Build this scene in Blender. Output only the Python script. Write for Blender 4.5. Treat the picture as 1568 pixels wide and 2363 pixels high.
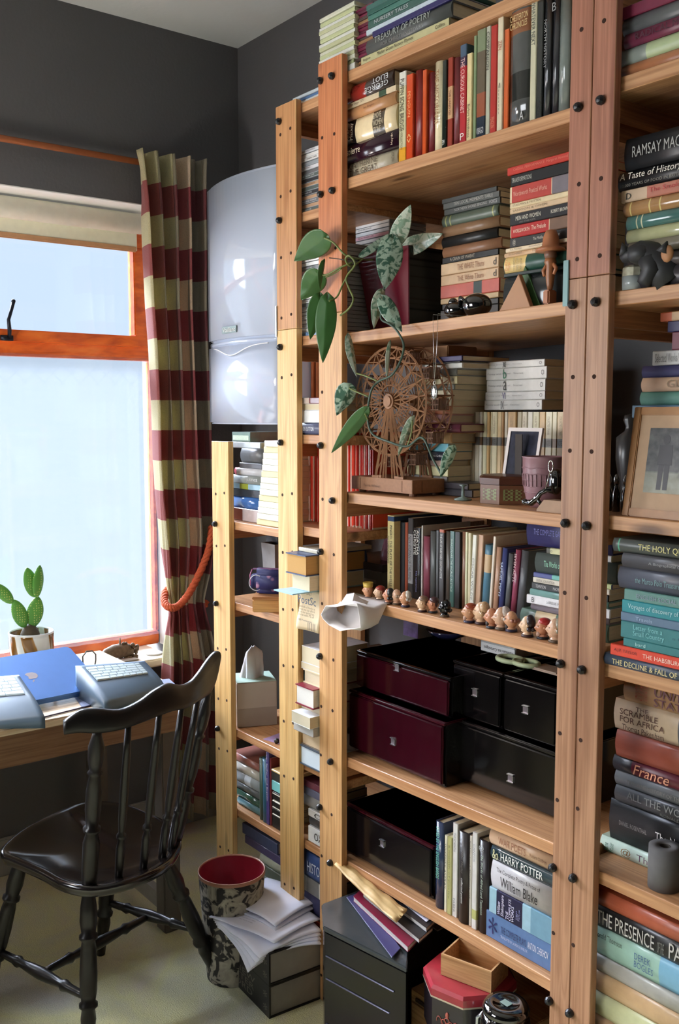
import bpy, bmesh, math, random
from mathutils import Vector, Matrix, Euler
R = math.radians
for o in list(bpy.data.objects): bpy.data.objects.remove(o)
SC = bpy.context.scene
C = SC.collection
# ------------------------------------------------------------------ camera
EYE = 1.549
FPX = 2237.35
YAW, PIT = R(37.51), R(5.645)
cam_d = bpy.data.cameras.new('camera'); cam = bpy.data.objects.new('camera', cam_d); C.objects.link(cam)
cam_d.sensor_fit = 'VERTICAL'; cam_d.sensor_height = 36; cam_d.sensor_width = 24
cam_d.lens = FPX/2363*36; cam_d.clip_start = .02; cam_d.clip_end = 60
fwd = Vector((-math.cos(YAW)*math.cos(PIT), math.sin(YAW)*math.cos(PIT), -math.sin(PIT)))
rgt = Vector((math.sin(YAW), math.cos(YAW), 0)); upv = rgt.cross(fwd)
cam.matrix_world = Matrix(((rgt.x, upv.x, -fwd.x, 0), (rgt.y, upv.y, -fwd.y, 0), (rgt.z, upv.z, -fwd.z, EYE), (0, 0, 0, 1)))
SC.camera = cam
# ------------------------------------------------------------------ light
SC.view_settings.view_transform = 'Standard'; SC.view_settings.look = 'None'
SC.view_settings.exposure = -.14; SC.view_settings.gamma = 1
w = bpy.data.worlds.new('sky'); SC.world = w; w.use_nodes = True
bg = w.node_tree.nodes['Background']; bg.inputs[0].default_value = (.70, .84, .98, 1); bg.inputs[1].default_value = 1.22
def sun(name, d, strength, ang, col):
    l = bpy.data.lights.new(name, 'SUN'); l.energy = strength; l.angle = R(ang); l.color = col
    o = bpy.data.objects.new(name, l); C.objects.link(o)
    o.rotation_euler = Vector(d).to_track_quat('-Z', 'Y').to_euler(); return o
sun('bright_sky', (.40, .88, .0), 14.0, 64, (.92, .96, 1))
sun('high_sky', (.50, .52, -.70), 19.0, 50, (.90, .95, 1))
sun('sky_opposite', (.74, .10, -.66), 46.0, 50, (.82, .89, 1))
pl0 = bpy.data.lights.new('added_fill_bulb', 'POINT'); pl0.energy = 30; pl0.color = (1, .93, .86); pl0.shadow_soft_size = .12  # unseen lamp added as fill for the window side
pb0 = bpy.data.objects.new('added_fill_bulb', pl0); C.objects.link(pb0); pb0.location = (-2.72, .18, 1.68)
# ------------------------------------------------------------------ points on real planes
def ray(u, v):
    x = (u-784); y = -(v-1181.5)
    return fwd*FPX + rgt*x + upv*y
def PY(u, v, y):
    d = ray(u, v); t = y/d.y; return Vector((d.x*t, y, EYE+d.z*t))
def PX(u, v, x):
    d = ray(u, v); t = x/d.x; return Vector((x, d.y*t, EYE+d.z*t))
def PZ(u, v, z):
    d = ray(u, v); t = (z-EYE)/d.z; return Vector((d.x*t, d.y*t, z))
# ------------------------------------------------------------------ materials
MC = {}
def lin(c): return tuple(((x/255)/12.92 if x/255 <= .04045 else ((x/255+.055)/1.055)**2.4) for x in c)
def newmat(name):
    m = bpy.data.materials.new(name); m.use_nodes = True
    nt = m.node_tree; b = nt.nodes['Principled BSDF']; return m, nt, b
def N(nt, t, **k):
    n = nt.nodes.new(t)
    for a, v in k.items(): setattr(n, a, v)
    return n
def mixc(nt, fac, a, b, blend='MIX'):
    m = N(nt, 'ShaderNodeMix', data_type='RGBA', blend_type=blend)
    for i, x in ((0, fac), (6, a), (7, b)):
        if hasattr(x, 'is_linked') or isinstance(x, bpy.types.NodeSocket): nt.links.new(x, m.inputs[i])
        else: m.inputs[i].default_value = x if i == 0 else (*x, 1)[:4]
    return m.outputs[2]
def ramp(nt, src, pts, interp='LINEAR'):
    r = N(nt, 'ShaderNodeValToRGB'); r.color_ramp.interpolation = interp
    e = r.color_ramp.elements
    while len(e) < len(pts): e.new(.5)
    for i, (p, c) in enumerate(pts):
        e[i].position = p; e[i].color = (*c, 1) if len(c) == 3 else c
    nt.links.new(src, r.inputs[0]); return r.outputs[0]
def texco(nt, scale=(1, 1, 1), out='Object', rot=(0, 0, 0)):
    tc = N(nt, 'ShaderNodeTexCoord'); mp = N(nt, 'ShaderNodeMapping')
    mp.inputs['Scale'].default_value = scale; mp.inputs['Rotation'].default_value = rot
    nt.links.new(tc.outputs[out], mp.inputs[0]); return mp.outputs[0]
def noise(nt, vec, sc, det=3, dist=0):
    n = N(nt, 'ShaderNodeTexNoise'); n.inputs['Scale'].default_value = sc; n.inputs['Detail'].default_value = det
    n.inputs['Distortion'].default_value = dist; nt.links.new(vec, n.inputs['Vector']); return n.outputs['Fac']
def bump(nt, b, h, st, dist=.002):
    bp = N(nt, 'ShaderNodeBump'); bp.inputs['Strength'].default_value = st; bp.inputs['Distance'].default_value = dist
    nt.links.new(h, bp.inputs['Height']); nt.links.new(bp.outputs[0], b.inputs['Normal'])
def pm(c, rough=.5, metal=0, var=.12, nscale=40, spec=.5, coat=0):
    """plain painted / printed surface with slight mottling; c is sRGB 0-255"""
    key = ('pm', tuple(c), rough, metal, var, nscale, spec, coat)
    if key in MC: return MC[key]
    m, nt, b = newmat('surface_%d_%d_%d' % tuple(int(x) for x in c))
    l = lin(c)
    if var:
        f = noise(nt, texco(nt), nscale, 4)
        o = mixc(nt, f, tuple(x*(1-var*1.6) for x in l), tuple(min(1, x*(1+var*1.6)) for x in l))
        nt.links.new(o, b.inputs['Base Color'])
    else: b.inputs['Base Color'].default_value = (*l, 1)
    b.inputs['Roughness'].default_value = rough; b.inputs['Metallic'].default_value = metal
    b.inputs['Specular IOR Level'].default_value = spec
    if coat: b.inputs['Coat Weight'].default_value = coat; b.inputs['Coat Roughness'].default_value = .08
    MC[key] = m; return m
def wood(name, c1, c2, axis, knots=True, rough=.42, sc=1.0):
    if name in MC: return MC[name]
    m, nt, b = newmat(name)
    s = {'x': (.6, 14, 14), 'y': (14, .6, 14), 'z': (14, 14, .6)}[axis]
    v = texco(nt, tuple(q*sc for q in s))
    f = noise(nt, v, 2.6, 6, .6)
    base = ramp(nt, f, [(.30, lin(c2)), (.5, lin(c1)), (.56, lin(tuple((a+d)/2 for a, d in zip(c1, c2)))), (.62, lin(c1)), (.8, lin(c1))])
    s2 = {'x': (1, 60, 60), 'y': (60, 1, 60), 'z': (60, 60, 1)}[axis]
    f2 = noise(nt, texco(nt, s2), 3, 2)
    base = mixc(nt, .35, base, ramp(nt, f2, [(.35, (.45, .34, .22)), (.6, (1, 1, 1))]), 'MULTIPLY')
    if knots:
        s3 = {'x': (2.2, 7, 7), 'y': (7, 2.2, 7), 'z': (7, 7, 2.2)}[axis]
        vo = N(nt, 'ShaderNodeTexVoronoi'); vo.inputs['Scale'].default_value = 1.5
        nt.links.new(texco(nt, s3), vo.inputs['Vector'])
        k = ramp(nt, vo.outputs['Distance'], [(.0, (1, 1, 1)), (.07, (.85, .85, .85)), (.17, (0, 0, 0))])
        base = mixc(nt, k, base, tuple(x*.33 for x in lin(c2)))
    nt.links.new(base, b.inputs['Base Color']); b.inputs['Roughness'].default_value = rough
    bump(nt, b, f2, .15)
    MC[name] = m; return m
PINE = ((220, 172, 118), (180, 128, 76))
PZM = lambda: wood('pine_grain_vertical', *PINE, 'z')
PXM = lambda: wood('pine_grain_lengthwise', (206, 156, 112), (170, 116, 74), 'x')
PRED = lambda: wood('reddish_pine_grain', (180, 122, 98), (144, 90, 70), 'z')  # reddish upper piece, also darkened for the weaker light at the right
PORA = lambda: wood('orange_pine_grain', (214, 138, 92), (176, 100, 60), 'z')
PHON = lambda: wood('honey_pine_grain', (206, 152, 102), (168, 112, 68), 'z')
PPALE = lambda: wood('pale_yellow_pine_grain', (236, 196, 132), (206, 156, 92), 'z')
PTAN = lambda: wood('dimmed_tan_pine_grain', (182, 136, 104), (146, 100, 72), 'z')  # tan pine darkened to paint in the dimmer light at the right
PYM = lambda: wood('pine_grain_across', (200, 142, 98), (150, 96, 60), 'y')
# ------------------------------------------------------------------ objects
def mesh_obj(name, bm, mats, parent=None, smooth=False, loc=None):
    me = bpy.data.meshes.new(name)
    bmesh.ops.recalc_face_normals(bm, faces=bm.faces)
    bm.to_mesh(me); bm.free()
    if not isinstance(mats, (list, tuple)): mats = [mats]
    for m in mats: me.materials.append(m)
    if smooth:
        for p in me.polygons: p.use_smooth = True
    o = bpy.data.objects.new(name, me); C.objects.link(o)
    if parent is not None: o.parent = parent
    if loc is not None: o.location = loc
    return o
def tag(o, label, cat, group=None):
    n = len(label.replace('-', ' ').split())
    assert 4 <= len(label.split()) <= 16, label
    o['label'] = label; o['category'] = cat
    if group: o['group'] = group
    return o
def thing(name, label, cat, loc=(0, 0, 0), rz=0, group=None):
    o = bpy.data.objects.new(name, None); C.objects.link(o); o.location = loc; o.rotation_euler = (0, 0, rz)
    o.empty_display_size = .02
    return tag(o, label, cat, group)
def struct(name, bm, m, parent=None, smooth=False):
    o = mesh_obj(name, bm, m, parent, smooth)
    if parent is None: o['kind'] = 'structure'
    return o
def box(bm, lo, hi, mi=0, mat=None):
    g = bmesh.ops.create_cube(bm, size=1)
    for v in g['verts']:
        v.co = Vector([lo[i] + (v.co[i]+.5)*(hi[i]-lo[i]) for i in range(3)])
        if mat: v.co = mat @ v.co
    for f in {f for v in g['verts'] for f in v.link_faces}: f.material_index = mi
    return g['verts']
def bx(*boxes, bev=0, seg=2):
    bm = bmesh.new()
    for b in boxes: box(bm, b[0], b[1], b[2] if len(b) > 2 else 0)
    if bev: bmesh.ops.bevel(bm, geom=bm.edges[:], offset=bev, segments=seg, affect='EDGES')
    return bm
def tube(bm, pts, rad, n=10, mi=0, caps=True):
    """rad: number or list; sweeps a circle along pts"""
    pts = [Vector(p) for p in pts]; K = len(pts)
    rr = rad if isinstance(rad, (list, tuple)) else [rad]*K
    t0 = (pts[1]-pts[0]).normalized()
    a = t0.cross(Vector((0, 0, 1)))
    if a.length < .01: a = t0.cross(Vector((1, 0, 0)))
    a.normalize(); rings = []
    for i, p in enumerate(pts):
        t = (pts[min(i+1, K-1)]-pts[max(i-1, 0)]).normalized()
        a = (a - t*a.dot(t)); a.normalize(); b = t.cross(a)
        rings.append([bm.verts.new(p + (a*math.cos(2*math.pi*j/n)+b*math.sin(2*math.pi*j/n))*rr[i]) for j in range(n)])
    for i in range(K-1):
        for j in range(n):
            f = bm.faces.new((rings[i][j], rings[i][(j+1) % n], rings[i+1][(j+1) % n], rings[i+1][j])); f.material_index = mi
    if caps:
        for r in (rings[0], rings[-1]):
            f = bm.faces.new(r); f.material_index = mi
def tb(pts, rad, n=10):
    bm = bmesh.new(); tube(bm, pts, rad, n); return bm
def lathe(bm, prof, n=24, mi=0, org=(0, 0, 0), M=None, cap=True):
    """prof: (r, z) list"""
    rings = []
    for r, z in prof:
        ring = []
        for j in range(n):
            a = 2*math.pi*j/n; v = Vector((r*math.cos(a), r*math.sin(a), z))
            if M: v = M @ v
            ring.append(bm.verts.new(v+Vector(org)))
        rings.append(ring)
    for i in range(len(rings)-1):
        for j in range(n):
            f = bm.faces.new((rings[i][j], rings[i][(j+1) % n], rings[i+1][(j+1) % n], rings[i+1][j])); f.material_index = mi
    for k in (0, -1):
        if cap and prof[k][0] > 1e-5 and (prof[0][0] < 1e-5 or prof[-1][0] < 1e-5): 
            f = bm.faces.new(rings[k]); f.material_index = mi
    bmesh.ops.remove_doubles(bm, verts=bm.verts[:], dist=1e-6)
def lt(prof, n=24, org=(0, 0, 0), M=None, cap=True):
    bm = bmesh.new(); lathe(bm, prof, n, 0, org, M, cap); return bm
def prism(bm, pts, axis, a0, a1, mi=0):
    """extrude polygon pts (2D) along axis from a0 to a1"""
    def mk(p, a): return {'x': (a, p[0], p[1]), 'y': (p[0], a, p[1]), 'z': (p[0], p[1], a)}[axis]
    v0 = [bm.verts.new(mk(p, a0)) for p in pts]; v1 = [bm.verts.new(mk(p, a1)) for p in pts]
    n = len(pts); fs = [bm.faces.new(v0), bm.faces.new(v1)]
    for i in range(n): fs.append(bm.faces.new((v0[i], v0[(i+1) % n], v1[(i+1) % n], v1[i])))
    for f in fs: f.material_index = mi
    return v0+v1
def ball(bm, c, r, sub=2, M=None, mi=0):
    g = bmesh.ops.create_icosphere(bm, subdivisions=sub, radius=1)
    rr = r if isinstance(r, (tuple, list)) else (r, r, r)
    for v in g['verts']:
        q = Vector((v.co.x*rr[0], v.co.y*rr[1], v.co.z*rr[2]))
        if M: q = M @ q
        v.co = q + Vector(c)
    for f in {f for v in g['verts'] for f in v.link_faces}: f.material_index = mi
    return g['verts']
# ------------------------------------------------------------------ lettering
TX = {}
def letter_mesh(s, shear=0):
    k = (s, shear)
    if k in TX: return TX[k]
    cu = bpy.data.curves.new('lettering', 'FONT'); cu.body = s; cu.shear = shear; cu.resolution_u = 2
    cu.align_x = 'LEFT'; cu.space_line = .85
    o = bpy.data.objects.new('t', cu); C.objects.link(o)
    bpy.context.view_layer.update()
    me = bpy.data.meshes.new_from_object(o.evaluated_get(bpy.context.evaluated_depsgraph_get()))
    bpy.data.objects.remove(o)
    xs = [v.co.x for v in me.vertices] or [0, 1]; ys = [v.co.y for v in me.vertices] or [0, 1]
    TX[k] = (me, min(xs), max(xs), min(ys), max(ys)); return TX[k]
def lettering(s, parent, org, right, up, wid, hei, m, shear=0, name='title_lettering', off=.0005):
    """lettering filling wid x hei, lower left corner at org, in the plane of right / up"""
    me, x0, x1, y0, y1 = letter_mesh(s, shear)
    right = Vector(right).normalized(); up = Vector(up).normalized(); nrm = right.cross(up)
    me2 = me.copy(); me2.materials.clear(); me2.materials.append(m)
    sx = wid/max(1e-6, x1-x0); sy = hei/max(1e-6, y1-y0); org = Vector(org)
    for v in me2.vertices: v.co = org + right*((v.co.x-x0)*sx) + up*((v.co.y-y0)*sy) + nrm*off
    o = bpy.data.objects.new(name, me2); C.objects.link(o); o.parent = parent; return o
# ================================================================== the room
XW, YW, HC = -3.2, 1.98, 2.905
XB, YB = 1.7, -1.45
def wallmat():
    m, nt, b = newmat('matt_grey_wall_paint')
    f = noise(nt, texco(nt), 1.6, 6); 
    nt.links.new(mixc(nt, f, lin((95, 95, 97)), lin((106, 106, 108))), b.inputs['Base Color'])
    b.inputs['Roughness'].default_value = .9; b.inputs['Specular IOR Level'].default_value = .2
    bump(nt, b, noise(nt, texco(nt), 90, 4), .25, .003); return m
WALL = wallmat()
def ceilmat():
    m, nt, b = newmat('white_ceiling_paint')
    nt.links.new(mixc(nt, noise(nt, texco(nt), 2.2, 4), lin((212, 217, 216)), lin((228, 231, 230))), b.inputs['Base Color'])
    b.inputs['Roughness'].default_value = .9; bump(nt, b, noise(nt, texco(nt), 60, 4), .2, .003); return m
def carpet():
    m, nt, b = newmat('olive_beige_carpet')
    v = texco(nt)
    a = ramp(nt, noise(nt, v, 2.6, 5, .4), [(.35, lin((214, 212, 200))), (.5, lin((230, 226, 172))), (.6, lin((224, 214, 194))), (.72, lin((224, 190, 168)))])
    a = mixc(nt, .35, a, ramp(nt, noise(nt, v, 260, 3), [(.3, (.45, .45, .45)), (.7, (1, 1, 1))]), 'MULTIPLY')
    nt.links.new(a, b.inputs['Base Color']); b.inputs['Roughness'].default_value = .95
    bump(nt, b, noise(nt, v, 300, 2), .8, .004); return m
struct('floor', bx(((XW-.02, YB, -.05), (XB, YW, 0))), carpet())
struct('ceiling', bx(((XW-.3, YB-.1, HC), (XB+.1, YW+.1, HC+.06))), ceilmat())
struct('wall_shelf_side', bx(((XW-.3, YW, 0), (XB+.1, YW+.1, HC))), WALL)
struct('wall_behind', bx(((XB, YB, 0), (XB+.1, YW, HC))), WALL)
struct('wall_left', bx(((XW-.3, YB-.1, 0), (-2.85, YB, HC)), ((-1.65, YB-.1, 0), (XB+.1, YB, HC)), ((-2.85, YB-.1, 0), (-1.65, YB, .95)), ((-2.85, YB-.1, 2.15), (-1.65, YB, HC))), WALL)  # opening cut for the added fill window

# window wall with a deep reveal
WY0, WY1, WZ0, WZ1, XF = -.42, 1.715, .665, 2.291, -3.385
struct('wall_window', bx(((XW-.3, YB, 0), (XW, WY0, HC)), ((XW-.3, WY1, 0), (XW, YW, HC)),
       ((XW-.3, WY0, 0), (XW, WY1, WZ0-.03)), ((XW-.3, WY0, WZ1), (XW, WY1, HC))), WALL)
ldl = thing('added_fill_pendant', 'added unseen fill pendant holding a bare bulb left of the picture', 'lamp', (-2.72, .18, 1.83))  # added out of view to carry the fill bulb
mesh_obj('flex', tb([(0, 0, 0), (0, 0, 1.07)], .004, 6), pm((230, 230, 226), .5, var=0), ldl); mesh_obj('bulb', lt([(0, -.10), (.02, -.092), (.029, -.07), (.022, -.045), (.013, -.031), (0, -.031)], 16), pm((250, 244, 230), .3, var=0), ldl, True); mesh_obj('lamp_holder', lt([(0, -.03), (.018, -.03), (.02, .03), (0, .04)], 14), pm((230, 230, 226), .4, var=0), ldl, True)
PLAST = pm((236, 236, 232), .8, var=.05)
struct('trim_1', bx(((XF, WY0, WZ1-.004), (XW+.001, WY1, WZ1-.0005)), ((XF, WY1-.004, WZ0), (XW+.001, WY1-.0005, WZ1-.004)), ((XF, WY0+.0005, WZ0), (XW+.001, WY0+.004, WZ1-.004))), PLAST)
struct('baseboard_window', bx(((XW, YB, 0), (XW+.018, YW, .13)), bev=.004), pm((158, 158, 154), .5, var=.04))
# window sill
struct('trim_2', bx(((XF-.02, WY0+.005, WZ0-.03), (-3.165, 1.66, WZ0)), bev=.006), pm((238, 226, 205), .35, var=.04))
# frames
def framewood():
    m, nt, b = newmat('orange_brown_window_wood')
    f = noise(nt, texco(nt, (3, 1, 3)), 9, 6, .5)
    nt.links.new(ramp(nt, f, [(.3, lin((190, 78, 26))), (.55, lin((236, 114, 42))), (.75, lin((250, 142, 64)))]), b.inputs['Base Color'])
    b.inputs['Roughness'].default_value = .3; return m
FW = framewood()
def frame(y0, y1, z0, z1, x0, x1, wd, wb=None):
    wb = wb or wd
    return [((x0, y0, z0), (x1, y1, z0+wb)), ((x0, y0, z1-wd), (x1, y1, z1)), ((x0, y0, z0+wb), (x1, y0+wd, z1-wd)), ((x0, y1-wd, z0+wb), (x1, y1, z1-wd))]
def glassmat():
    m = bpy.data.materials.new('window_glass'); m.use_nodes = True; nt = m.node_tree; nt.nodes.clear()
    o = N(nt, 'ShaderNodeOutputMaterial'); mx = N(nt, 'ShaderNodeMixShader'); t = N(nt, 'ShaderNodeBsdfTransparent'); g = N(nt, 'ShaderNodeBsdfGlossy')
    g.inputs['Roughness'].default_value = .02; t.inputs[0].default_value = (.95, .97, 1, 1)
    fr = N(nt, 'ShaderNodeFresnel'); fr.inputs[0].default_value = 1.45
    nt.links.new(fr.outputs[0], mx.inputs[0]); nt.links.new(t.outputs[0], mx.inputs[1]); nt.links.new(g.outputs[0], mx.inputs[2])
    nt.links.new(mx.outputs[0], o.inputs[0]); return m
GL = glassmat()
YM = .655
for k, (ya, yb) in enumerate(((YM, WY1-.006), (WY0+.006, YM))):
    wn = struct('window_%d' % (k+1), bx(((XF-.05, ya, WZ0), (XF, yb, WZ0+.05)), ((XF-.05, ya, 1.757), (XF, yb, 1.812)), ((XF-.05, ya, WZ0+.05), (XF, ya+.055, 1.757)), ((XF-.05, yb-.012, WZ0+.05), (XF, yb, 1.757)), *frame(ya, yb, 1.772, WZ1-.03, XF-.05, XF+.002, .05, .04), bev=.004), FW)
    struct('top_sash', bx(*frame(ya+.03, yb-.035, 1.806, 2.215, XF-.03, XF+.022, .052, .04), bev=.004), FW, wn)
    struct('upper_pane', bx(((XF-.012, ya+.07, 1.835), (XF-.008, yb-.08, 2.18))), GL, wn)
    struct('lower_pane', bx(((XF-.032, ya+.05, WZ0+.045), (XF-.028, yb-.012, 1.77))), GL, wn)
    bmh = bmesh.new(); yy = 1.15 if k == 0 else .1
    box(bmh, (XF+.022, yy-.03, 1.806), (XF+.034, yy+.012, 1.824))
    tube(bmh, [(XF+.03, yy, 1.815), (XF+.045, yy-.004, 1.84), (XF+.05, yy-.008, 1.875), (XF+.05, yy+.002, 1.905), (XF+.052, yy+.01, 1.935)], [.006, .007, .006, .0055, .006])
    ball(bmh, (XF+.052, yy+.01, 1.938), .0075)
    struct('window_handle', bmh, pm((40, 44, 54), .35, .8, var=0), wn, True)
struct('window_3', bx(((-2.85, YB-.09, .95), (-2.79, YB-.02, 2.15)), ((-1.71, YB-.09, .95), (-1.65, YB-.02, 2.15)), ((-2.79, YB-.09, .95), (-1.71, YB-.02, 1.01)), ((-2.79, YB-.09, 2.09), (-1.71, YB-.02, 2.15)), bev=.004), FW)  # added window out of view, lets in extra sky light
# roller blind
bl = thing('roller_blind', 'cream fabric roller blind rolled up at the top of the window', 'blind', (XF+.07, .6, 2.2))
bm = bmesh.new(); lathe(bm, [(.0, -1), (.036, -1), (.036, 1), (0, 1)], 24, M=Matrix.Rotation(R(90), 3, 'X'))
mesh_obj('roll', bm, pm((246, 244, 226), .8, var=.05), bl, True).location = (0, .03, .045)
mesh_obj('hanging_fabric', bx(((-.037, -.97, -.045), (-.0345, 1.03, .04))), pm((240, 240, 218), .8, var=.05), bl)
mesh_obj('bottom_bar', bx(((-.044, -.97, -.05), (-.031, 1.03, -.028)), bev=.004), pm((196, 150, 110), .5), bl)
# net curtain, gently waved, over the lower lights
def netmat():
    m = bpy.data.materials.new('white_lace_net'); m.use_nodes = True; nt = m.node_tree; nt.nodes.clear()
    o = N(nt, 'ShaderNodeOutputMaterial'); v = texco(nt)
    # woven diamonds and dots near the hem and border
    sep = N(nt, 'ShaderNodeSeparateXYZ'); nt.links.new(v, sep.inputs[0])
    def mth(op, a, b=None):
        n = N(nt, 'ShaderNodeMath', operation=op)
        for i, x in enumerate((a, b)):
            if x is None: continue
            if isinstance(x, (int, float)): n.inputs[i].default_value = x
            else: nt.links.new(x, n.inputs[i])
        return n.outputs[0]
    y, z = sep.outputs[1], sep.outputs[2]
    d1 = mth('PINGPONG', mth('ADD', mth('MULTIPLY', y, 15), mth('MULTIPLY', z, 15)), .5)
    d2 = mth('PINGPONG', mth('SUBTRACT', mth('MULTIPLY', y, 15), mth('MULTIPLY', z, 15)), .5)
    ln = mth('LESS_THAN', mth('MINIMUM', d1, d2), .035)
    top = mth('MAXIMUM', mth('GREATER_THAN', z, 1.66), mth('GREATER_THAN', y, 1.625))
    dots = mth('LESS_THAN', mth('MAXIMUM', mth('PINGPONG', mth('MULTIPLY', y, 16), .5), mth('PINGPONG', mth('MULTIPLY', z, 30), .5)), .07)
    pat = mth('MAXIMUM', mth('MULTIPLY', ln, top), mth('MULTIPLY', dots, .6))
    band = mth('MAXIMUM', mth('GREATER_THAN', z, 1.735), mth('GREATER_THAN', y, 1.625))
    tot = mth('MINIMUM', mth('ADD', mth('MULTIPLY', pat, .6), mth('MULTIPLY', band, .6)), 1)
    col = mixc(nt, tot, (.36, .38, .40), (.16, .18, .28))
    di = N(nt, 'ShaderNodeBsdfDiffuse'); tl = N(nt, 'ShaderNodeBsdfTranslucent'); tr = N(nt, 'ShaderNodeBsdfTransparent')
    nt.links.new(col, di.inputs[0]); nt.links.new(col, tl.inputs[0])
    m1 = N(nt, 'ShaderNodeMixShader'); m1.inputs[0].default_value = .55; nt.links.new(di.outputs[0], m1.inputs[1]); nt.links.new(tl.outputs[0], m1.inputs[2])
    m2 = N(nt, 'ShaderNodeMixShader'); m2.inputs[0].default_value = .78; nt.links.new(m1.outputs[0], m2.inputs[1]); nt.links.new(tr.outputs[0], m2.inputs[2])
    nt.links.new(m2.outputs[0], o.inputs[0]); return m
def wave_sheet(x, y0, y1, z0, z1, amp, waves, thick=0, ny=160, nz=6):
    bm = bmesh.new(); g = []
    for i in range(ny+1):
        y = y0+(y1-y0)*i/ny; xx = x+amp*math.sin(i/ny*waves*2*math.pi)+amp*.4*math.sin(i/ny*waves*5.1)
        g.append([bm.verts.new((xx, y, z0+(z1-z0)*j/nz)) for j in range(nz+1)])
    for i in range(ny):
        for j in range(nz): bm.faces.new((g[i][j], g[i+1][j], g[i+1][j+1], g[i][j+1]))
    return bm
NET = netmat()
tag(mesh_obj('net_curtain', wave_sheet(XF+.03, -.35, 1.703, .71, 1.765, .004, 22), NET, smooth=True), 'white lace net curtain hung across the lower window panes', 'net curtain')
# curtain rail
rl = tag(mesh_obj('curtain_rail', lt([(.0, -1.05), (.011, -1.05), (.011, 1.12), (0, 1.12)], 16, M=Matrix.Rotation(R(90), 3, 'X')), pm((190, 112, 70), .25, var=.08, coat=.5), smooth=True), 'thin reddish wooden curtain rail on the wall above the window', 'curtain rail')
rl.location = (-3.168, .6, PX(310, 372, -3.168).z)
# ------------------------------------------------------------------ tied curtain
def plaid():
    m, nt, b = newmat('woven_check_curtain_cloth')
    uv = N(nt, 'ShaderNodeTexCoord').outputs['UV']
    sep = N(nt, 'ShaderNodeSeparateXYZ'); nt.links.new(uv, sep.inputs[0])
    def stripes(src, mul, pts, off=0):
        a = N(nt, 'ShaderNodeMath', operation='MULTIPLY_ADD'); a.inputs[1].default_value = mul; a.inputs[2].default_value = off; nt.links.new(src, a.inputs[0])
        f = N(nt, 'ShaderNodeMath', operation='FRACT'); nt.links.new(a.outputs[0], f.inputs[0])
        return ramp(nt, f.outputs[0], pts, 'CONSTANT')
    # u: metres of cloth across, v: world height
    hz = stripes(sep.outputs[1], 1/.2105, [(0, lin((190, 104, 118))), (.5, lin((240, 234, 216)))], OFFV)
    vt = stripes(sep.outputs[0], 1/1.40, [(0, lin((226, 222, 182))), (.20, lin((168, 164, 140))), (.30, lin((222, 220, 180))), (.42, lin((176, 170, 152))), (.50, lin((250, 228, 212))), (.68, lin((160, 156, 148))), (.84, lin((174, 166, 154)))])  # woven columns; darker ones paint in fold gaps and the shaded right side
    c = mixc(nt, .85, hz, vt, 'MULTIPLY')
    wv = noise(nt, texco(nt, (1, 1, 1)), 380, 2)
    c = mixc(nt, .5, c, ramp(nt, wv, [(.3, (.6, .6, .6)), (.6, (1, 1, 1))]), 'MULTIPLY')
    nt.links.new(c, b.inputs['Base Color']); b.inputs['Roughness'].default_value = .95; b.inputs['Sheen Weight'].default_value = .2
    bump(nt, b, wv, .5, .002)
    tl = N(nt, 'ShaderNodeBsdfTranslucent'); nt.links.new(c, tl.inputs[0]); ms = N(nt, 'ShaderNodeMixShader'); ms.inputs[0].default_value = .35
    nt.links.new(b.outputs[0], ms.inputs[1]); nt.links.new(tl.outputs[0], ms.inputs[2]); nt.links.new(ms.outputs[0], nt.nodes['Material Output'].inputs[0]); return m
z_r = PX(350, 853, -3.1).z   # top of a red band
OFFV = (1.0-((z_r)/.2105) % 1) + .5
cu = thing('tied_curtain', 'red cream and olive check curtain gathered by an orange rope tie', 'curtain', (-3.1, 1.62, 0))
XC = -3.10
Lp = [(345, 314), (372, 318), (450, 326), (565, 331), (700, 338), (800, 345), (950, 351), (1060, 352), (1150, 357), (1250, 367), (1320, 376), (1375, 384), (1395, 386), (1420, 387), (1480, 380), (1540, 378), (1700, 372), (1900, 366)]
Rp = [(345, 480), (372, 479), (450, 478), (565, 478), (700, 476), (800, 478), (950, 482), (1060, 486), (1150, 490), (1250, 492), (1320, 484), (1375, 474), (1395, 470), (1420, 474), (1480, 486), (1540, 496), (1700, 505), (1900, 508)]
def interp(P, v):
    for (a, b), (c, d) in zip(P, P[1:]):
        if v <= c: return b+(d-b)*max(0, (v-a))/(c-a)
    return P[-1][1]
bm = bmesh.new(); uvl = bm.loops.layers.uv.new('UVMap'); g = []; NS, NZ = 220, 100
for j in range(NZ+1):
    v = 345 + (1905-345)*j/NZ
    a = PX(interp(Lp, v), v, XC); b_ = PX(interp(Rp, v), v, XC); row = []
    gather = math.exp(-((v-1395)/90)**2); head = max(0, 1-(v-345)/160)
    wdt = b_.y-a.y
    for i in range(NS+1):
        s = i/NS; ss = s+.012*math.sin(s*9+v*.002)
        ph = (ss+.10*ss*(1-ss))*2*math.pi*4.6+.6*math.sin(v*.003)
        amp = .055*(1-.62*gather)*(1-.60*head)*(1-.35*ss)
        x = XC + amp*math.sin(ph) + .012*math.sin(ph*2.1+1) + head*.020*math.sin(s*84)
        y = a.y+wdt*s + .012*math.cos(ph)
        row.append((bm.verts.new((x-XC, y-1.62, a.z)), (s*1.38, a.z)))
    g.append(row)
for j in range(NZ):
    for i in range(NS):
        q = (g[j][i], g[j][i+1], g[j+1][i+1], g[j+1][i]); f = bm.faces.new([k[0] for k in q])
        for l, k in zip(f.loops, q): l[uvl].uv = k[1]
co = mesh_obj('curtain_cloth', bm, plaid(), cu, True)
md = co.modifiers.new('cloth_thickness', 'SOLIDIFY'); md.thickness = .003
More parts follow.
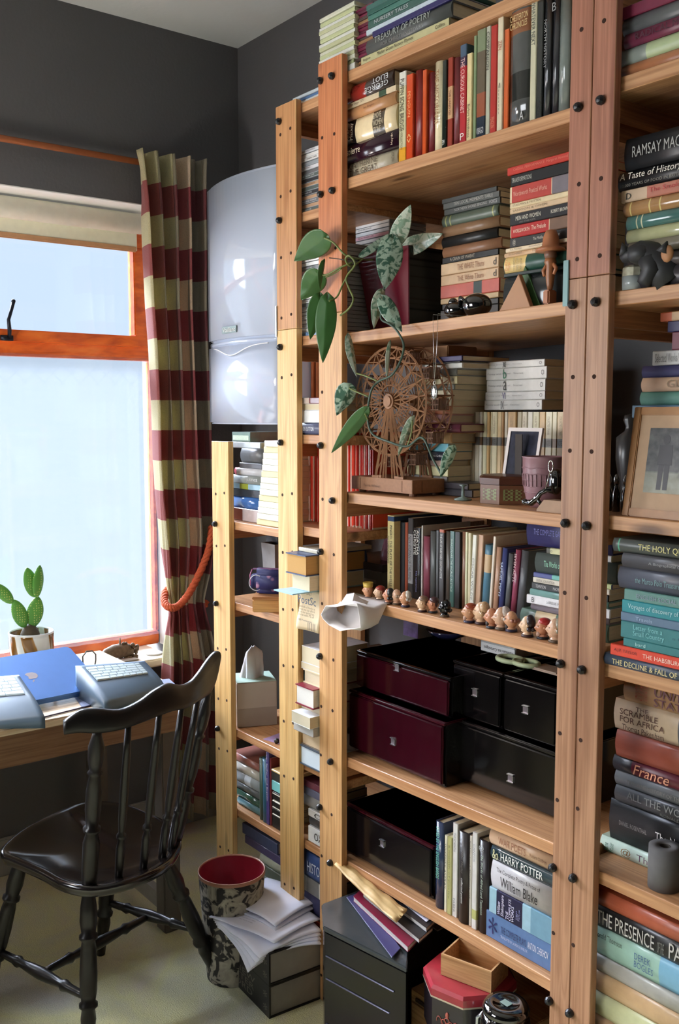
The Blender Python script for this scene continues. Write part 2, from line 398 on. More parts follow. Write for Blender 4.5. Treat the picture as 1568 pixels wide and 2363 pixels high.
def rope(name, ctrl, rad, mat, parent, turns, n=90):
    pts = []
    for i in range(n+1):   # catmull
        t = i/n*(len(ctrl)-1); k = min(int(t), len(ctrl)-2); f = t-k
        P = [Vector(ctrl[max(0, min(len(ctrl)-1, k+q))]) for q in (-1, 0, 1, 2)]
        pts.append(.5*((2*P[1])+(P[2]-P[0])*f+(2*P[0]-5*P[1]+4*P[2]-P[3])*f*f+(3*P[1]-P[0]-3*P[2]+P[3])*f**3))
    bm = bmesh.new()
    for s in range(3):
        pp = []
        for i, p in enumerate(pts):
            t = (pts[min(i+1, n)]-pts[max(i-1, 0)]).normalized(); a = t.cross(Vector((.3, .2, 1))).normalized(); b = t.cross(a)
            an = i/n*turns*2*math.pi+s*2*math.pi/3
            pp.append(p+(a*math.cos(an)+b*math.sin(an))*rad*.55)
        tube(bm, pp, rad*.62, 8)
    return mesh_obj(name, bm, mat, parent, True)
o3 = Vector((-3.1, 1.62, 0))
rc = [PX(478, 1395, -3.16), PX(420, 1360, -3.16), PX(386, 1362, -3.13), PX(380, 1388, -3.06), PX(392, 1402, -3.02), PX(412, 1398, -3.02), PX(436, 1370, -3.02), PX(462, 1320, -3.03), PX(482, 1268, -3.05), PX(489, 1215, -3.07)]
rope('rope_tieback', [Vector(p)-o3 for p in rc], .0125, pm((214, 100, 62), .8, var=.2, nscale=200), cu, 13)
# ------------------------------------------------------------------ boiler
bo = thing('wall_boiler', 'glossy white wall-hung boiler with curved front beside the curtain', 'boiler', (-2.71, 1.98, 1.523))
WH = pm((204, 215, 234), .08, var=.0, spec=.6, coat=.6)
bw, bd, bh = .215, .33, .785
def boiler_shell(z0, z1, name, bev=.01, inset=0):
    prof = []
    for i in range(17):
        t = -1+2*i/16; prof.append((t*(bw-inset), -bd+.034*(t*t)+inset))
    prof = [(-(bw-inset), 0)]+prof+[((bw-inset), 0)]
    bm = bmesh.new(); prism(bm, prof, 'z', z0, z1)
    bmesh.ops.recalc_face_normals(bm, faces=bm.faces)
    ed = [e for e in bm.edges if abs(e.verts[0].co.z-e.verts[1].co.z) < 1e-6 and (e.verts[0].co.y < -.1 or e.verts[1].co.y < -.1)]
    bmesh.ops.bevel(bm, geom=ed, offset=bev, segments=3, affect='EDGES')
    o = mesh_obj(name, bm, WH, bo); 
    for p in o.data.polygons: p.use_smooth = abs(p.normal.z) < .9
    return o
zc = PY(540, 790, 1.66).z-1.523
boiler_shell(zc+.004, bh, 'upper_casing'); boiler_shell(.0, zc-.004, 'lower_flap', .006)
boiler_shell(zc-.006, zc+.006, 'trim_strip', .001, .004)
hb = bmesh.new(); hp = []
for i in range(25):
    t = -1+2*i/24; hp.append((t*.165+.01, -bd+.034*(t*.77)**2-.002, zc-.012-.03*math.exp(-(t*1.9+.25)**2)))
tube(hb, hp, .0018, 6); mesh_obj('flap_lip', hb, pm((250, 250, 252), .2, var=0), bo, True)
bd0 = mesh_obj('badge', bx(((-.045, -.003, -.011), (.045, 0, .011)), bev=.001), pm((120, 132, 128), .3, .6, var=0), bo)
bd0.location = (-.02, -bd-.001, zc+.04)
lettering('Vaillant', bo, (-.058, -bd-.0045, zc+.033), (1, 0, 0), (0, 0, 1), .077, .014, pm((240, 240, 235), .4, var=0), name='badge_lettering')
mesh_obj('underside_fitting', lt([(0, 0), (.014, 0), (.018, .02), (.018, .04), (0, .04)], 14, org=(.03, -.16, -.04)), pm((150, 150, 150), .4, .5), bo, True)
for k, xx in enumerate((-2.478, -2.452)):
    tag(mesh_obj('copper_pipe', lt([(0, 0), (.009, 0), (.009, .80), (0, .80)], 12, org=(xx, 1.80, 1.515)), pm((170, 96, 56), .35, .6), smooth=True),
        ['copper pipe close against the boiler side', 'copper pipe next to the shelf post by the boiler'][k], 'pipe', 'pipes beside the boiler')
# ------------------------------------------------------------------ desk
dk = thing('desk', 'light wood desk with thick apron standing under the window', 'desk', (-2.48, 1.355, 0))
DX0, DX1, DY0, DY1, DZ = -3.13, -2.478, .15, 1.355, .74
DT = wood('pale_desk_top', (244, 226, 200), (226, 196, 160), 'y', False, .16)
def rel(o, p): return p
def child(name, bm, m, par, smooth=False):
    """bm in world coordinates, stored relative to its thing"""
    off = par.location
    for v in bm.verts: v.co -= Vector(off)
    return mesh_obj(name, bm, m, par, smooth)
child('desk_top', bx(((DX0, DY0, DZ-.022), (DX1, DY1, DZ)), bev=.005), DT, dk)
AP = wood('brown_apron_wood', (150, 114, 84), (112, 78, 54), 'y', False, .4)
child('front_apron', bx(((DX1-.045, DY0+.02, DZ-.115), (DX1-.025, DY1-.03, DZ-.023))), AP, dk)
child('side_apron', bx(((DX0+.03, DY1-.05, DZ-.115), (DX1-.046, DY1-.03, DZ-.023))), AP, dk)
DL = pm((92, 84, 78), .45)
for (lx, ly) in ((-2.545, 1.30), (-2.545, .22), (-3.06, 1.30), (-3.06, .22)):
    child('leg', bx(((lx-.028, ly-.028, 0), (lx+.028, ly+.028, DZ-.024)), bev=.004), DL, dk)
child('foot_rail', bx(((-3.03, 1.285, .05), (-2.575, 1.31, .10))), pm((150, 146, 138), .5), dk)
# ================================================================== shelving
SZ = {1: 2.363, 2: 2.117, 3: 1.758, 4: 1.361, 5: 1.102, 6: .695, 7: .414}
YP, TP = 1.45, .018
YS = YP+TP+.002      # front edge of boards
BT = .024
BK = pm((22, 22, 26), .35, var=0)
def post(parent, x0, x1, z0, z1, seam=False, holes=(), bolts=(), joint=None, tone=None):
    bm = bmesh.new()
    segs = [(z0, z1)] if joint is None else [(z0, joint-.0006), (joint+.0006, z1)]
    for si, (a, b) in enumerate(segs):
        if seam:
            xm = (x0+x1)/2; box(bm, (x0, YP, a), (xm-.0008, YP+TP, b), si*2); box(bm, (xm+.0008, YP, a), (x1, YP+TP, b), si*2)
        else: box(bm, (x0, YP, a), (x1, YP+TP, b), si*2)
    bmesh.ops.bevel(bm, geom=bm.edges[:], offset=.0012, segments=1, affect='EDGES')
    for (x, z) in holes:
        lathe(bm, [(0, -.0004), (.0042, -.0004), (.0042, .003), (0, .003)], 10, 1, (x, YP-.0003, z), Matrix.Rotation(R(-90), 3, 'X'))
    bm2 = bm
    off = Vector(parent.location)
    for v in bm2.verts: v.co -= off
    tn0, tn1 = tone or (PZM, PZM)
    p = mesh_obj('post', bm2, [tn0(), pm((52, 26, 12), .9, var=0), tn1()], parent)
    for (x, z) in bolts:
        b = bmesh.new(); lathe(b, [(0, .014), (.0052, .012), (.0085, .007), (.0085, .001), (.0075, 0), (0, 0)], 12, 0, Vector((x, YP, z))-off, Matrix.Rotation(R(90), 3, 'X'))
        mesh_obj('bolt_cap', b, BK, p)
    return p
def board(parent, x0, x1, z, dep=.49, tilt=0, zt=BT):
    bm = bmesh.new(); box(bm, (x0, YS, z-zt), (x1, YS+dep, z))
    for v in bm.verts: v.co.z += tilt*((v.co.x-x0)/(x1-x0)-.5)
    bmesh.ops.bevel(bm, geom=bm.edges[:], offset=.0015, segments=1, affect='EDGES')
    # battens below each end
    return child('shelf_board', bm, PXM(), parent)
def rails(parent, x0, x1, zs, dep=.49):
    for z in zs: child('side_rail', bx(((x0, YS, z-BT-.036), (x1, YS+dep, z-BT-.001))), PYM(), parent)
def backpost(parent, x0, x1, z1, dep=.49):
    child('back_post', bx(((x0, YS+dep+.001, 0), (x1, YS+dep+.0185, z1))), PZM(), parent)
def hole_grid(x0, x1, z0, z1, used, off=0, sp=.155):
    xa, xb = x0+.022, x1-.024; H = []
    z = z0+.08+off
    while z < z1-.04:
        for x in (xa, xb):
            if all(abs(z-u) > .03 for u in used): H.append((x, z+(.006 if x == xb else 0)))
        z += sp
    return H
# ---- narrow unit next to the curtain
xA0, xA1 = -2.512, -2.417; zA = 1.476
uA = thing('narrow_shelving_unit', 'low pine shelving unit with perforated post beside the curtain', 'shelving', (xA0, YP, 0))
zsA = {1: 1.243, 2: 1.004, 3: .620, 4: .374, 5: .10}
usA = [zsA[k]-.012 for k in zsA]
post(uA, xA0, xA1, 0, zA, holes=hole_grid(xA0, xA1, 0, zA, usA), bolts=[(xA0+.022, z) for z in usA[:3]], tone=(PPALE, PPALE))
for k in zsA: board(uA, xA0+.002, -2.178, zsA[k], .47)
rails(uA, xA0+.01, xA0+.028, [zsA[k] for k in zsA], .47); backpost(uA, xA0, xA1, zA, .471)
# ---- tall unit B
xB0, xB1 = -2.161, -2.070
uB = thing('tall_shelving_unit', 'tall narrow pine shelving unit with jointed post beside the boiler', 'shelving', (xB0, YP, 0))
zsB = {0: 2.337, 1: 2.067, 2: 1.755, 3: 1.501, 4: 1.260, 5: 1.100, 6: .622, 7: .402, 8: .10}
usB = [zsB[k]-.012 for k in zsB]
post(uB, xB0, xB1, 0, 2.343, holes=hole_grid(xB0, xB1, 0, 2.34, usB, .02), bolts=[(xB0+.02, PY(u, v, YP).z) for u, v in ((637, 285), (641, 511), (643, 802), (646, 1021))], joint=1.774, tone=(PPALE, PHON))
for k in zsB:
    if k != 5: board(uB, xB0+.002, -1.888, zsB[k], .49)
YS0 = YS; YS = YS+.035; board(uB, xB0+.002, -1.888, zsB[5], .455); YS = YS0
rails(uB, xB0+.01, xB0+.028, [zsB[k] for k in zsB]); backpost(uB, xB0, xB1, 2.34)
pl = child('joining_plate', bx(((xB0-.004, YP-.0035, 1.757), (xB0+.004, YP-.0005, 1.838)), bev=.001), pm((190, 200, 205), .3, .8, var=0), uB)
# ---- wide unit C
xC0, xC1, xD0, xD1 = -1.975, -1.880, -1.199, -1.100
uC = thing('wide_shelving_unit', 'wide pine shelving unit full of books, between two bolted posts', 'shelving', (xC0, YP, 0))
bp2 = [PY(u, v, YP) for u, v in ((742, 187), (769, 176), (743, 449), (770, 440), (743, 1028), (770, 1155), (743, 1273), (770, 1403), (741, 1514), (766, 1757), (741, 1862), (765, 1990))]
hp2 = [PY(u, v, YP) for u, v in ((744, 318), (772, 309), (748, 576), (775, 572), (744, 905), (745, 1152), (771, 1280), (744, 1393), (770, 1523), (742, 1630), (768, 1640), (741, 1742), (766, 1880), (743, 1975), (742, 2250))]
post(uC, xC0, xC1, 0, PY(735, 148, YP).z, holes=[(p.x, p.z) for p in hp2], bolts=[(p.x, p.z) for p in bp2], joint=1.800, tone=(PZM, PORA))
bp3 = [PY(u, v, YP) for u, v in ((1338, 248), (1390, 232), (1325, 703), (1378, 697), (1308, 1207), (1357, 1213), (1297, 1531), (1346, 1545), (1279, 2001), (1326, 2025), (1271, 2308), (1318, 2336))]
hp3 = [PY(u, v, YP) for u, v in ((1343, 68), (1395, 48), (1337, 425), (1388, 412), (1333, 598), (1385, 590), (1323, 870), (1372, 869), (1316, 1040), (1366, 1042), (1304, 1368), (1354, 1380), (1293, 1692), (1341, 1708), (1287, 1846), (1334, 1866), (1278, 2153), (1324, 2181))]
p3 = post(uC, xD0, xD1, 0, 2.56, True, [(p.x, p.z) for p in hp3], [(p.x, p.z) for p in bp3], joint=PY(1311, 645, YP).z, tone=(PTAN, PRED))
child('joining_plate', bx(((xD0-.004, YP-.0035, 1.752), (xD0+.009, YP-.0005, 1.836)), bev=.001), pm((120, 150, 150), .45, .3, var=0), uC)
for k in SZ: board(uC, xC1-.03, xD0+.045, SZ[k], .49, .016 if k in (3, 6) else 0, .026)
rails(uC, xC1-.022, xC1-.004, SZ.values()); rails(uC, xD0+.02, xD0+.038, SZ.values())
backpost(uC, xC0, xC1, 2.46); backpost(uC, xD0, xD1, 2.46)
# ---- unit D to the right, its far post outside the picture
uD = thing('right_shelving_unit', 'pine shelving unit at the right edge, behind the seamed post', 'shelving', (xD1, YP, 0))
zsD = {1: 2.142, 2: 1.772, 3: 1.368, 4: 1.092, 5: .688, 6: .10}
for k in zsD: board(uD, xD1-.045, -.40, zsD[k], .49, 0, .026)
rails(uD, xD1-.042, xD1-.024, zsD.values())
post(uD, -.425, -.33, 0, 2.46); backpost(uD, -.425, -.33, 2.46)
# ================================================================== books
PAPER = {}
def paper(c=(226, 212, 180)):
    if c in PAPER: return PAPER[c]
    m, nt, b = newmat('page_edges'); l = lin(c)
    f = noise(nt, texco(nt, (200, 6, 200)), 4, 2)
    nt.links.new(mixc(nt, f, tuple(x*.72 for x in l), l), b.inputs['Base Color']); b.inputs['Roughness'].default_value = .9
    PAPER[c] = m; return m
def word(c):
    r, g, b = c; mx, mn = max(c), min(c); L = (mx+mn)/2
    if mx-mn < 26: return 'black' if L < 48 else 'charcoal' if L < 82 else 'grey' if L < 165 else 'pale grey' if L < 210 else 'white'
    if r == mx:
        if b > g: h = 'pink' if L > 150 else 'maroon'
        elif g < r*.62: h = ('red' if r > 150 else 'maroon') if g < r*.5 else ('salmon' if L > 130 else 'brown')
        elif g < r*.8: h = 'tan' if L > 120 else 'brown'
        else: h = 'cream' if L > 155 else 'khaki' if L > 90 else 'dark olive'
        return h
    if g == mx: return 'pale green' if L > 150 else 'green' if b < g*.9 else 'teal'
    if r > g*1.05: return 'lilac' if L > 140 else 'purple'
    return 'light blue' if L > 150 else 'blue' if L > 85 else 'navy'
ORD = ['first', 'second', 'third', 'fourth', 'fifth', 'sixth', 'seventh', 'eighth', 'ninth', 'tenth', 'eleventh', 'twelfth', 'thirteenth', 'fourteenth', 'fifteenth', 'sixteenth', 'seventeenth', 'eighteenth', 'nineteenth', 'twentieth']
def ordn(i): return ORD[i] if i < 20 else 'twenty-'+ORD[i-20]
def make_book(label, group, loc, t, l, d, c, hor, kind='pb', bands=(), texts=(), flip=False, rough=.35, lean=0, pagec=(226, 212, 180), rz=0, cat='book', nm='book'):
    """t thickness, l length of the spine, d depth; hor: lying flat with the spine to the front; flip: fore-edge to the front"""
    root = thing(nm, label, cat, loc, rz, group)
    root.rotation_euler = (0, lean, rz)
    c_ = .0028 if kind == 'hb' else .0009; ov = .003 if kind == 'hb' else .0003
    c_ = min(c_, t*.2)
    def xy(a, y): return (a, (d-y) if flip else y)
    outer = []
    if kind == 'hb':
        for i in range(7):
            s = i/6; outer.append((t*s, .004-min(.006, t*.2)*math.sin(math.pi*s)))
    else: outer = [(0, .0015), (.0015 if t > .004 else t*.3, 0), (t-.0015 if t > .004 else t*.7, 0), (t, .0015)]
    inner = [(t-c_, .005), (c_, .005)]
    prof = outer+[(t, d), (t-c_, d)]+inner+[(c_, d), (0, d)]
    cuts = sorted({0., 1.}|{b[0] for b in bands}|{b[1] for b in bands})
    cols = [c]+[b[2] for b in bands]; mats = [pm(k, rough, var=.10, nscale=60, coat=.25 if rough < .3 else 0) for k in cols]
    bm = bmesh.new(); rings = []
    def mp(a, y, s):
        a, y = xy(a, y); return (s, y, a) if hor else (a, y, s)
    for q in cuts: rings.append([bm.verts.new(mp(a, y, q*l)) for a, y in prof])
    n = len(prof); no = len(outer)
    for k in range(len(cuts)-1):
        mi = 0; mid = (cuts[k]+cuts[k+1])/2
        for bi, b in enumerate(bands):
            if b[0] <= mid <= b[1]: mi = bi+1
        for j in range(n):
            f = bm.faces.new((rings[k][j], rings[k][(j+1) % n], rings[k+1][(j+1) % n], rings[k+1][j])); f.material_index = mi if (j <= no or j >= n-1) else 0
            if kind == 'hb' and j < no-1: f.smooth = True
    for r_ in (rings[0], rings[-1]): bm.faces.new(r_)
    cov = mesh_obj('cover', bm, mats, root)
    bm = bmesh.new(); p0 = mp(c_+.0002, .0055, ov); p1 = mp(t-c_-.0002, d-ov-.0004, l-ov)
    if flip: p0, p1 = mp(c_+.0002, d-ov-.0004, ov), mp(t-c_-.0002, .0055, l-ov)
    if t-2*c_ > .001:
        box(bm, [min(a, b) for a, b in zip(p0, p1)], [max(a, b) for a, b in zip(p0, p1)]); mesh_obj('page_block', bm, paper(pagec), root)
    else: bm.free()
    for tx in texts:
        s, f0, f1, g0, g1, tc = tx[:6]; sh = tx[6] if len(tx) > 6 else 0; mode = tx[7] if len(tx) > 7 else ''
        yo = -(.0032 if kind == 'hb' else .0008)
        m = pm(tc, .4, var=0)
        if hor:
            if mode == 'up': lettering(s, cov, (l*f1, yo, t*g0), (0, 0, 1), (-1, 0, 0), t*(g1-g0), l*(f1-f0), m, sh)
            elif mode == 'inv': lettering(s, cov, (l*f1, yo, t*g1), (-1, 0, 0), (0, 0, -1), l*(f1-f0), t*(g1-g0), m, sh)
            else: lettering(s, cov, (l*f0, yo, t*g0), (1, 0, 0), (0, 0, 1), l*(f1-f0), t*(g1-g0), m, sh)
        else:
            if mode == 'h': lettering(s, cov, (t*g0, yo, l*f0), (1, 0, 0), (0, 0, 1), t*(g1-g0), l*(f1-f0), m, sh)
            else: lettering(s, cov, (t*g0, yo, l*f1), (0, 0, -1), (1, 0, 0), l*(f1-f0), t*(g1-g0), m, sh)
    return root
rnd = random.Random(4)
W_ = (232, 226, 214); K_ = (20, 20, 22)
def stack(phrase, y, uref, items, base=None, dep=.15, group=None, maxlen=None, fromtop=True, cat='book', nm='book', dz=0, xlim=None):
    """items bottom to top or top to bottom: (v_top, uL, uR, colour, opts). last item followed by v_bottom; seen at uref"""
    vb = items[-1]; its = items[:-1]
    zt = [PY(uref, it[0], y).z for it in its]+[PY(uref, vb, y).z]
    if base is not None:   # rest the pile on its shelf
        s = (zt[0]-base)/(zt[0]-zt[-1]); zt = [base+(z-zt[-1])*s for z in zt]
    z0 = zt[-1]; n = len(its); out = []
    for i in range(n-1, -1, -1):
        it = its[i]; o = dict(it[4]) if len(it) > 4 else {}
        t = zt[i]-zt[i+1]-.0003; yy = y+o.pop('dy', rnd.uniform(0, .006)); vm = (it[0]+(its[i+1][0] if i+1 < n else vb))/2
        xl = PY(it[1], vm, yy).x; xr = PY(it[2], vm, yy).x
        if xlim: xl, xr = max(xl, xlim[0]), min(xr, xlim[1])
        c = o.pop('word', None) or word(it[3]); what = o.pop('what', None) or {'hb': 'hardback', 'pb': 'paperback'}[o.get('kind', 'pb')]
        pos = 'topmost' if i == 0 else 'bottom one' if i == n-1 else ordn(i)+' from top'
        lab = '%s %s, %s %s' % (c, what, pos, phrase)
        d = o.pop('d', min(.2, dep*rnd.uniform(.94, 1.04)))
        out.append(make_book(lab, group or ('books '+phrase), (xl, yy, zt[i+1]+dz), t, xr-xl, d, it[3], True, cat=cat, nm=o.pop('nm', nm), **o))
    return out
def row(phrase, y, zs, items, dep=.14, group=None, cat='book', nm='book', xoff=0):
    """items (u0, u1, v_ref, v_top, colour, opts): uprights standing at zs"""
    n = len(items); x_prev = None; out = []
    for i, it in enumerate(items):
        o = dict(it[5]) if len(it) > 5 else {}
        yy = y+o.pop('dy', rnd.uniform(0, .006)); x0 = PY(it[0], it[2], yy).x; x1 = PY(it[1], it[2], yy).x
        zt = PY((it[0]+it[1])/2, it[3], yy).z
        if x_prev is not None and x0 < x_prev and not o.get('lean'): x0 = x_prev
        c = o.pop('word', None) or word(it[4]); what = o.pop('what', None) or {'hb': 'hardback', 'pb': 'paperback'}[o.get('kind', 'pb')]
        pos = 'leftmost' if i == 0 else 'rightmost' if i == n-1 else ordn(i)+' from left'
        lab = '%s %s, %s %s' % (c, what, pos, phrase)
        d = o.pop('d', min(.2, dep*rnd.uniform(.95, 1.05))); le = o.get('lean', 0)
        out.append(make_book(lab, group or ('books '+phrase), (x0, yy, zs+.0003+max(0, (x1-x0)*math.sin(le))), x1-x0-.0003, max(.03, (zt-zs)/math.cos(le)), d, it[4], False, cat=cat, nm=o.pop('nm', nm), **o))
        x_prev = x1
    return out
# ================================================================== unit C, topmost board
z1 = SZ[1]
CR, GD, SV = (236, 222, 186), (208, 176, 96), (196, 200, 204)
stack('of the pile left on the top board', 1.475, 850, [
 (10, 846, 1002, (60, 104, 96)), (22, 848, 1000, (44, 92, 82)), (33, 850, 1020, (70, 120, 108)), (44, 850, 1010, (58, 92, 84), dict(texts=[('NURSERY TALES', .1, .6, .25, .75, SV)])), (60, 846, 1030, (190, 204, 212), dict(rough=.2)), (72, 860, 1040, (44, 40, 92)),
 (84, 846, 1042, (88, 90, 88), dict(kind='hb', texts=[('TREASURY OF POETRY', .12, .78, .5, .92, (150, 156, 150)), ('FOR CHRISTIAN STORIES', .2, .7, .1, .35, (130, 130, 126))])),
 (116, 834, 1036, (190, 184, 138), dict(texts=[('Mother Goose Nursery Rhymes', .2, .62, .25, .8, (40, 34, 30), .3), ('Ferguson', .03, .12, .3, .7, (60, 50, 40)), ('Collins', .86, .96, .3, .7, (60, 50, 40))])), 134], z1+.0005, .17)
n0 = 22
mg = [(18+i*7.0, 812+(-1)**i, 860+(i % 3), [(110, 34, 60), (92, 30, 52), (128, 44, 70), (80, 60, 56), (150, 112, 78), (100, 30, 54)][i % 6]) for i in range(18)]
stack('of the thin maroon booklets on top', 1.480, 830, mg+[146], z1+.0005, .17, maxlen=1)
mg = [(40+i*7.0, 738+1.5*math.sin(i*1.7), 818+1.5*math.sin(i*2.3), [(206, 206, 186), (190, 196, 150), (214, 214, 206), (186, 188, 148)][i % 4], dict(flip=False, what='magazine', rough=.3)) for i in range(15)]
stack('of the pale magazines above the left post', 1.470, 745, mg+[149], z1+.0005, .2, cat='magazine', nm='magazine')
# ================================================================== unit C, second board
z2 = SZ[2]+.0005
stack('of the history pile under the roof board', 1.478, 915, [
 (153, 800, 908, (70, 58, 54), dict(kind='hb', rough=.2, bands=[(0, .42, (150, 44, 36))], texts=[('GEORGE\nELIOT', .42, .92, .15, .85, (206, 206, 206), 0, 'inv')])),
 (192, 797, 914, (216, 196, 162), dict(texts=[('The Siege 1577', .1, .4, .2, .75, (90, 60, 40))], bands=[(.68, .82, (60, 80, 60))])),
 (206, 797, 914, (196, 142, 96), dict(kind='hb', texts=[('Ian Knight', .4, .6, .4, .65, (110, 60, 40))])),
 (235, 796, 916, (244, 218, 174), dict(kind='hb', rough=.15, bands=[(0, .22, (26, 22, 24)), (.56, .78, (84, 74, 60))], texts=[('Peter\nMackay', .06, .2, .15, .85, (210, 200, 180), 0, 'up'), ('&MOVE\nWOMEN\nSTONE', .58, .76, .1, .9, (206, 190, 160))])),
 (294, 780, 920, (44, 16, 32), dict(kind='hb', rough=.2, texts=[('Robespierre', .02, .40, .28, .78, (240, 224, 190)), ('Haydn', .9, .94, .2, .8, (220, 200, 170), 0, 'up')])),
 (339, 806, 919, (188, 176, 150), dict(kind='hb', texts=[('CATHERINE\nTHE GREAT', .03, .62, .1, .92, (84, 70, 52)), ('VINTAGE', .9, .95, .2, .8, (90, 80, 60), 0, 'up')])), 377], z2, .15)
row('of the upright row by the pile', 1.478, z2, [
 (921, 937, 270, 166, (206, 200, 160), dict(bands=[(0, .16, (226, 164, 50)), (.84, 1, (216, 214, 200))], texts=[('PUFFIN SONG BRIDGE', .35, .92, .2, .75, (60, 52, 44)), ('A COLLECTION', .14, .36, .3, .6, (60, 52, 44))], rough=.2)),
 (938, 953, 270, 172, (206, 74, 34), dict(rough=.15, texts=[('<>', .2, .3, .2, .8, (240, 190, 120)), ('PENGUIN', .5, .8, .3, .7, (240, 170, 110))])),
 (954, 974, 270, 163, (128, 36, 30), dict(kind='hb')), (975, 984, 270, 162, (204, 84, 38), dict(rough=.2)), (984.5, 1001, 270, 168, (112, 34, 38), dict(kind='hb')),
 (1002, 1020, 260, 142, (232, 218, 178), dict(kind='hb', rough=.12, texts=[('THE HISTORIANS', .3, .9, .25, .75, (150, 110, 70))])), (1020.5, 1030, 260, 140, (24, 34, 28), dict(texts=[('39', .04, .1, .2, .8, (220, 220, 210), 0, 'h')], rough=.15)),
 (1031, 1045, 250, 134, (150, 56, 38), dict(bands=[(.32, .68, (206, 160, 118))], texts=[('THE LAND OF', .36, .64, .3, .7, (120, 60, 40))])), (1045.5, 1060, 250, 133, (110, 40, 44), dict(kind='hb')),
 (1061, 1076, 240, 104, (178, 40, 46), dict(bands=[(.88, 1, (70, 90, 112)), (.78, .88, (60, 40, 66))], texts=[('THE CURIOUS CABINET', .3, .86, .2, .8, (240, 200, 190)), ('P', .03, .1, .2, .8, (240, 230, 220), 0, 'h')])),
 (1077, 1089, 240, 124, (222, 202, 150), dict(texts=[('Barbara Woodhouse', .04, .42, .25, .75, (60, 54, 44))])),
 (1091, 1099, 230, 84, (132, 150, 112)), (1099.5, 1120, 230, 69, (96, 84, 66), dict(rough=.12, bands=[(0, .2, (46, 54, 66)), (.2, .42, (150, 84, 60)), (.8, 1, (120, 132, 100))], texts=[('VIRAGO', .04, .1, .1, .9, (200, 200, 200), 0, 'h')])),
 (1121, 1131, 230, 62, (180, 180, 160), dict(rough=.2, texts=[('COMPANION', .6, .95, .2, .8, (50, 50, 46))])), (1131.5, 1146, 230, 60, (178, 48, 40), dict(texts=[('PENGUIN', .05, .15, .2, .8, (220, 140, 110))])),
 (1147, 1160, 220, 36, (220, 206, 176), dict(bands=[(0, .01, (40, 30, 30))], texts=[('<-------', .15, .42, .35, .65, (60, 50, 40)), ('ZEN', .7, .78, .2, .8, (180, 90, 70))])), (1161, 1174, 220, 69, (208, 96, 44), dict(rough=.25)),
 (1176, 1222, 200, -5, (78, 80, 78), dict(kind='hb', rough=.12, bands=[(.72, .9, (132, 84, 54)), (.2, .42, (40, 42, 40))], texts=[('CHESTERTON\nCHRONICLES', .76, .87, .06, .94, (222, 190, 130), 0, 'h'), ('A', .03, .1, .6, .8, (200, 200, 200), 0, 'h')])),
 (1223, 1237, 200, -10, (204, 200, 170), dict(rough=.12, texts=[('WHATEVER NEXT', .6, .95, .2, .8, (50, 60, 60))])), (1238, 1252, 190, -15, (38, 42, 40), dict(rough=.12)), (1253, 1268, 190, -8, (56, 58, 60), dict(kind='hb', rough=.1, texts=[('NORTH HISTORY', .4, .8, .3, .7, (150, 150, 150))])),
 (1269, 1287, 180, -14, (52, 52, 56), dict(kind='hb', rough=.2, texts=[('B', .85, .92, .2, .8, (150, 150, 150), 0, 'h')])), (1288, 1313, 180, -6, (122, 130, 124), dict(kind='hb', rough=.15))], .15)
# ================================================================== unit C, third board (plant, two piles)
z3 = SZ[3]
def zt3(u): return z3+.008*((PY(u, 700, 1.5).x-xC1)/(xD0-xC1)*2-1)
stack('of the grey-green pile behind the plant', 1.60, 1023, [
 (458, 1021, 1146, (70, 74, 74)), (468, 1024, 1152, (96, 100, 98), dict(texts=[('TEN LOCAL MOMENTS TABLE', .2, .9, .25, .8, (190, 190, 180))])), (480, 1026, 1154, (84, 88, 86), dict(texts=[('NORTHERN SHORES SINGING', .2, .78, .3, .75, (186, 186, 180)), ('VOICE', .82, .96, .2, .8, (200, 200, 200))])),
 (492, 1021, 1150, (92, 104, 90), dict(kind='hb', bands=[(.06, .08, (170, 170, 110)), (.14, .16, (170, 170, 110)), (.9, .92, (170, 170, 110))])), (515, 1022, 1152, (142, 110, 82), dict(kind='hb')), (536, 1020, 1148, (34, 34, 34), dict(kind='hb')),
 (556, 1022, 1157, (150, 108, 80), dict(kind='hb')), (577, 1022, 1150, (30, 30, 30), dict(texts=[('A GRAIN OF WHEAT', .15, .6, .3, .8, (180, 170, 150))])), (590, 1019, 1151, (216, 184, 146), dict(texts=[('THE WHITE Tiburn', .3, .76, .25, .75, (160, 110, 80)), ('d', .92, .97, .2, .8, (40, 34, 30))])),
 (613, 1019, 1151, (214, 180, 142), dict(texts=[('THE White Tiburn', .3, .76, .25, .75, (160, 110, 80)), ('d', .92, .97, .2, .8, (40, 34, 30))])), (634, 1018, 1152, (196, 92, 76), dict(bands=[(.58, .72, (52, 66, 62))])), (660, 1018, 1151, (206, 176, 130)), (671, 1022, 1150, (40, 40, 40)), (683, 1018, 1150, (58, 54, 54)), 716], zt3(1085), .17)
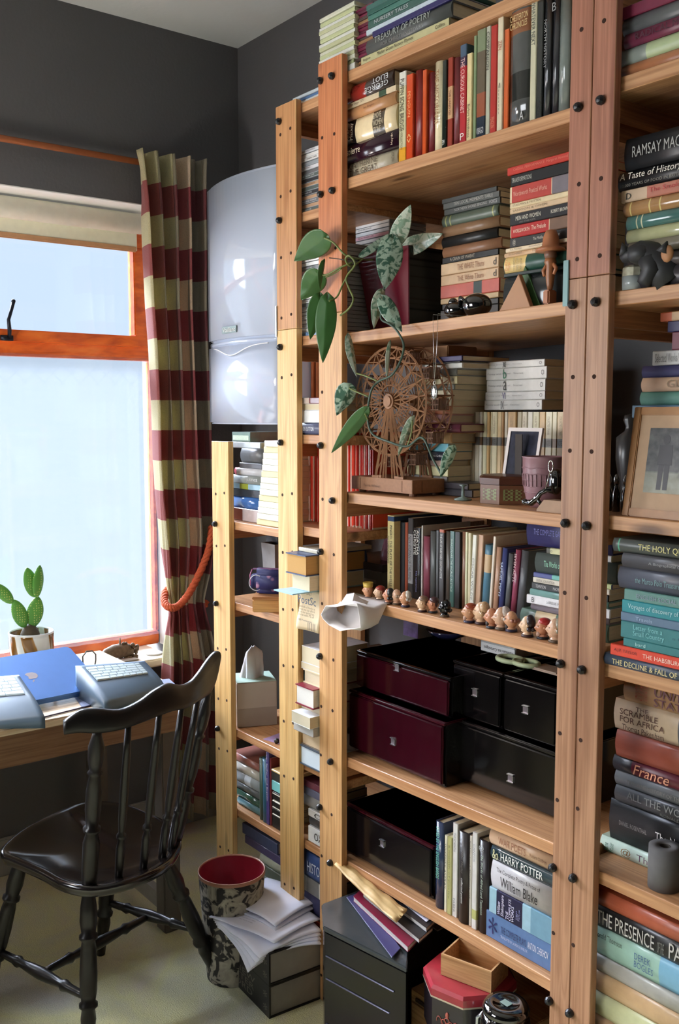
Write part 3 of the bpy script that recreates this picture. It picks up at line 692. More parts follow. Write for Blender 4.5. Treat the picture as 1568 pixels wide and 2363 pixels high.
stack('of the pile beside the right post', 1.51, 1180, [
 (384, 1172, 1325, (196, 62, 50), dict(texts=[('CASSELL PERFORMANCE  Margaret Atwood', .1, .92, .3, .7, (224, 130, 110))])), (402, 1180, 1325, (24, 24, 24), dict(texts=[('TRANSFORMATIONS', .02, .35, .3, .7, (190, 190, 180))])),
 (428, 1178, 1325, (228, 206, 170), dict(bands=[(.03, .66, (184, 68, 58)), (.67, 1, (120, 112, 118))], texts=[('Wordsworth Poetical Works', .06, .6, .35, .65, (226, 170, 150))])), (464, 1178, 1325, (224, 204, 164), dict(texts=[('STALLMAN & PRETTEN', .05, .5, .3, .7, (130, 110, 80))])), (476, 1178, 1325, (216, 186, 150), dict(texts=[('SASSOON & OWEN', .05, .6, .3, .7, (130, 110, 80))])),
 (488, 1178, 1325, (26, 24, 26), dict(texts=[('MEN AND WOMEN', .1, .5, .35, .72, (220, 214, 196)), ('ROBERT BROWNING', .66, .98, .35, .65, (220, 214, 196)), ('AND OTHER POEMS', .16, .42, .1, .25, (120, 116, 110))])),
 (514, 1179, 1325, (230, 206, 168), dict(bands=[(.01, .62, (178, 34, 30)), (.63, 1, (120, 90, 70))], texts=[('WORDSWORTH', .05, .32, .35, .65, (240, 216, 190)), ('The Prelude', .35, .58, .35, .72, (240, 216, 190))])),
 (541, 1178, 1325, (40, 38, 36), dict(texts=[('The Middle English Romances', .38, .8, .3, .7, (206, 200, 184)), ('@', .05, .1, .2, .8, (206, 200, 184))])), (563, 1168, 1325, (230, 208, 176), dict(texts=[('R. S. THOMAS', .08, .25, .25, .7, (110, 90, 70)), ('Somewhere in the Night', .36, .7, .25, .7, (110, 90, 70))])), (572, 1163, 1320, (212, 176, 138), dict(kind='hb', texts=[('GEORGE HERBERT', .1, .3, .25, .7, (90, 70, 50)), ('LOUISE DREW', .46, .7, .25, .8, (60, 50, 40))])),
 (582, 1164, 1320, (40, 80, 66), dict(kind='hb', bands=[(.01, .34, (232, 200, 130))], texts=[('Poetry\nPlays', .03, .12, .15, .85, (206, 110, 40), 0, 'up'), ('stories selections\npoems criticism\nletters journals', .15, .31, .1, .9, (110, 90, 50), 0, 'up')])),
 (618, 1164, 1320, (22, 38, 34)), (627, 1164, 1320, (58, 60, 60), dict(kind='hb', rough=.15)), 703], zt3(1245), .17)
# ================================================================== unit C, fourth board
z4 = SZ[4]+.0005
pz = []
pu = [1067, 1083, 1095, 1106, 1112, 1123, 1129, 1135, 1147, 1157, 1161, 1171, 1190, 1204, 1216, 1229, 1244, 1258, 1274, 1285, 1303]
pcs = [(196, 160, 112), (180, 168, 140), (214, 204, 180), (222, 216, 200), (212, 206, 172), (204, 168, 116), (222, 214, 184), (216, 206, 172), (206, 180, 138), (196, 156, 112), (206, 196, 176)]
for i in range(len(pu)-1):
    c = pcs[i % 11]; pz.append((pu[i], pu[i+1]-.3, 1050, 951 + (2 if i < 2 else 0), c, dict(bands=[(.60, .70, (110, 108, 104) if i % 3 else (126, 96, 70))], texts=[('NOTES', .62, .68, .2, .8, (60, 56, 50), 0, 'h'), ('COLLECTED STORIES', .74, .95, .35, .65, (150, 130, 100))] if i % 2 else [], what='classic')))
row('of the cream set on fourth board', 1.68, z4, pz, .13)
ztop = z4+max(.03, 0)+0
zr = PY(1190, 950, 1.68).z
stack('of the white volumes laid on the cream row', 1.69, 1130, [
 (835, 1123, 1257, (214, 212, 208)), (851, 1123, 1262, (212, 210, 206)), (878, 1124, 1259, (212, 210, 206)), (905, 1121, 1258, (210, 208, 206)), (924, 1119, 1251, (212, 210, 206)), 947], zr+.004, .12)
for o in [o for o in bpy.data.objects if o.get('label', '').endswith('white volumes laid on the cream row')]:
    l = 0
for k, o in enumerate([o for o in bpy.data.objects if o.get('group') == 'books of the white volumes laid on the cream row']):
    cv = [c for c in o.children if c.name.startswith('cover')][0]; xs = max(v.co.x for v in cv.data.vertices); zs_ = max(v.co.z for v in cv.data.vertices)
    lettering('O', o, (xs*.92, -.0008, zs_*.3), (1, 0, 0), (0, 0, 1), .008, zs_*.42, pm((70, 66, 66), .4, var=0), name='ring_mark')
    lettering(['IX', 'VI', 'a', 'b', 'XI'][k], o, (xs*.30, -.0008, zs_*.1), (1, 0, 0), (0, 0, 1), .010, zs_*.8, pm([(110, 110, 112), (92, 88, 140), (70, 70, 66), (60, 130, 96), (70, 70, 70)][k], .4, var=0), name='spine_emblem')
    lettering('Penny and Novel   Stories', o, (xs*.03, -.0008, zs_*.4), (1, 0, 0), (0, 0, 1), xs*.6, zs_*.2, pm((160, 158, 158), .4, var=0))
stack('of the mixed pile behind the wooden wheel', 1.60, 1030, [
 (822, 1004, 1066, (70, 66, 110)), (834, 972, 1062, (60, 60, 62)), (838, 968, 1067, (226, 226, 222), dict(texts=[('8', .58, .62, .2, .8, (30, 30, 30))])), (850, 962, 1053, (126, 126, 124), dict(kind='hb')), (867, 960, 1055, (214, 204, 160), dict(texts=[('ga', .88, .94, .3, .7, (70, 66, 50))])),
 (885, 960, 1048, (140, 148, 140)), (898, 958, 1043, (220, 212, 178)), (921, 958, 1042, (222, 214, 180), dict(texts=[('UP', .7, .76, .2, .8, (60, 60, 50))])), (934, 956, 1040, (196, 120, 84)), (953, 955, 1038, (196, 150, 150), dict(kind='hb')), (974, 955, 1062, (110, 44, 66), dict(kind='hb', texts=[('VERSES', .58, .85, .3, .8, (190, 150, 150))])),
 (994, 950, 1041, (212, 176, 128), dict(kind='hb')), (1019, 945, 1035, (120, 196, 214), dict(rough=.2)), (1038, 945, 1033, (28, 34, 52), dict(texts=[('RIVERS', .38, .52, .3, .65, (150, 150, 160)), ('John Griffiths', .62, .9, .3, .65, (230, 230, 230))])), (1058, 940, 1028, (200, 170, 156)), (1071, 940, 1034, (220, 216, 168)), (1094, 940, 1032, (120, 120, 122)), (1106, 938, 1080, (70, 66, 72)), (1120, 938, 1090, (56, 54, 60)), 1136], z4, .16)
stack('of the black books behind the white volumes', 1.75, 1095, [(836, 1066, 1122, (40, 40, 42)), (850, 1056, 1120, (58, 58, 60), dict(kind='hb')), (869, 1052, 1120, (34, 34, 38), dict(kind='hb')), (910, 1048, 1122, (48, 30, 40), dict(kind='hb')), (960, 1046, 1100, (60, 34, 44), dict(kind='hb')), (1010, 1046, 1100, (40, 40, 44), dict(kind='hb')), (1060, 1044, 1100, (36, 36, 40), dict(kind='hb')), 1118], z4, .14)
# ================================================================== unit C, fifth board
z5 = SZ[5]+.0005
le = R(4.2)
row('of the dark books behind the little heads', 1.575, z5, [
 (894, 909, 1300, 1190, (222, 206, 146), dict(bands=[(.93, .99, (50, 76, 112))], texts=[('PINERO: THE PLAYS OF THE WELLS', .12, .88, .45, .8, (60, 60, 60)), ('AUTOBIOGRAPHY', .4, .75, .12, .35, (90, 90, 80))], dy=-.02)),
 (910, 921.5, 1300, 1200, (38, 52, 72), dict(rough=.15, texts=[('SPL', .86, .95, .2, .8, (200, 200, 200), 0, 'h')])), (922, 934, 1300, 1206, (60, 62, 66)), (934.5, 941, 1300, 1206, (150, 74, 52)),
 (941.5, 953, 1300, 1196, (58, 56, 58), dict(bands=[(.18, .8, (150, 150, 152))], texts=[('NEW WOMAN OF THE MIND', .22, .78, .2, .8, (70, 70, 72))])), (953.5, 970, 1300, 1218, (30, 28, 30), dict(rough=.2, texts=[('AGATHA\nCHRISTIE', .62, .97, .15, .85, (226, 222, 214)), ('The mysterious', .1, .4, .4, .65, (130, 130, 170))])),
 (970.5, 975, 1300, 1213, (232, 230, 226)), (975.5, 990, 1300, 1238, (134, 70, 86), dict(kind='hb')), (991, 1003.5, 1300, 1226, (86, 90, 90), dict(kind='hb')),
 (1004, 1013, 1300, 1224, (58, 58, 60)), (1013.5, 1025, 1300, 1222, (54, 50, 50), dict(bands=[(.96, 1, (170, 84, 54))], texts=[('THE LIFE OF RUDYARD COXTON ETTIE', .35, .94, .3, .7, (206, 206, 200))])), (1025.5, 1038, 1300, 1226, (84, 78, 72), dict(kind='hb')),
 (1038.5, 1049, 1300, 1226, (70, 106, 100), dict(rough=.2, texts=[('SHAKESPEARE THE WORLD AS STAGE', .2, .9, .3, .7, (170, 200, 190))])), (1049.5, 1062, 1300, 1228, (34, 34, 36)), (1062.5, 1073, 1300, 1227, (140, 104, 84), dict(kind='hb')),
 (1073.5, 1079, 1300, 1228, (214, 214, 176)), (1079.5, 1087, 1300, 1230, (206, 196, 160))], .16)
row('of the books leaning at the right', 1.575, z5, [
 (1083, 1092, 1398, 1234, (226, 226, 214), dict(lean=R(3.0), texts=[('OSCAR WILDE', .15, .7, .25, .75, (130, 130, 120))])), (1095, 1107, 1400, 1234, (196, 160, 130), dict(lean=R(3.2), bands=[(0, .99, (196, 160, 130))])), (1109, 1123, 1405, 1257, (84, 128, 150), dict(lean=R(3.6), kind='hb', bands=[(.6, .86, (206, 178, 140))])),
 (1127, 1133, 1412, 1237, (226, 214, 196), dict(lean=R(4))), (1134, 1145, 1415, 1262, (190, 150, 124), dict(lean=R(4), kind='hb')), (1146, 1158, 1420, 1264, (66, 76, 128), dict(lean=R(4.6), kind='hb', texts=[('SAMUEL PEPYS', .3, .8, .3, .7, (190, 200, 220))])), (1161, 1172, 1425, 1277, (92, 96, 98), dict(lean=R(4.6), kind='hb')),
 (1174, 1186, 1432, 1268, (150, 72, 96), dict(lean=R(5.4), kind='hb', rough=.25, texts=[('SEVEN ACTS', .55, .95, .3, .7, (214, 190, 190))])), (1188, 1204, 1438, 1270, (84, 86, 90), dict(lean=R(5.6), kind='hb'))], .15)
stack('of the pile half behind the right post', 1.56, 1270, [
 (1197, 1217, 1414, (48, 46, 92), dict(kind='hb', texts=[('THE COMPLETE GARDENER', .1, .55, .4, .6, (90, 90, 160))])), (1263, 1262, 1412, (208, 206, 160), dict(bands=[(0, .06, (80, 80, 70)), (.8, 1, (190, 190, 190))], texts=[('O', .07, .1, .3, .7, (60, 60, 60))])), (1277, 1236, 1424, (74, 84, 80), dict(kind='hb', texts=[('The Works of', .13, .34, .35, .65, (150, 210, 180))])),
 (1323, 1232, 1412, (84, 92, 150), dict(bands=[(.25, .4, (120, 190, 180)), (.4, .5, (226, 140, 100)), (.86, 1, (200, 210, 150))])), (1334, 1231, 1408, (222, 216, 200), dict(texts=[('LIBERAL EDUCATION', .05, .3, .25, .75, (120, 110, 100))])), (1346, 1228, 1404, (56, 58, 60), dict(texts=[('TENNYSON', .06, .2, .3, .75, (200, 200, 200)), ('MACMILLAN', .3, .45, .3, .75, (200, 200, 200))])),
 (1362, 1222, 1404, (110, 150, 142), dict(kind='hb')), (1377, 1216, 1408, (236, 234, 236), dict(texts=[('LA PREUVE', .26, .38, .35, .65, (90, 90, 90)), ('MATHIEU', .4, .5, .35, .65, (50, 50, 50)), ('B', .07, .1, .2, .8, (50, 50, 50))])), (1397, 1224, 1406, (120, 110, 118), dict(kind='hb')), (1412, 1202, 1404, (100, 124, 110), dict(kind='hb', bands=[(.18, .42, (214, 190, 150))])), 1450], z5, .17)
# ================================================================== unit C, seventh board
z7 = SZ[7]+.0005
row('of the uprights beside the lacquer box', 1.485, z7, [
 (1004, 1022, 1990, 1897, (48, 62, 92), dict(kind='hb', rough=.2, texts=[('SAVED BY THE ENGLISH BARDS', .35, .95, .3, .7, (110, 190, 160))])), (1026, 1032, 2000, 1928, (222, 216, 190), dict(texts=[('SWEENEY ASTRAY', .3, .9, .2, .8, (90, 80, 70))])), (1032.5, 1043, 2010, 1932, (170, 166, 110), dict(texts=[('a month of poetry', .2, .9, .3, .7, (90, 90, 60))])),
 (1044, 1056, 2010, 1900, (212, 208, 204), dict(texts=[('TWELVE MONTHS', .7, .9, .3, .65, (110, 110, 110)), ('FABER', .05, .2, .3, .65, (110, 110, 110))])), (1057, 1080, 2010, 1920, (40, 34, 34), dict(kind='hb', texts=[('collected poems', .22, .5, .4, .65, (220, 220, 216), .2), ('John Hegley', .55, .8, .4, .65, (110, 106, 100), .2)])), (1081, 1089, 2010, 1928, (214, 208, 196), dict(texts=[('Selected Poems of', .3, .95, .3, .7, (120, 116, 110))])),
 (1089.5, 1101, 2020, 1921, (206, 202, 198), dict(bands=[(.1, .2, (176, 176, 110))], texts=[('CANTOS', .7, .88, .3, .65, (120, 120, 120))])), (1101.5, 1126, 2030, 1939, (38, 32, 36), dict(kind='hb', texts=[('The Works of Alfred Lord Tennyson', .2, .85, .35, .65, (180, 196, 180), .2), ('@', .88, .95, .2, .7, (170, 170, 170), 0, 'h')]))], .15)
stack('of the poetry pile by the seamed post', 1.488, 1137, [
 (1918, 1131, 1290, (206, 170, 138), dict(kind='hb', texts=[('WAR POETS', .15, .56, .3, .8, (150, 100, 76)), ('Robert Giddings', .62, .86, .35, .65, (120, 80, 60))])),
 (1951, 1134, 1290, (34, 50, 56), dict(kind='hb', rough=.2, bands=[(.16, .98, (52, 66, 70))], texts=[('HARRY POTTER', .17, .80, .3, .85, (236, 236, 230)), ('&o', .04, .13, .2, .9, (214, 206, 160))])),
 (1982, 1135, 1290, (176, 171, 170), dict(kind='hb', texts=[('The Complete Poetry & Prose of', .1, .76, .66, .86, (40, 34, 34)), ('William Blake', .16, .72, .22, .58, (24, 20, 22)), ('Edited by David V. Erdman', .3, .6, .08, .16, (170, 160, 160))])),
 (2044, 1130, 1290, (150, 184, 200), dict(rough=.2, bands=[(.11, .5, (24, 20, 60)), (.62, .95, (110, 150, 172))], texts=[('William\nShakespeare', .13, .24, .1, .92, (220, 214, 226), .2, 'up'), ('THE\nCOMPLETE\nWORKS', .26, .38, .08, .92, (220, 214, 226), 0, 'up'), ('WELLS\nAND\nTAYLOR', .41, .47, .25, .7, (150, 150, 180), 0, 'up')])),
 (2101, 1123, 1290, (90, 120, 166), dict(rough=.2, texts=[('THE COMPLETE PLAYS', .22, .58, .42, .68, (40, 44, 90)), ('ANTON CHEKHOV', .6, .88, .42, .68, (220, 224, 236)), ('TRANSLATED BY LAURENCE SENELICK', .22, .6, .24, .34, (180, 190, 220)), ('*', .04, .16, .2, .85, (44, 44, 96))])), 2160], z7, .17)
# ================================================================== unit D books (right edge)
def zD(k): return zsD[k]+.0005
RX = 1760
stack('of the pile top right above the boards', 1.475, 1437, [
 (14, 1436, RX, (120, 40, 66)), (44, 1438, RX, (92, 94, 94), dict(kind='hb')), (84, 1440, RX, (110, 44, 66), dict(kind='hb', texts=[('RADICAL MAZE', .1, .55, .3, .75, (60, 22, 40))])), (119, 1432, RX, (140, 148, 140), dict(kind='hb', bands=[(.2, .9, (176, 190, 146))])), (158, 1434, RX, (166, 108, 72), dict(kind='hb')), 186], zD(1), .17)
stack('of the cookery pile above the dark cat', 1.475, 1440, [
 (322, 1443, RX, (30, 30, 32), dict(kind='hb', texts=[('RAMSAY MACDONALD', .07, .70, .36, .70, (170, 170, 166))])), (395, 1428, RX, (24, 24, 26), dict(kind='hb', texts=[('A Taste of History', .02, .48, .42, .88, (226, 220, 206), .2), ('10,000 YEARS OF FOOD IN BRITAIN', .03, .5, .12, .3, (130, 126, 116))])),
 (438, 1435, RX, (206, 178, 150), dict(bands=[(.2, 1, (186, 116, 96))], texts=[('The Smoking', .22, .5, .3, .8, (190, 60, 60)), ('D', .04, .08, .2, .7, (50, 50, 40))])), (466, 1440, RX, (170, 128, 84), dict(kind='hb', rough=.15, bands=[(.05, .06, (220, 200, 130)), (.2, .21, (220, 200, 130)), (.28, .29, (220, 200, 130))])), (499, 1446, RX, (78, 118, 112), dict(kind='hb', rough=.12, bands=[(.08, .09, (206, 206, 170)), (.12, .13, (206, 206, 170))])), (530, 1446, RX, (176, 176, 134), dict(kind='hb', rough=.15)), (560, 1450, RX, (120, 112, 96), dict(kind='hb')), (590, 1450, RX, (70, 60, 58), dict(kind='hb')), (625, 1450, RX, (50, 46, 50), dict(kind='hb')), 668], zD(2), .17)
stack('of the tower behind the family photograph', 1.56, 1490, [
 (724, 1525, RX, (206, 110, 76), dict(bands=[(.12, 1, (206, 170, 130))])), (745, 1542, RX, (56, 50, 96)), (770, 1552, RX, (120, 44, 62)), (810, 1507, RX, (206, 204, 202), dict(texts=[('Selected Works Vol', .03, .3, .2, .8, (120, 120, 120))])), (843, 1482, RX, (66, 66, 106), dict(kind='hb')), (870, 1481, RX, (226, 190, 158), dict(kind='hb', texts=[('GLASSWARE', .24, .8, .25, .8, (130, 96, 50))])), (902, 1478, RX, (110, 160, 144), dict(kind='hb')), (932, 1460, RX, (104, 146, 178)), (962, 1462, RX, (60, 60, 70), dict(kind='hb')), (1010, 1462, RX, (50, 50, 56), dict(kind='hb')), (1070, 1462, RX, (70, 60, 60), dict(kind='hb')), (1130, 1462, RX, (44, 44, 52), dict(kind='hb')), 1178], zD(3), .15)
TL = (60, 126, 130)
stack('of the teal pile right of the post', 1.455, 1440, [
 (1244, 1415, RX, (76, 80, 78), dict(kind='hb', texts=[("THE HOLY QUR'AN", .2, .62, .25, .8, (206, 196, 120))], bands=[(.04, .05, (90, 170, 140))])), (1274, 1436, RX, (72, 70, 72), dict(kind='hb', texts=[('A Biographical Companion', .22, .6, .35, .6, (150, 150, 150))])), (1306, 1428, RX, (76, 78, 88), dict(kind='hb', texts=[('the Marco Polo Treasures Book of', .14, .6, .35, .62, (110, 150, 150))])),
 (1353, 1442, RX, (96, 140, 132), dict(texts=[('ENGLISH SOCIAL HISTORY', .1, .6, .3, .7, (140, 150, 170))])), (1377, 1437, RX, (40, 138, 148), dict(texts=[('Voyages of discovery of the Early Middle Ages', .05, .8, .25, .75, (180, 220, 224))])), (1405, 1434, RX, (96, 120, 146), dict(texts=[('Travels', .12, .25, .3, .7, (160, 180, 206))])), (1425, 1434, RX, TL, dict(texts=[('Letter from a\nSmall Country', .1, .34, .15, .9, (130, 200, 204)), ('a history of the north', .4, .9, .4, .62, (40, 90, 110))])), (1462, 1440, RX, TL, dict(texts=[('bard', .1, .18, .3, .7, (170, 214, 214))])),
 (1481, 1410, RX, (222, 74, 52), dict(texts=[('A.J.P. TAYLOR', .03, .2, .35, .7, (90, 30, 24)), ('THE HABSBURG MONARCHY 1809-1918', .24, .92, .32, .7, (250, 220, 200))])), (1506, 1394, RX, (64, 76, 92), dict(kind='hb', bands=[], texts=[('THE DECLINE & FALL OF THE HABSBURG EMPIRE', .07, .95, .25, .7, (226, 206, 140))])), 1532], zD(4), .17)
stack('of the thick history pile below the board', 1.545, 1440, [
 (1548, 1447, RX, (58, 56, 56), dict(texts=[('ANCIENT GREECE', .3, .8, .2, .7, (140, 140, 136))])), (1566, 1441, RX, (160, 122, 88), dict(kind='hb', texts=[('UNITED\nSTATES', .25, .58, .12, .9, (96, 54, 72)), ('HISTORY OF THE', .1, .2, .2, .9, (150, 70, 56), 0, 'up')])),
 (1614, 1419, RX, (200, 176, 148), dict(kind='hb', bands=[(.47, 1, (92, 92, 100))], texts=[('THE', .17, .26, .76, .9, (84, 50, 40)), ('SCRAMBLE\nFOR AFRICA', .05, .38, .3, .74, (84, 50, 40)), ('Thomas Pakenham', .07, .38, .06, .24, (70, 40, 34))])), (1682, 1422, RX, (142, 70, 52), dict(kind='hb')),
 (1741, 1416, RX, (100, 26, 46), dict(kind='hb', bands=[(0, .14, (38, 36, 42))], texts=[('France', .16, .42, .15, .85, (230, 160, 130), .25)])), (1774, 1420, RX, (96, 96, 98), dict(kind='hb', texts=[('TREMAINE HISTORY OF THE', .1, .5, .3, .6, (130, 126, 124))])), (1806, 1420, RX, (62, 62, 64), dict(kind='hb', texts=[('ALL THE WORLD', .1, .62, .42, .88, (140, 140, 140)), ('RONALD HARWOOD', .35, .7, .1, .3, (100, 100, 100))])),
 (1842, 1408, RX, (18, 18, 20), dict(kind='hb', texts=[('The National', .34, .62, .4, .62, (230, 226, 226)), ('DANIEL ROSENTHAL', .08, .28, .45, .56, (170, 166, 166))])), (1932, 1387, RX, (196, 214, 196), dict(kind='hb', rough=.25, texts=[('The Armies', .26, .6, .3, .75, (120, 96, 110)), ('Anne\nFraser', .03, .1, .15, .8, (40, 96, 70), 0, 'up'), ('@', .15, .22, .2, .8, (150, 110, 60))])), 1965], zD(5), .15)
stack('of the bottom right floor pile', 1.478, 1370, [
 (2046, 1370, RX, (162, 82, 56), dict(kind='hb')), (2070, 1366, RX, (34, 32, 32), dict(kind='hb', texts=[('THE PRESENCE', .05, .42, .2, .85, (190, 186, 180)), ('OF THE', .44, .48, .2, .7, (120, 120, 116)), ('PAST', .51, .66, .2, .9, (190, 186, 180))])), (2101, 1364, RX, (150, 184, 168), dict(kind='hb', bands=[(.45, .6, (120, 170, 196)), (.6, 1, (60, 70, 100))], texts=[('Donald Thomson', .04, .22, .65, .85, (60, 70, 60)), ('DEREK\nBOGLES', .3, .42, .25, .75, (60, 90, 130))])), (2142, 1364, RX, (154, 150, 140), dict(kind='hb')),
 (2166, 1364, RX, (186, 152, 112), dict(kind='hb')), (2196, 1364, RX, (190, 190, 146), dict(kind='hb')), (2230, 1363, RX, (176, 140, 104), dict(kind='hb')), (2256, 1362, RX, (226, 220, 190)), (2262, 1362, RX, (70, 72, 76)), (2290, 1362, RX, (60, 58, 72)), (2340, 1362, RX, (84, 80, 82), dict(kind='hb')), 2440], zD(6), .15)
# ================================================================== unit A books
def zA_(k): return zsA[k]+.0005
cs = [(214, 210, 190), (218, 216, 202), (222, 218, 192), (214, 204, 156)]
it = [(1017+i*14.1, 599+max(0, 13-i)*1.35-6, 655, cs[(i*7) % 4]) for i in range(14)]
stack('of the cream books by the jointed post', 1.475, 626, it+[1214], zA_(1), .12)
stack('of the small pile beside the low post', 1.49, 560, [
 (1020, 524, 600, (206, 214, 222), dict(dy=.01)), (1034, 556, 612, (84, 84, 86), dict(kind='hb')), (1067, 553, 604, (96, 98, 106)), (1079, 541, 606, (206, 206, 214), dict(kind='hb', bands=[(0, .08, (200, 60, 84))])), (1096, 533, 604, (140, 146, 144), dict(kind='hb', texts=[('JUSTICE', .55, .9, .3, .7, (190, 190, 190))])), (1115, 529, 601, (150, 186, 206), dict(rough=.15, bands=[(.35, .62, (150, 160, 60))])), (1128, 529, 600, (40, 46, 56)), (1145, 530, 599, (70, 116, 186), dict(rough=.15, kind='hb')), (1172, 530, 598, (190, 176, 176), dict(rough=.12, bands=[(.1, .45, (130, 70, 60))])), 1201], zA_(1), .14)
t_ = thing('disc_case', 'green and grey disc case lying on the low pile beside the boiler', 'case', (PY(536, 1018, 1.50).x, 1.50, PY(555, 1020, 1.49).z+.001))
mesh_obj('case_body', bx(((0, 0, 0), (.10, .12, .028)), bev=.001), pm((96, 120, 108), .15, var=.2), t_)
mesh_obj('case_label', bx(((.006, -.0006, .004), (.092, 0, .018))), pm((180, 196, 176), .4, var=.3, nscale=300), t_)
stack('of the pile on the low narrow board', 1.49, 560, [
 (1748, 535, 600, (150, 96, 84), dict(kind='hb')), (1768, 533, 600, (190, 186, 176), dict(kind='hb', rough=.2)), (1790, 532, 600, (150, 158, 162), dict(kind='hb', bands=[(.5, .7, (206, 216, 226))])), (1818, 536, 600, (96, 100, 100), dict(kind='hb')), (1836, 545, 602, (60, 90, 76), dict(kind='hb', rough=.2)), (1855, 548, 602, (90, 130, 138), dict(kind='hb')), 1873], zA_(4), .13)
row('of the uprights on the low narrow board', 1.478, zA_(4), [(597, 604, 1850, 1750, (70, 92, 80), dict(kind='hb')), (604.5, 614, 1850, 1752, (50, 100, 128), dict(kind='hb')), (614.5, 621, 1850, 1722, (72, 60, 120), dict(texts=[('Susan Spiller and Bryson', .3, .95, .25, .75, (220, 220, 226))])), (621.5, 626, 1850, 1750, (110, 34, 44), dict())], .13)
stack('of the orange-topped paperbacks by the post', 1.479, 636, [
 (1779, 627, 668, (230, 200, 140)), (1784, 627, 668, (60, 60, 56)), (1806, 628, 668, (130, 206, 210)), (1829, 629, 668, (40, 38, 36)), (1833, 629, 668, (226, 220, 200)), (1836, 629, 668, (36, 34, 34)), (1849, 629, 668, (226, 220, 200)), (1852, 629, 668, (36, 34, 34)), (1864, 629, 668, (226, 220, 200)), (1867, 629, 668, (36, 34, 34)), (1880, 629, 668, (226, 220, 200)), (1883, 629, 668, (36, 34, 34)), 1912], zA_(4), .11)
stack('of the dim floor pile behind the bin', 1.49, 600, [
 (1925, 560, 640, (86, 96, 130)), (1945, 566, 655, (96, 90, 130)), (1960, 600, 655, (190, 196, 176), dict(kind='hb')), (1976, 602, 655, (110, 120, 110)), (1996, 604, 655, (140, 150, 142), dict(kind='hb')), (2015, 606, 655, (130, 44, 56), dict(kind='hb')), (2034, 606, 655, (190, 180, 170), dict(kind='hb')), 2056], zA_(5), .13)
# ================================================================== unit B
def zB_(k): return zsB[k]+.0005
CDC = [(206, 210, 206), (110, 110, 112), (222, 222, 218), (54, 56, 60), (150, 156, 160), (64, 84, 140), (226, 224, 220), (186, 150, 120), (90, 100, 96), (212, 212, 216), (60, 60, 60)]
def cds(phrase, y, x0, x1, z0, z1, seed, thick=.0104, cols=CDC):
    r = random.Random(seed); n = int((z1-z0)/thick)
    for i in range(n):
        j = r.uniform(-.004, .004); c = cols[r.randrange(len(cols))]; pos = 'topmost' if i == n-1 else 'bottom one' if i == 0 else ordn(n-1-i)+' from top'
        root = thing('compact_disc', '%s disc case, %s %s' % (word(c), pos, phrase), 'disc', (x0+j, y+abs(j), z0+i*thick), 0, 'discs '+phrase)
        mesh_obj('jewel_case', bx(((0, 0, 0), (x1-x0, .125, thick-.0012)), bev=.0006, seg=1), pm((190, 196, 200), .15, var=0), root)
        mesh_obj('spine_insert', bx(((.002, -.0005, .0008), (x1-x0-.002, 0, thick-.0018))), pm(c, .3, var=.1), root)
        if i % 2 == 0: lettering(['BLUE TRAIN LIVE', 'MOZART PIANO', 'SONGS AND DANCES', 'CELLO SUITES'][i % 4], root, ((x1-x0)*.1, -.0006, .0034), (1, 0, 0), (0, 0, 1), (x1-x0)*(.3+.3*r.random()), .0034, pm((60, 60, 60) if sum(c) > 380 else (220, 220, 220), .5, var=0))
xa = -2.205
cds('of the discs under the upper board', 1.478, -2.105, -1.963, zB_(1), PY(700, 345, 1.478).z, 3)
LC = [(246, 246, 246), (236, 240, 242), (252, 252, 252), (226, 232, 240), (246, 196, 212), (130, 170, 216), (120, 126, 130), (250, 244, 234)]
cds('of the left discs behind the plant leaves', 1.478, -2.105, -1.963, zB_(2), PY(700, 560, 1.478).z, 5, cols=LC)
cds('of the right discs beside the maroon pot', 1.62, -2.042, -1.905, zB_(2), PY(800, 530, 1.65).z, 8, cols=LC)
stack('of the short pile between the posts', 1.470, 715, [
 (917, 667, 760, (206, 190, 180), dict(bands=[(.4, 1, (110, 44, 44))], rough=.2)), (931, 683, 760, (230, 232, 236), dict(flip=True)), (946, 699, 760, (236, 238, 240)), (974, 687, 760, (84, 90, 120), dict(kind='hb', texts=[('STEVEN SUTTON', .10, .55, .3, .65, (226, 230, 236))])), 1001], zB_(3), .15, xlim=(-2.105, -1.90))
stack('of the thin journals on the highest narrow board', 1.474, 705, [(212, 676, 760, (190, 200, 206), dict(rough=.2)), (220, 680, 760, (90, 120, 160), dict(rough=.2)), (228, 682, 760, (206, 206, 200)), 236], zB_(0), .17)
# red spined magazines
r = random.Random(12); xm = -2.205; k = 0
while xm < -1.900:
    t = r.uniform(.0042, .0062); c = [(236, 62, 44), (246, 86, 60), (250, 214, 196), (226, 52, 38), (252, 226, 210)][k % 5]
    h = .246+r.uniform(-.002, .002)
    make_book('red or pale spined magazine in the tight upright row between the two posts', 'red-spined magazines on the narrow board', (xm, 1.56+r.uniform(0, .004), zB_(4)), t, h, .19, c, False, bands=[(.0, .02, (236, 220, 206))] if k % 2 else [], rough=.3, cat='magazine', nm='magazine', pagec=(236, 226, 216), kind='pb')
    xm += t+.0024; k += 1
stack('of the pale boxes above the red magazines', 1.60, 830, [(1046, 797, 850, (150, 150, 158), dict(what='volume')), (1057, 797, 850, (206, 208, 216), dict(what='volume')), (1073, 798, 849, (206, 210, 220), dict(what='volume')), 1098], zB_(4)+.2485, .16)
t_ = thing('grey_stone', 'rounded grey stone lying on the red magazines', 'stone', (PY(722, 1085, 1.57).x+.014, 1.60, zB_(4)+.249))
bm = bmesh.new(); ball(bm, (0, 0, .022), (.034, .03, .024), 3)
for v in bm.verts: v.co *= 1+.07*math.sin(v.co.x*190)*math.cos(v.co.y*150)
mesh_obj('stone_body', bm, pm((96, 108, 110), .7, var=.25), t_, True)
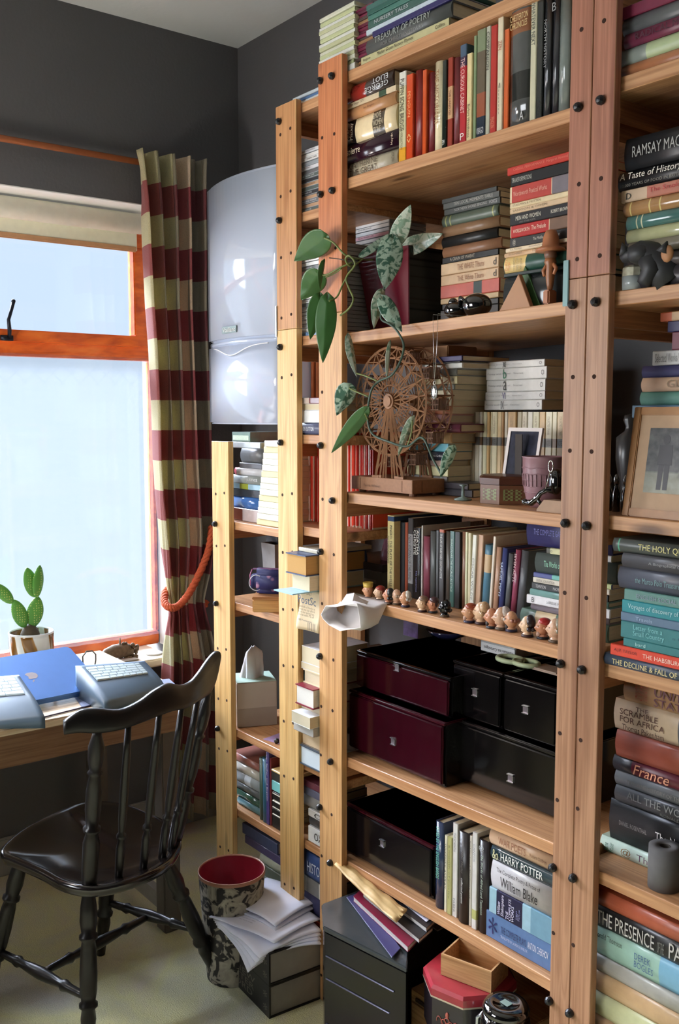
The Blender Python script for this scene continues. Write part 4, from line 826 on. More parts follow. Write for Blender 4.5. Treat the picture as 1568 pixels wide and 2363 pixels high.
stack('of the dim volumes at the back', 1.80, 715, [(1008, 690, 790, (70, 54, 46), dict(kind='hb')), (1024, 690, 790, (90, 66, 54), dict(kind='hb')), (1044, 690, 790, (74, 56, 50), dict(kind='hb')), (1060, 690, 790, (64, 60, 58), dict(kind='hb')), (1085, 690, 790, (70, 50, 44), dict(kind='hb')), (1110, 690, 790, (64, 56, 50), dict(kind='hb')), (1140, 690, 790, (58, 50, 50), dict(kind='hb')), 1175], zB_(4), .12)
stack('of the sheaf resting above the catalogue', 1.42, 700, [
 (1270, 690, 860, (196, 190, 170), dict(dy=.03)), (1276, 655, 735, (48, 70, 110), dict(kind='hb', flip=True, pagec=(206, 160, 96), d=.2, dy=-.01)), (1306, 675, 735, (226, 240, 246), dict(flip=True, what='notepad')), 1328], zB_(5)+.004, .18, xlim=(-2.067, -1.978))
tag(mesh_obj('blue_folder', bx(((-.026, -.075, 0), (.061, .16, .003)), bev=.001), pm((158, 200, 214), .3), loc=(-2.04, 1.445, zB_(5)+.0002)), 'pale blue folder sticking out below the sheaf of papers', 'folder')
t_ = thing('catalogue', 'cream mail-order catalogue hanging open over the board edge', 'catalogue', (-2.066, 1.447, 0))
za, zb = zsB[5]-.0025, PY(700, 1455, 1.44).z
bm = bmesh.new(); g = []
for j in range(13):
    z = za+(zb-za)*j/12; g.append([bm.verts.new((i/8*.088, .0+.010*math.sin(i/8*2.2)+.006*math.sin(j*.4), z)) for i in range(9)])
for j in range(12):
    for i in range(8): bm.faces.new((g[j][i], g[j][i+1], g[j+1][i+1], g[j+1][i]))
o = mesh_obj('cover_sheet', bm, pm((218, 196, 158), .55, var=.06), t_, True); md = o.modifiers.new('t', 'SOLIDIFY'); md.thickness = .004; md.offset = 1
dz = zb-za
for s, x, zf, wd, hh, c in (('DAILY', .045, .09, .022, .008, (90, 80, 60)), ('PostSc', .006, .33, .080, .021, (74, 84, 104)), ('hundreds of books at\nprices you can afford\nfrom our spring lists\nplus an extra 7% off', .008, .66, .074, .03, (120, 104, 80)), ('@ Postscript', .008, .78, .06, .006, (80, 80, 90)), ('|||||', .05, .96, .032, .02, (60, 50, 40))):
    lettering(s, t_, (x, -.003, za+dz*zf), (1, 0, 0), (0, 0, 1), wd, hh, pm(c, .6, var=0), name='printed_text', off=.0004)
stack('of the slipping pile between the posts', 1.452, 705, [
 (1493, 697, 790, (236, 234, 238), dict(flip=True)), (1531, 690, 790, (226, 226, 226), dict(flip=True, what='booklet')), (1546, 700, 790, (232, 214, 180), dict(flip=True, kind='hb')), (1577, 682, 790, (130, 36, 56), dict(flip=True, kind='hb', pagec=(240, 236, 226), dy=-.02)), (1622, 690, 790, (206, 196, 176), dict(flip=True)), (1638, 673, 790, (236, 240, 240), dict(flip=True, dy=-.03)), (1664, 675, 790, (150, 140, 130), dict(flip=True, dy=-.02, pagec=(196, 192, 184))), (1684, 680, 790, (120, 110, 96), dict(flip=True, kind='hb', pagec=(222, 194, 156))), (1722, 680, 790, (70, 80, 92), dict(flip=True, kind='hb', pagec=(214, 224, 230))), 1766], zB_(6), .17, xlim=(-2.067, -1.978))
tag(make_book('dark green hardback standing upright behind the slipping pile', None, (-2.092, 1.475, zB_(6)), .018, PY(690, 1506, 1.47).z-zB_(6), .14, (36, 66, 58), False, 'hb', texts=[('STEAD AND THE STORY', .2, .9, .3, .7, (120, 50, 50))]), 'dark green hardback standing upright behind the slipping pile', 'book')
stack('of the grey pile on the lowest middle board', 1.475, 715, [
 (1806, 697, 760, (110, 60, 76)), (1822, 697, 760, (100, 104, 130)), (1840, 698, 760, (140, 140, 140), dict(kind='hb')), (1868, 712, 760, (206, 206, 206), dict(texts=[('C', .3, .6, .2, .8, (50, 50, 50))])), (1886, 714, 760, (70, 70, 72), dict(kind='hb')), (1908, 712, 760, (230, 234, 240), dict(texts=[('OXF', .3, .8, .25, .75, (50, 50, 60))])), 1945], zB_(7), .13)
stack('of the blue pile near the floor', 1.475, 715, [
 (1970, 700, 760, (60, 84, 140), dict(kind='hb', texts=[('HISTORY', .2, .9, .3, .7, (200, 210, 230))])), (1996, 702, 760, (206, 206, 200), dict(bands=[(.1, .6, (120, 120, 120))])), (2012, 702, 760, (64, 66, 104), dict(kind='hb')), (2036, 696, 760, (196, 80, 60), dict(bands=[(0, .2, (206, 214, 220))])), (2046, 690, 760, (190, 214, 214)), 2060], zB_(8)+.02, .13)
# ================================================================== furniture: windsor chair
ch = thing('windsor_chair', 'black glossy wooden spindle-back chair pulled up to the desk', 'chair', (-2.3, .98, 0), R(0))
def blk():
    m, nt, b = newmat('black_chair_lacquer'); v = texco(nt)
    nt.links.new(mixc(nt, noise(nt, v, 9, 5), lin((16, 13, 15)), lin((30, 24, 24))), b.inputs['Base Color'])
    b.inputs['Roughness'].default_value = .18; b.inputs['Coat Weight'].default_value = .4; b.inputs['Coat Roughness'].default_value = .08
    bump(nt, b, noise(nt, texco(nt, (2, 14, 2)), 6, 4), .08, .002); return m
BLK = blk()
BLT = pm((20, 17, 18), .34, var=.1, spec=.35, coat=.12)
SH = .45
ol = [(-2.431, .772), (-2.50, .845), (-2.545, .93), (-2.575, 1.01), (-2.572, 1.075), (-2.507, 1.137), (-2.40, 1.168), (-2.283, 1.180), (-2.19, 1.158), (-2.118, 1.10), (-2.078, 1.03), (-2.066, .945), (-2.086, .868), (-2.150, .822), (-2.249, .800), (-2.35, .770), (-2.39, .758)]
cx, cy = -2.315, .975
def spl(P, n):
    K = len(P); out = []
    for i in range(n):
        t = i/n*K; k = int(t); f = t-k; q = [Vector((*P[(k+d) % K], 0)) for d in (-1, 0, 1, 2)]
        p = .5*((2*q[1])+(q[2]-q[0])*f+(2*q[0]-5*q[1]+4*q[2]-q[3])*f*f+(3*q[1]-q[0]-3*q[2]+q[3])*f**3); out.append((p.x, p.y))
    return out
O = spl(ol, 72); bm = bmesh.new(); rings = []
def dish(x, y, s):
    # saddle: two hollows with a central ridge towards the front
    fx = (x-cx)/.24; fy = (y-cy)/.19
    d = -.028*(1-s**3)*(1-.75*math.exp(-(fy/.22)**2)*max(0, min(1, -fx*.9+.35)))*min(1, 1.35-.25*abs(fx))
    return d
rad = [0.02, .2, .4, .6, .78, .9, .97, 1.0]
for s in rad:
    rings.append([bm.verts.new((cx+(x-cx)*s, cy+(y-cy)*s, SH+dish(cx+(x-cx)*s, cy+(y-cy)*s, s)+(.0 if s < 1 else -.004))) for x, y in O])
for s, z in ((1.008, -.016), (.985, -.030), (.90, -.042), (.5, -.042), (.02, -.042)):
    rings.append([bm.verts.new((cx+(x-cx)*s, cy+(y-cy)*s, SH+z)) for x, y in O])
for a, b in zip(rings, rings[1:]):
    for j in range(72): bm.faces.new((a[j], a[(j+1) % 72], b[(j+1) % 72], b[j]))
bm.faces.new(rings[0]); bm.faces.new(rings[-1])
child('seat', bm, BLK, ch, True)
def turned(p0, p1, prof, name='leg', par=ch, n=12):
    """prof: (fraction along, radius)"""
    p0, p1 = Vector(p0), Vector(p1)
    bm = bmesh.new(); tube(bm, [p0.lerp(p1, f) for f, r_ in prof], [r_ for f, r_ in prof], n)
    return child(name, bm, BLT, par, True)
LEGP = [(0, .013), (.06, .016), (.12, .020), (.20, .022), (.27, .017), (.285, .023), (.30, .023), (.315, .016), (.36, .019), (.50, .022), (.60, .021), (.66, .017), (.675, .023), (.69, .023), (.705, .016), (.76, .019), (.84, .016), (.93, .013), (1, .012)]
tops = {'B': (-2.15, .885), 'C': (-2.17, 1.10), 'A': (-2.42, .82), 'D': (-2.46, 1.09)}
feet = {'B': (-2.115, .858), 'C': (-2.235, 1.285), 'A': (-2.50, .73), 'D': (-2.535, 1.075)}
for k in 'ABCD': turned((*tops[k], SH-.03), (*feet[k], 0), LEGP)
def onleg(k, z):
    f = (SH-.03-z)/(SH-.03); return Vector((*tops[k], SH-.03)).lerp(Vector((*feet[k], 0)), f)
STR = [(0, .008), (.1, .010), (.2, .011), (.25, .015), (.28, .010), (.4, .014), (.5, .016), (.6, .014), (.72, .010), (.75, .015), (.8, .011), (.9, .010), (1, .008)]
turned(onleg('A', .15), onleg('B', .15), STR, 'stretcher'); turned(onleg('D', .17), onleg('C', .17), STR, 'stretcher')
turned(onleg('A', .15).lerp(onleg('B', .15), .5), onleg('D', .17).lerp(onleg('C', .17), .5), STR, 'stretcher')
# back: two turned posts, four spindles, shaped crest
tp = [(-2.045, .873), (-2.040, .948), (-2.052, 1.033), (-2.070, 1.103), (-2.095, 1.161), (-2.132, 1.211)]
bs = [(-2.118, .872), (-2.112, .945), (-2.118, 1.012), (-2.142, 1.075), (-2.165, 1.112), (-2.20, 1.140)]
PO = [(0, .016), (.12, .019), (.3, .020), (.36, .014), (.375, .021), (.39, .021), (.40, .014), (.5, .019), (.62, .0185), (.71, .013), (.725, .018), (.74, .013), (.80, .018), (.88, .019), (.95, .011), (1, .010)]
SP = [(0, .009), (.1, .0105), (.22, .011), (.27, .0075), (.285, .012), (.30, .012), (.315, .0075), (.4, .010), (.55, .011), (.8, .009), (1, .007)]
for i in range(6):
    turned((*bs[i], SH-.025), (*tp[i], .845), PO if i in (0, 5) else SP, 'back_post' if i in (0, 5) else 'spindle')
cp = [(-2.062, .800, .852, .030), (-2.053, .835, .862, .050), (-2.045, .873, .858, .056), (-2.040, .925, .852, .046), (-2.041, .975, .860, .050), (-2.048, 1.02, .871, .062), (-2.060, 1.065, .875, .068), (-2.072, 1.105, .866, .058), (-2.085, 1.140, .868, .056), (-2.105, 1.175, .876, .066), (-2.126, 1.205, .884, .076), (-2.142, 1.228, .897, .070), (-2.152, 1.245, .915, .048), (-2.158, 1.255, .930, .022)]
bm = bmesh.new(); prev = None; K = len(cp); sm = []
for i in range(4*(K-1)+1):
    t = i/4; k = min(int(t), K-2); f = t-k; q = [Vector(cp[max(0, min(K-1, k+d))]) for d in (-1, 0, 1, 2)]
    sm.append(.5*((2*q[1])+(q[2]-q[0])*f+(2*q[0]-5*q[1]+4*q[2]-q[3])*f*f+(3*q[1]-q[0]-3*q[2]+q[3])*f**3))
rr = []
for i, p in enumerate(sm):
    a = sm[max(0, i-1)]; b = sm[min(len(sm)-1, i+1)]; t = Vector((b[0]-a[0], b[1]-a[1], 0)).normalized(); nr = Vector((t.y, -t.x, 0)); h = p[3]/2; c0 = Vector((p[0], p[1], p[2]))
    ring = []
    for j in range(14):
        an = 2*math.pi*j/14; cx_, sx_ = math.cos(an), math.sin(an)
        ring.append(bm.verts.new(c0+nr*(.0115*math.copysign(abs(cx_)**.6, cx_)+(-.14*sx_*h))+Vector((0, 0, h*math.copysign(abs(sx_)**.75, sx_)))))
    rr.append(ring)
for a, b in zip(rr, rr[1:]):
    for j in range(14): bm.faces.new((a[j], a[(j+1) % 14], b[(j+1) % 14], b[j]))
bm.faces.new(rr[0]); bm.faces.new(rr[-1])
child('crest_rail', bm, BLT, ch, True)
# ================================================================== on the desk
LB = pm((92, 138, 206), .30, .55, var=.03)  # blue tint paints in the sky reflected by the metal
Fr = PZ(240, 1584, .766); Fl_ = PZ(96, 1613, .766); ex = (Fr-Fl_).normalized()
zb_l = .80
while (PZ(187, 1488, zb_l)-Fr).length > .236 and zb_l < .98: zb_l += .001
Br = PZ(187, 1488, zb_l)
ez = ex.cross((Br-Fr)).normalized(); ey = ez.cross(ex).normalized()
c_l = Fr-ex*.17+ey*.118
lp = thing('laptop', 'closed aluminium laptop tinted blue for reflected sky propped between the split keyboard halves', 'laptop', (c_l.x, c_l.y, .7402))
LM = Matrix(((ey.x*-1, ex.x, ez.x, 0), (ey.y*-1, ex.y, ez.y, 0), (ey.z*-1, ex.z, ez.z, c_l.z-.7402), (0, 0, 0, 1))) @ Matrix.Translation((0, 0, -.0355))
def rrect(w, h, r, n=6):
    P = []
    for cx_, cy_, a0 in ((w/2-r, h/2-r, 0), (-w/2+r, h/2-r, 90), (-w/2+r, -h/2+r, 180), (w/2-r, -h/2+r, 270)):
        for i in range(n+1): a = R(a0+90*i/n); P.append((cx_+r*math.cos(a), cy_+r*math.sin(a)))
    return P
LW, LD = .34, .236
lid_z = .030
bm = bmesh.new(); prism(bm, [(y, x) for x, y in rrect(LW, LD, .014)], 'z', .018, .029); bmesh.ops.bevel(bm, geom=[e for e in bm.edges if abs(e.verts[0].co.z-e.verts[1].co.z) < 1e-6], offset=.0014, segments=2, affect='EDGES'); mesh_obj('base', bm, LB, lp)
bm = bmesh.new(); prism(bm, [(y, x) for x, y in rrect(LW, LD, .014)], 'z', .0295, .0355); bmesh.ops.bevel(bm, geom=[e for e in bm.edges if abs(e.verts[0].co.z-e.verts[1].co.z) < 1e-6], offset=.0014, segments=2, affect='EDGES'); mesh_obj('lid', bm, LB, lp)
# emblem: bitten apple with a leaf, flat on the lid
ap = bmesh.new(); S_ = .040; pts = []
for i in range(48):
    a = 2*math.pi*i/48; r_ = 1-.13*math.exp(-((a-math.pi/2)/.28)**2)-.09*math.exp(-((a-1.5*math.pi)/.22)**2)+.03*math.cos(2*a)
    x, y = r_*math.cos(a)*.88, r_*math.sin(a)*.92
    dx, dy = x-1.02, y-.12
    if dx*dx+dy*dy < .30: k_ = .548/math.sqrt(dx*dx+dy*dy+1e-9); x, y = 1.02+dx*k_, .12+dy*k_
    pts.append((x*S_/2, y*S_/2))
EM = pm((222, 236, 244), .12, .7, var=0)
prism(ap, [(y, -x) for x, y in reversed(pts)], 'z', .0355, .0359)
prism(ap, [(y, -x) for x, y in [(.0, .0215), (.001, .0265), (.0075, .0325), (.0075, .0255)]], 'z', .0355, .0359)
em = mesh_obj('apple_emblem', ap, EM, lp)
for q in lp.children: q.data.transform(LM)
ra = [Vector((p.x, p.y, .0)) for p in (Fr+ey*.21-ex*.06-Vector(lp.location), Fr+ey*.21-ex*.28-Vector(lp.location))]; hz0 = (Fr+ey*.21).z-.7402-.022
mesh_obj('riser_bar', tb([ra[0]+Vector((0, 0, hz0)), ra[1]+Vector((0, 0, hz0))], .006, 8), pm((150, 110, 76), .5), lp)
for q in ra: mesh_obj('riser_leg', tb([q, q+Vector((0, 0, hz0))], .006, 8), pm((150, 110, 76), .5), lp)
q0 = Fr+ey*.02-Vector(lp.location)
for k in (.05, .29): mesh_obj('riser_foot', tb([Vector(((q0-ex*k).x, (q0-ex*k).y, 0)), Vector(((q0-ex*k).x, (q0-ex*k).y, (Fr+ey*.02).z-.7402-.0185))], .006, 8), pm((150, 110, 76), .5), lp)
# split ergonomic keyboard halves
KB = pm((92, 112, 132), .38, var=.05); KK = pm((196, 214, 222), .42, var=.04); KD = pm((18, 22, 28), .5, var=0)
def keyboard(name, label, TL, TR, BR, BL, rows, mirror=False):
    """corner points (far-left, far-right, near-right, near-left) on the sloping top"""
    o = thing(name, label, 'keyboard', (*((TL+BR)/2).xy, .7402), 0, 'split keyboard halves')
    L0 = Vector(o.location)
    def P(s, t, lift=0):
        a = TL.lerp(TR, s); b = BL.lerp(BR, s); p = a.lerp(b, t)
        # the palm rest falls away in a curve towards the near edge
        k = max(0, t-.55)/.45; p = p + Vector((0, 0, .012*(1-k*k)-.004*max(0, k-.8)*5*.3+lift)); return p-L0
    bm = bmesh.new(); ns, ntt = 12, 22
    top = [[bm.verts.new(P(i/ns, j/ntt)) for i in range(ns+1)] for j in range(ntt+1)]
    bot = [[bm.verts.new(Vector((P(i/ns, j/ntt).x, P(i/ns, j/ntt).y, .0))) for i in range(ns+1)] for j in range(ntt+1)]
    for j in range(ntt):
        for i in range(ns):
            bm.faces.new((top[j][i], top[j][i+1], top[j+1][i+1], top[j+1][i])); bm.faces.new((bot[j][i], bot[j+1][i], bot[j+1][i+1], bot[j][i+1]))
    for i in range(ns):
        bm.faces.new((top[0][i], bot[0][i], bot[0][i+1], top[0][i+1])); bm.faces.new((top[-1][i], top[-1][i+1], bot[-1][i+1], bot[-1][i]))
    for j in range(ntt):
        bm.faces.new((top[j][0], top[j+1][0], bot[j+1][0], bot[j][0])); bm.faces.new((top[j][-1], bot[j][-1], bot[j+1][-1], top[j+1][-1]))
    mesh_obj('casing', bm, KB, o, True)
    # dark key bed then every key
    s0, s1, t0, t1 = (.10, .88, .10, .52) if not mirror else (.04, .90, .10, .52)
    bm = bmesh.new()
    for j in range(8):
        pass
    q = [bm.verts.new(P(a, b, .0006)) for a, b in ((s0, t0), (s1, t0), (s1, t1), (s0, t1))]; bm.faces.new(q); mesh_obj('key_bed', bm, KD, o)
    for ri, kws in enumerate(rows):
        ta = t0+(t1-t0)*ri/len(rows); tb_ = t0+(t1-t0)*(ri+1)/len(rows); tot = sum(kws); a = s0
        for kw in kws:
            b = a+(s1-s0)*kw/tot; g_ = .007
            bm = bmesh.new()
            lo = [bm.verts.new(P(x, y, .0007)) for x, y in ((a+g_*.6, ta+g_*.6), (b-g_*.6, ta+g_*.6), (b-g_*.6, tb_-g_*.6), (a+g_*.6, tb_-g_*.6))]
            hi = [bm.verts.new(P(x, y, .0045)) for x, y in ((a+g_, ta+g_*1.3), (b-g_, ta+g_*1.3), (b-g_, tb_-g_*1.6), (a+g_, tb_-g_*1.6))]
            bm.faces.new(hi)
            for i in range(4): bm.faces.new((lo[i], lo[(i+1) % 4], hi[(i+1) % 4], hi[i]))
            mesh_obj('key', bm, KK, o); a = b
    return o
keyboard('split_keyboard_half', 'right half of a split ergonomic keyboard beside the chair back', PZ(174, 1546, .822), PZ(334, 1534, .800), PZ(384, 1588, .750), PZ(243, 1622, .775),
 [[1.6, 1, 1, 1, 1, 1.6, .8], [1.2, 1, 1, 1, 1, 1.3, .8], [1.5, 1, 1, 1, 1.6, .8], [1, 1, 1, 1, 1, 1, .8], [2, 1, 1, 1, 1, .9, .8]])
keyboard('split_keyboard_half', 'left half of the split keyboard at the left picture edge', PZ(-110, 1580, .80), PZ(44, 1567, .83), PZ(104, 1655, .77), PZ(-66, 1672, .752),
 [[.9, 1, 1, 1, 1, 1.2], [1.4, 1, 1, 1, 1, 1], [1.6, 1, 1, 1, 1, .9], [1.2, 1, 1, 1, 1, 1.1], [1, 1, 1, 1, 1.8]], True)
mt = tag(mesh_obj('desk_mat', bx(((-.09, -.15, 0), (.09, .15, .003)), bev=.001), pm((92, 100, 128), .5), loc=(-2.585, 1.20, .7403)), 'thin grey mat under the right keyboard half', 'mat')
mt.rotation_euler.z = R(-12)
cb = thing('cable', 'thin black cable looping up beside the laptop corner', 'cable', (-2.80, 1.15, .741))
o0 = Vector(cb.location)
pp = [PX(192, 1535, -2.80), PX(191, 1515, -2.80), PX(200, 1503, -2.80), PX(213, 1502, -2.80), PX(221, 1510, -2.79), PX(221, 1524, -2.77), PX(212, 1540, -2.75)]
pp[0].z = .744; pp[-1].z = .744
mesh_obj('wire', tb([p-o0 for p in pp], .0022, 8), pm((70, 66, 60), .5, var=0), cb, True)
w2 = thing('cable', 'dark lead lying along the front edge of the desk', 'cable', (-2.49, .9, .7425))
mesh_obj('wire', tb([Vector((-.01, -.6, 0)), Vector((.004, -.3, 0)), Vector((-.002, -.05, 0)), Vector((-.03, .12, .0)), Vector((-.05, .25, 0))], .0022, 8), pm((60, 44, 66), .4, var=0), w2, True)
# cactus in a glazed pot on the sill
xc = -3.255; pc = PX(72, 1458, xc); zrim = pc.z; rp = (PX(127, 1458, xc).y-PX(20, 1458, xc).y)/2*.94
ct = thing('potted_cactus', 'paddle cactus in a brown and white glazed pot on the sill', 'plant', (xc, pc.y, WZ0))
hp_ = zrim-WZ0
def glaze():
    m, nt, b = newmat('dripped_brown_white_glaze')
    w_ = N(nt, 'ShaderNodeTexWave', wave_type='BANDS', bands_direction='DIAGONAL'); w_.inputs['Scale'].default_value = 9; w_.inputs['Distortion'].default_value = 6; nt.links.new(texco(nt, (1, 1, .25)), w_.inputs['Vector'])
    nt.links.new(ramp(nt, w_.outputs[0], [(.3, lin((104, 74, 28))), (.55, lin((146, 108, 44))), (.62, lin((206, 216, 216)))]), b.inputs['Base Color'])
    b.inputs['Roughness'].default_value = .12; return m
bm = bmesh.new(); lathe(bm, [(0, 0), (rp*.70, 0), (rp*.85, hp_*.2), (rp*.98, hp_*.6), (rp*.99, hp_*.9), (rp, hp_), (rp*.94, hp_), (rp*.92, hp_*.85), (rp*.9, hp_*.84), (0, hp_*.84)], 36)
mesh_obj('pot', bm, glaze(), ct, True)
mesh_obj('pot_rim', lt([(rp*.93, hp_-.002), (rp*.95, hp_+.003), (rp*1.0, hp_+.002), (rp*1.005, hp_-.003), (rp*.97, hp_-.006)], 36), pm((206, 214, 216), .15, var=0), ct, True)
mesh_obj('soil', lt([(rp*.88, hp_*.85), (rp*.5, hp_*.9), (0, hp_*.91)], 20), pm((70, 52, 36), .95, var=.4), ct, True)
def cact():
    m, nt, b = newmat('spotted_cactus_green'); v = texco(nt)
    vo = N(nt, 'ShaderNodeTexVoronoi'); vo.inputs['Scale'].default_value = 120; vo.inputs['Randomness'].default_value = .25; nt.links.new(v, vo.inputs['Vector'])
    k = ramp(nt, vo.outputs['Distance'], [(.0, (1, 1, 1)), (.22, (.6, .6, .6)), (.30, (0, 0, 0))])
    nt.links.new(mixc(nt, k, mixc(nt, noise(nt, v, 14), lin((58, 124, 44)), lin((92, 158, 60))), lin((190, 200, 110))), b.inputs['Base Color'])
    b.inputs['Roughness'].default_value = .5; b.inputs['Subsurface Weight'].default_value = .1; b.inputs['Subsurface Radius'].default_value = (.01, .02, .004); return m
CG = cact()
def pad(u0, v0, u1, v1, wpx, th=.010, tw=0, dx=0):
    """a paddle from base pixel to tip pixel"""
    a = PX(u0, v0, xc+dx); b = PX(u1, v1, xc+dx); L = (b-a).length; wd = wpx/ (FPX/ (abs((a.dot(fwd))-EYE*fwd.z)) )/2 if False else wpx*.00152/2*.93
    ax = (b-a).normalized(); sd = Vector((math.sin(tw), math.cos(tw), 0)); sd = (sd-ax*sd.dot(ax)).normalized(); nr = ax.cross(sd)
    bm = bmesh.new(); prof = []
    for i in range(17):
        t = i/16; r_ = wd*(math.sin(math.pi*t**.8)**.62)*(.80+.25*t) if 0 < t < 1 else .002
        prof.append([bm.verts.new(a+ax*L*t+sd*(r_*math.cos(q))+nr*(max(.002, th*(r_/wd)**.6)*math.sin(q))-Vector(ct.location)) for q in [2*math.pi*j/20 for j in range(20)]])
    for p, q in zip(prof, prof[1:]):
        for j in range(20): bm.faces.new((p[j], p[(j+1) % 20], q[(j+1) % 20], q[j]))
    bm.faces.new(prof[0]); bm.faces.new(prof[-1]); mesh_obj('cactus_pad', bm, CG, ct, True)
pad(58, 1448, 32, 1384, 40, .011); pad(74, 1448, 88, 1376, 44, .011, .2); pad(80, 1378, 62, 1310, 38, .010); pad(84, 1380, 92, 1304, 34, .009, -.3, .012); pad(30, 1392, -14, 1346, 32)
mesh_obj('cactus_stump', lt([(rp*.45, hp_*.88), (rp*.40, hp_*1.0), (rp*.28, hp_*1.12), (0, hp_*1.2)], 16, org=(0, -.004, 0)), pm((74, 66, 50), .9, var=.3), ct, True)
# small resin creature asleep on a cloth on the sill
fg = thing('resin_figurine', 'small brown curly figurine lying on a white slab on the sill', 'figurine', (-3.235, PX(265, 1530, -3.235).y, WZ0))
fp = [(222, 1532, .006), (232, 1521, .013), (246, 1508, .018), (262, 1503, .024), (278, 1502, .027), (292, 1499, .024), (305, 1500, .020)]
bm = bmesh.new(); pts_ = [PX(u, v, -3.235)-Vector(fg.location) for u, v, r_ in fp]
for p in pts_: p.z = max(p.z, .014)
tube(bm, pts_, [r_ for u, v, r_ in fp], 14); mesh_obj('body', bm, pm((112, 92, 70), .6, var=.4, nscale=90), fg, True)
bm = bmesh.new(); r = random.Random(2)
for i in range(26):
    p = PX(296+r.uniform(-12, 20), 1500+r.uniform(-16, 24), -3.225)-Vector(fg.location); ball(bm, (p.x+r.uniform(-.01, .012), p.y, max(.008, p.z)), r.uniform(.006, .010), 1)
mesh_obj('curly_mane', bm, pm((104, 84, 60), .6, var=.4, nscale=90), fg, True)
bm = bmesh.new(); q = [PX(u, v, -3.232)-Vector(fg.location) for u, v in ((280, 1496), (277, 1484), (277, 1472))]; tube(bm, q, [.007, .004, .002], 8); mesh_obj('ear', bm, pm((150, 136, 116), .6), fg, True)
mesh_obj('slab', bx(((-.03, -.075, 0), (.05, .075, .006)), bev=.003), pm((226, 220, 214), .4), fg)
tag(mesh_obj('coaster', lt([(0, 0), (.030, 0), (.032, .003), (.030, .006), (.024, .005), (0, .005)], 28), pm((190, 186, 180), .4), smooth=True, loc=(-3.24, PX(356, 1508, -3.24).y, WZ0)), 'round grey stone coaster near the curtain on the sill', 'coaster')
# ================================================================== floor things
bn = thing('waste_bin', 'round patterned waste bin with maroon inside, beside the shelves', 'bin', (-2.285, 1.385, 0))
zr_ = .30; rb = .105
rim = PZ(535, 2008, zr_); bn.location = (rim.x, rim.y, 0); rb = (PZ(613, 2005, zr_)-PZ(457, 2005, zr_)).length/2*.98
def binmat():
    m, nt, b = newmat('dark_floral_bin_pattern'); v = texco(nt)
    f = noise(nt, v, 26, 3, 1.5)
    nt.links.new(ramp(nt, f, [(.47, lin((34, 32, 34))), (.53, lin((150, 144, 132))), (.7, lin((176, 170, 156)))]), b.inputs['Base Color']); b.inputs['Roughness'].default_value = .5; return m
mesh_obj('outer_wall', lt([(rb*.78, 0), (rb, zr_), (rb*.985, zr_+.001), (rb*.765, .004)], 48), binmat(), bn, True)
mesh_obj('inner_lining', lt([(rb*.975, zr_), (rb*.76, .006), (0, .006)], 48, cap=False), pm((140, 26, 46), .5), bn, True)
mesh_obj('rim_band', lt([(rb*.97, zr_), (rb*.985, zr_+.004), (rb*1.012, zr_+.003), (rb*1.012, zr_-.006)], 48), pm((170, 120, 100), .4, var=0), bn, True)
# two fat black volumes
VA = PZ(622, 2352, 0); VB = PZ(738, 2312, 0); VC = PZ(500, 2225, 0)
e1 = (VC-VA).normalized(); e2 = Vector((e1.y, -e1.x, 0)); 
if e2.dot(VB-VA) < 0: e2 = -e2
Lb = .30; Db = .235
rzb = math.atan2(e1.y, e1.x)
def fat(z0, lab, tx):
    o = thing('dictionary_volume', lab, 'book', (VA.x, VA.y, z0), 0, 'fat black volumes on the floor')
    M = Matrix((( e1.x, e2.x, 0), (e1.y, e2.y, 0), (0, 0, 1)))
    def w(p): return M @ Vector(p)
    def bxx(lo, hi):
        bm = bmesh.new(); box(bm, lo, hi)
        for v in bm.verts: v.co = w(v.co)
        return bm
    t = .088; K2 = pm((26, 24, 26), .4, var=.1)
    bm = bxx((0, 0, 0), (Lb, Db, .004)); 
    for lo, hi in (((0, 0, t-.004), (Lb, Db, t)), ((0, 0, .004), (Lb, .005, t-.004))):
        box(bm, lo, hi, mat=M.to_4x4())
    mesh_obj('cover', bm, K2, o)
    mesh_obj('page_block', bxx((.004, .006, .0045), (Lb-.004, Db-.005, t-.0045)), pm((150, 146, 140), .9, var=.2, nscale=12), o)
    G = pm((120, 114, 104), .5, var=0)
    lettering(tx, o, w((Lb*.95, -.0004, .014)), -e1, (0, 0, 1), Lb*.7, .058, G)
    lettering('*\n*', o, w((Lb*.10, -.0004, .014)), -e1, (0, 0, 1), .02, .055, G, name='crest')
    return o
fat(.0005, 'fat black dictionary volume flat on the floor, underneath its twin', 'THE NEW\nSHORTER\nOXFORD'); fat(.0895, 'fat black dictionary volume directly under the loose paper sheets', 'THE NEW\nSHORTER\nOXFORD')
# loose paper
def sheet(c, w_, h_, rz, z, curl, thick, lab, group=None, txt=False):
    bm = bmesh.new(); n = 14; g = []
    for j in range(n+1):
        y = (j/n-.5)*h_
        row_ = []
        for i in range(n+1):
            x = (i/n-.5)*w_; d = max(0, (-y/h_*2-.2))*max(0, .5+x/w_); zz = z-curl*d*d*1.4+.006*math.sin(x*14)*math.cos(y*9)
            row_.append(bm.verts.new((x, y, zz-z)))
        g.append(row_)
    for j in range(n):
        for i in range(n): bm.faces.new((g[j][i], g[j][i+1], g[j+1][i+1], g[j+1][i]))
    o = thing('paper_sheaf', lab, 'paper', (c[0], c[1], z), rz, group)
    s = mesh_obj('sheets', bm, pm((224, 226, 240), .75, var=.03), o, True); md = s.modifiers.new('t', 'SOLIDIFY'); md.thickness = thick; md.offset = -1
    if txt:
        for k in range(9):
            lettering('lines of printed words on a page here', o, (-w_*.36, h_*(.34-.075*k)-.0, .0075), (1, 0, 0), (0, 1, 0), w_*(.6+.1*math.sin(k)), .005, pm((110, 110, 130), .7, var=0), name='printed_line', off=.0002)
    return o
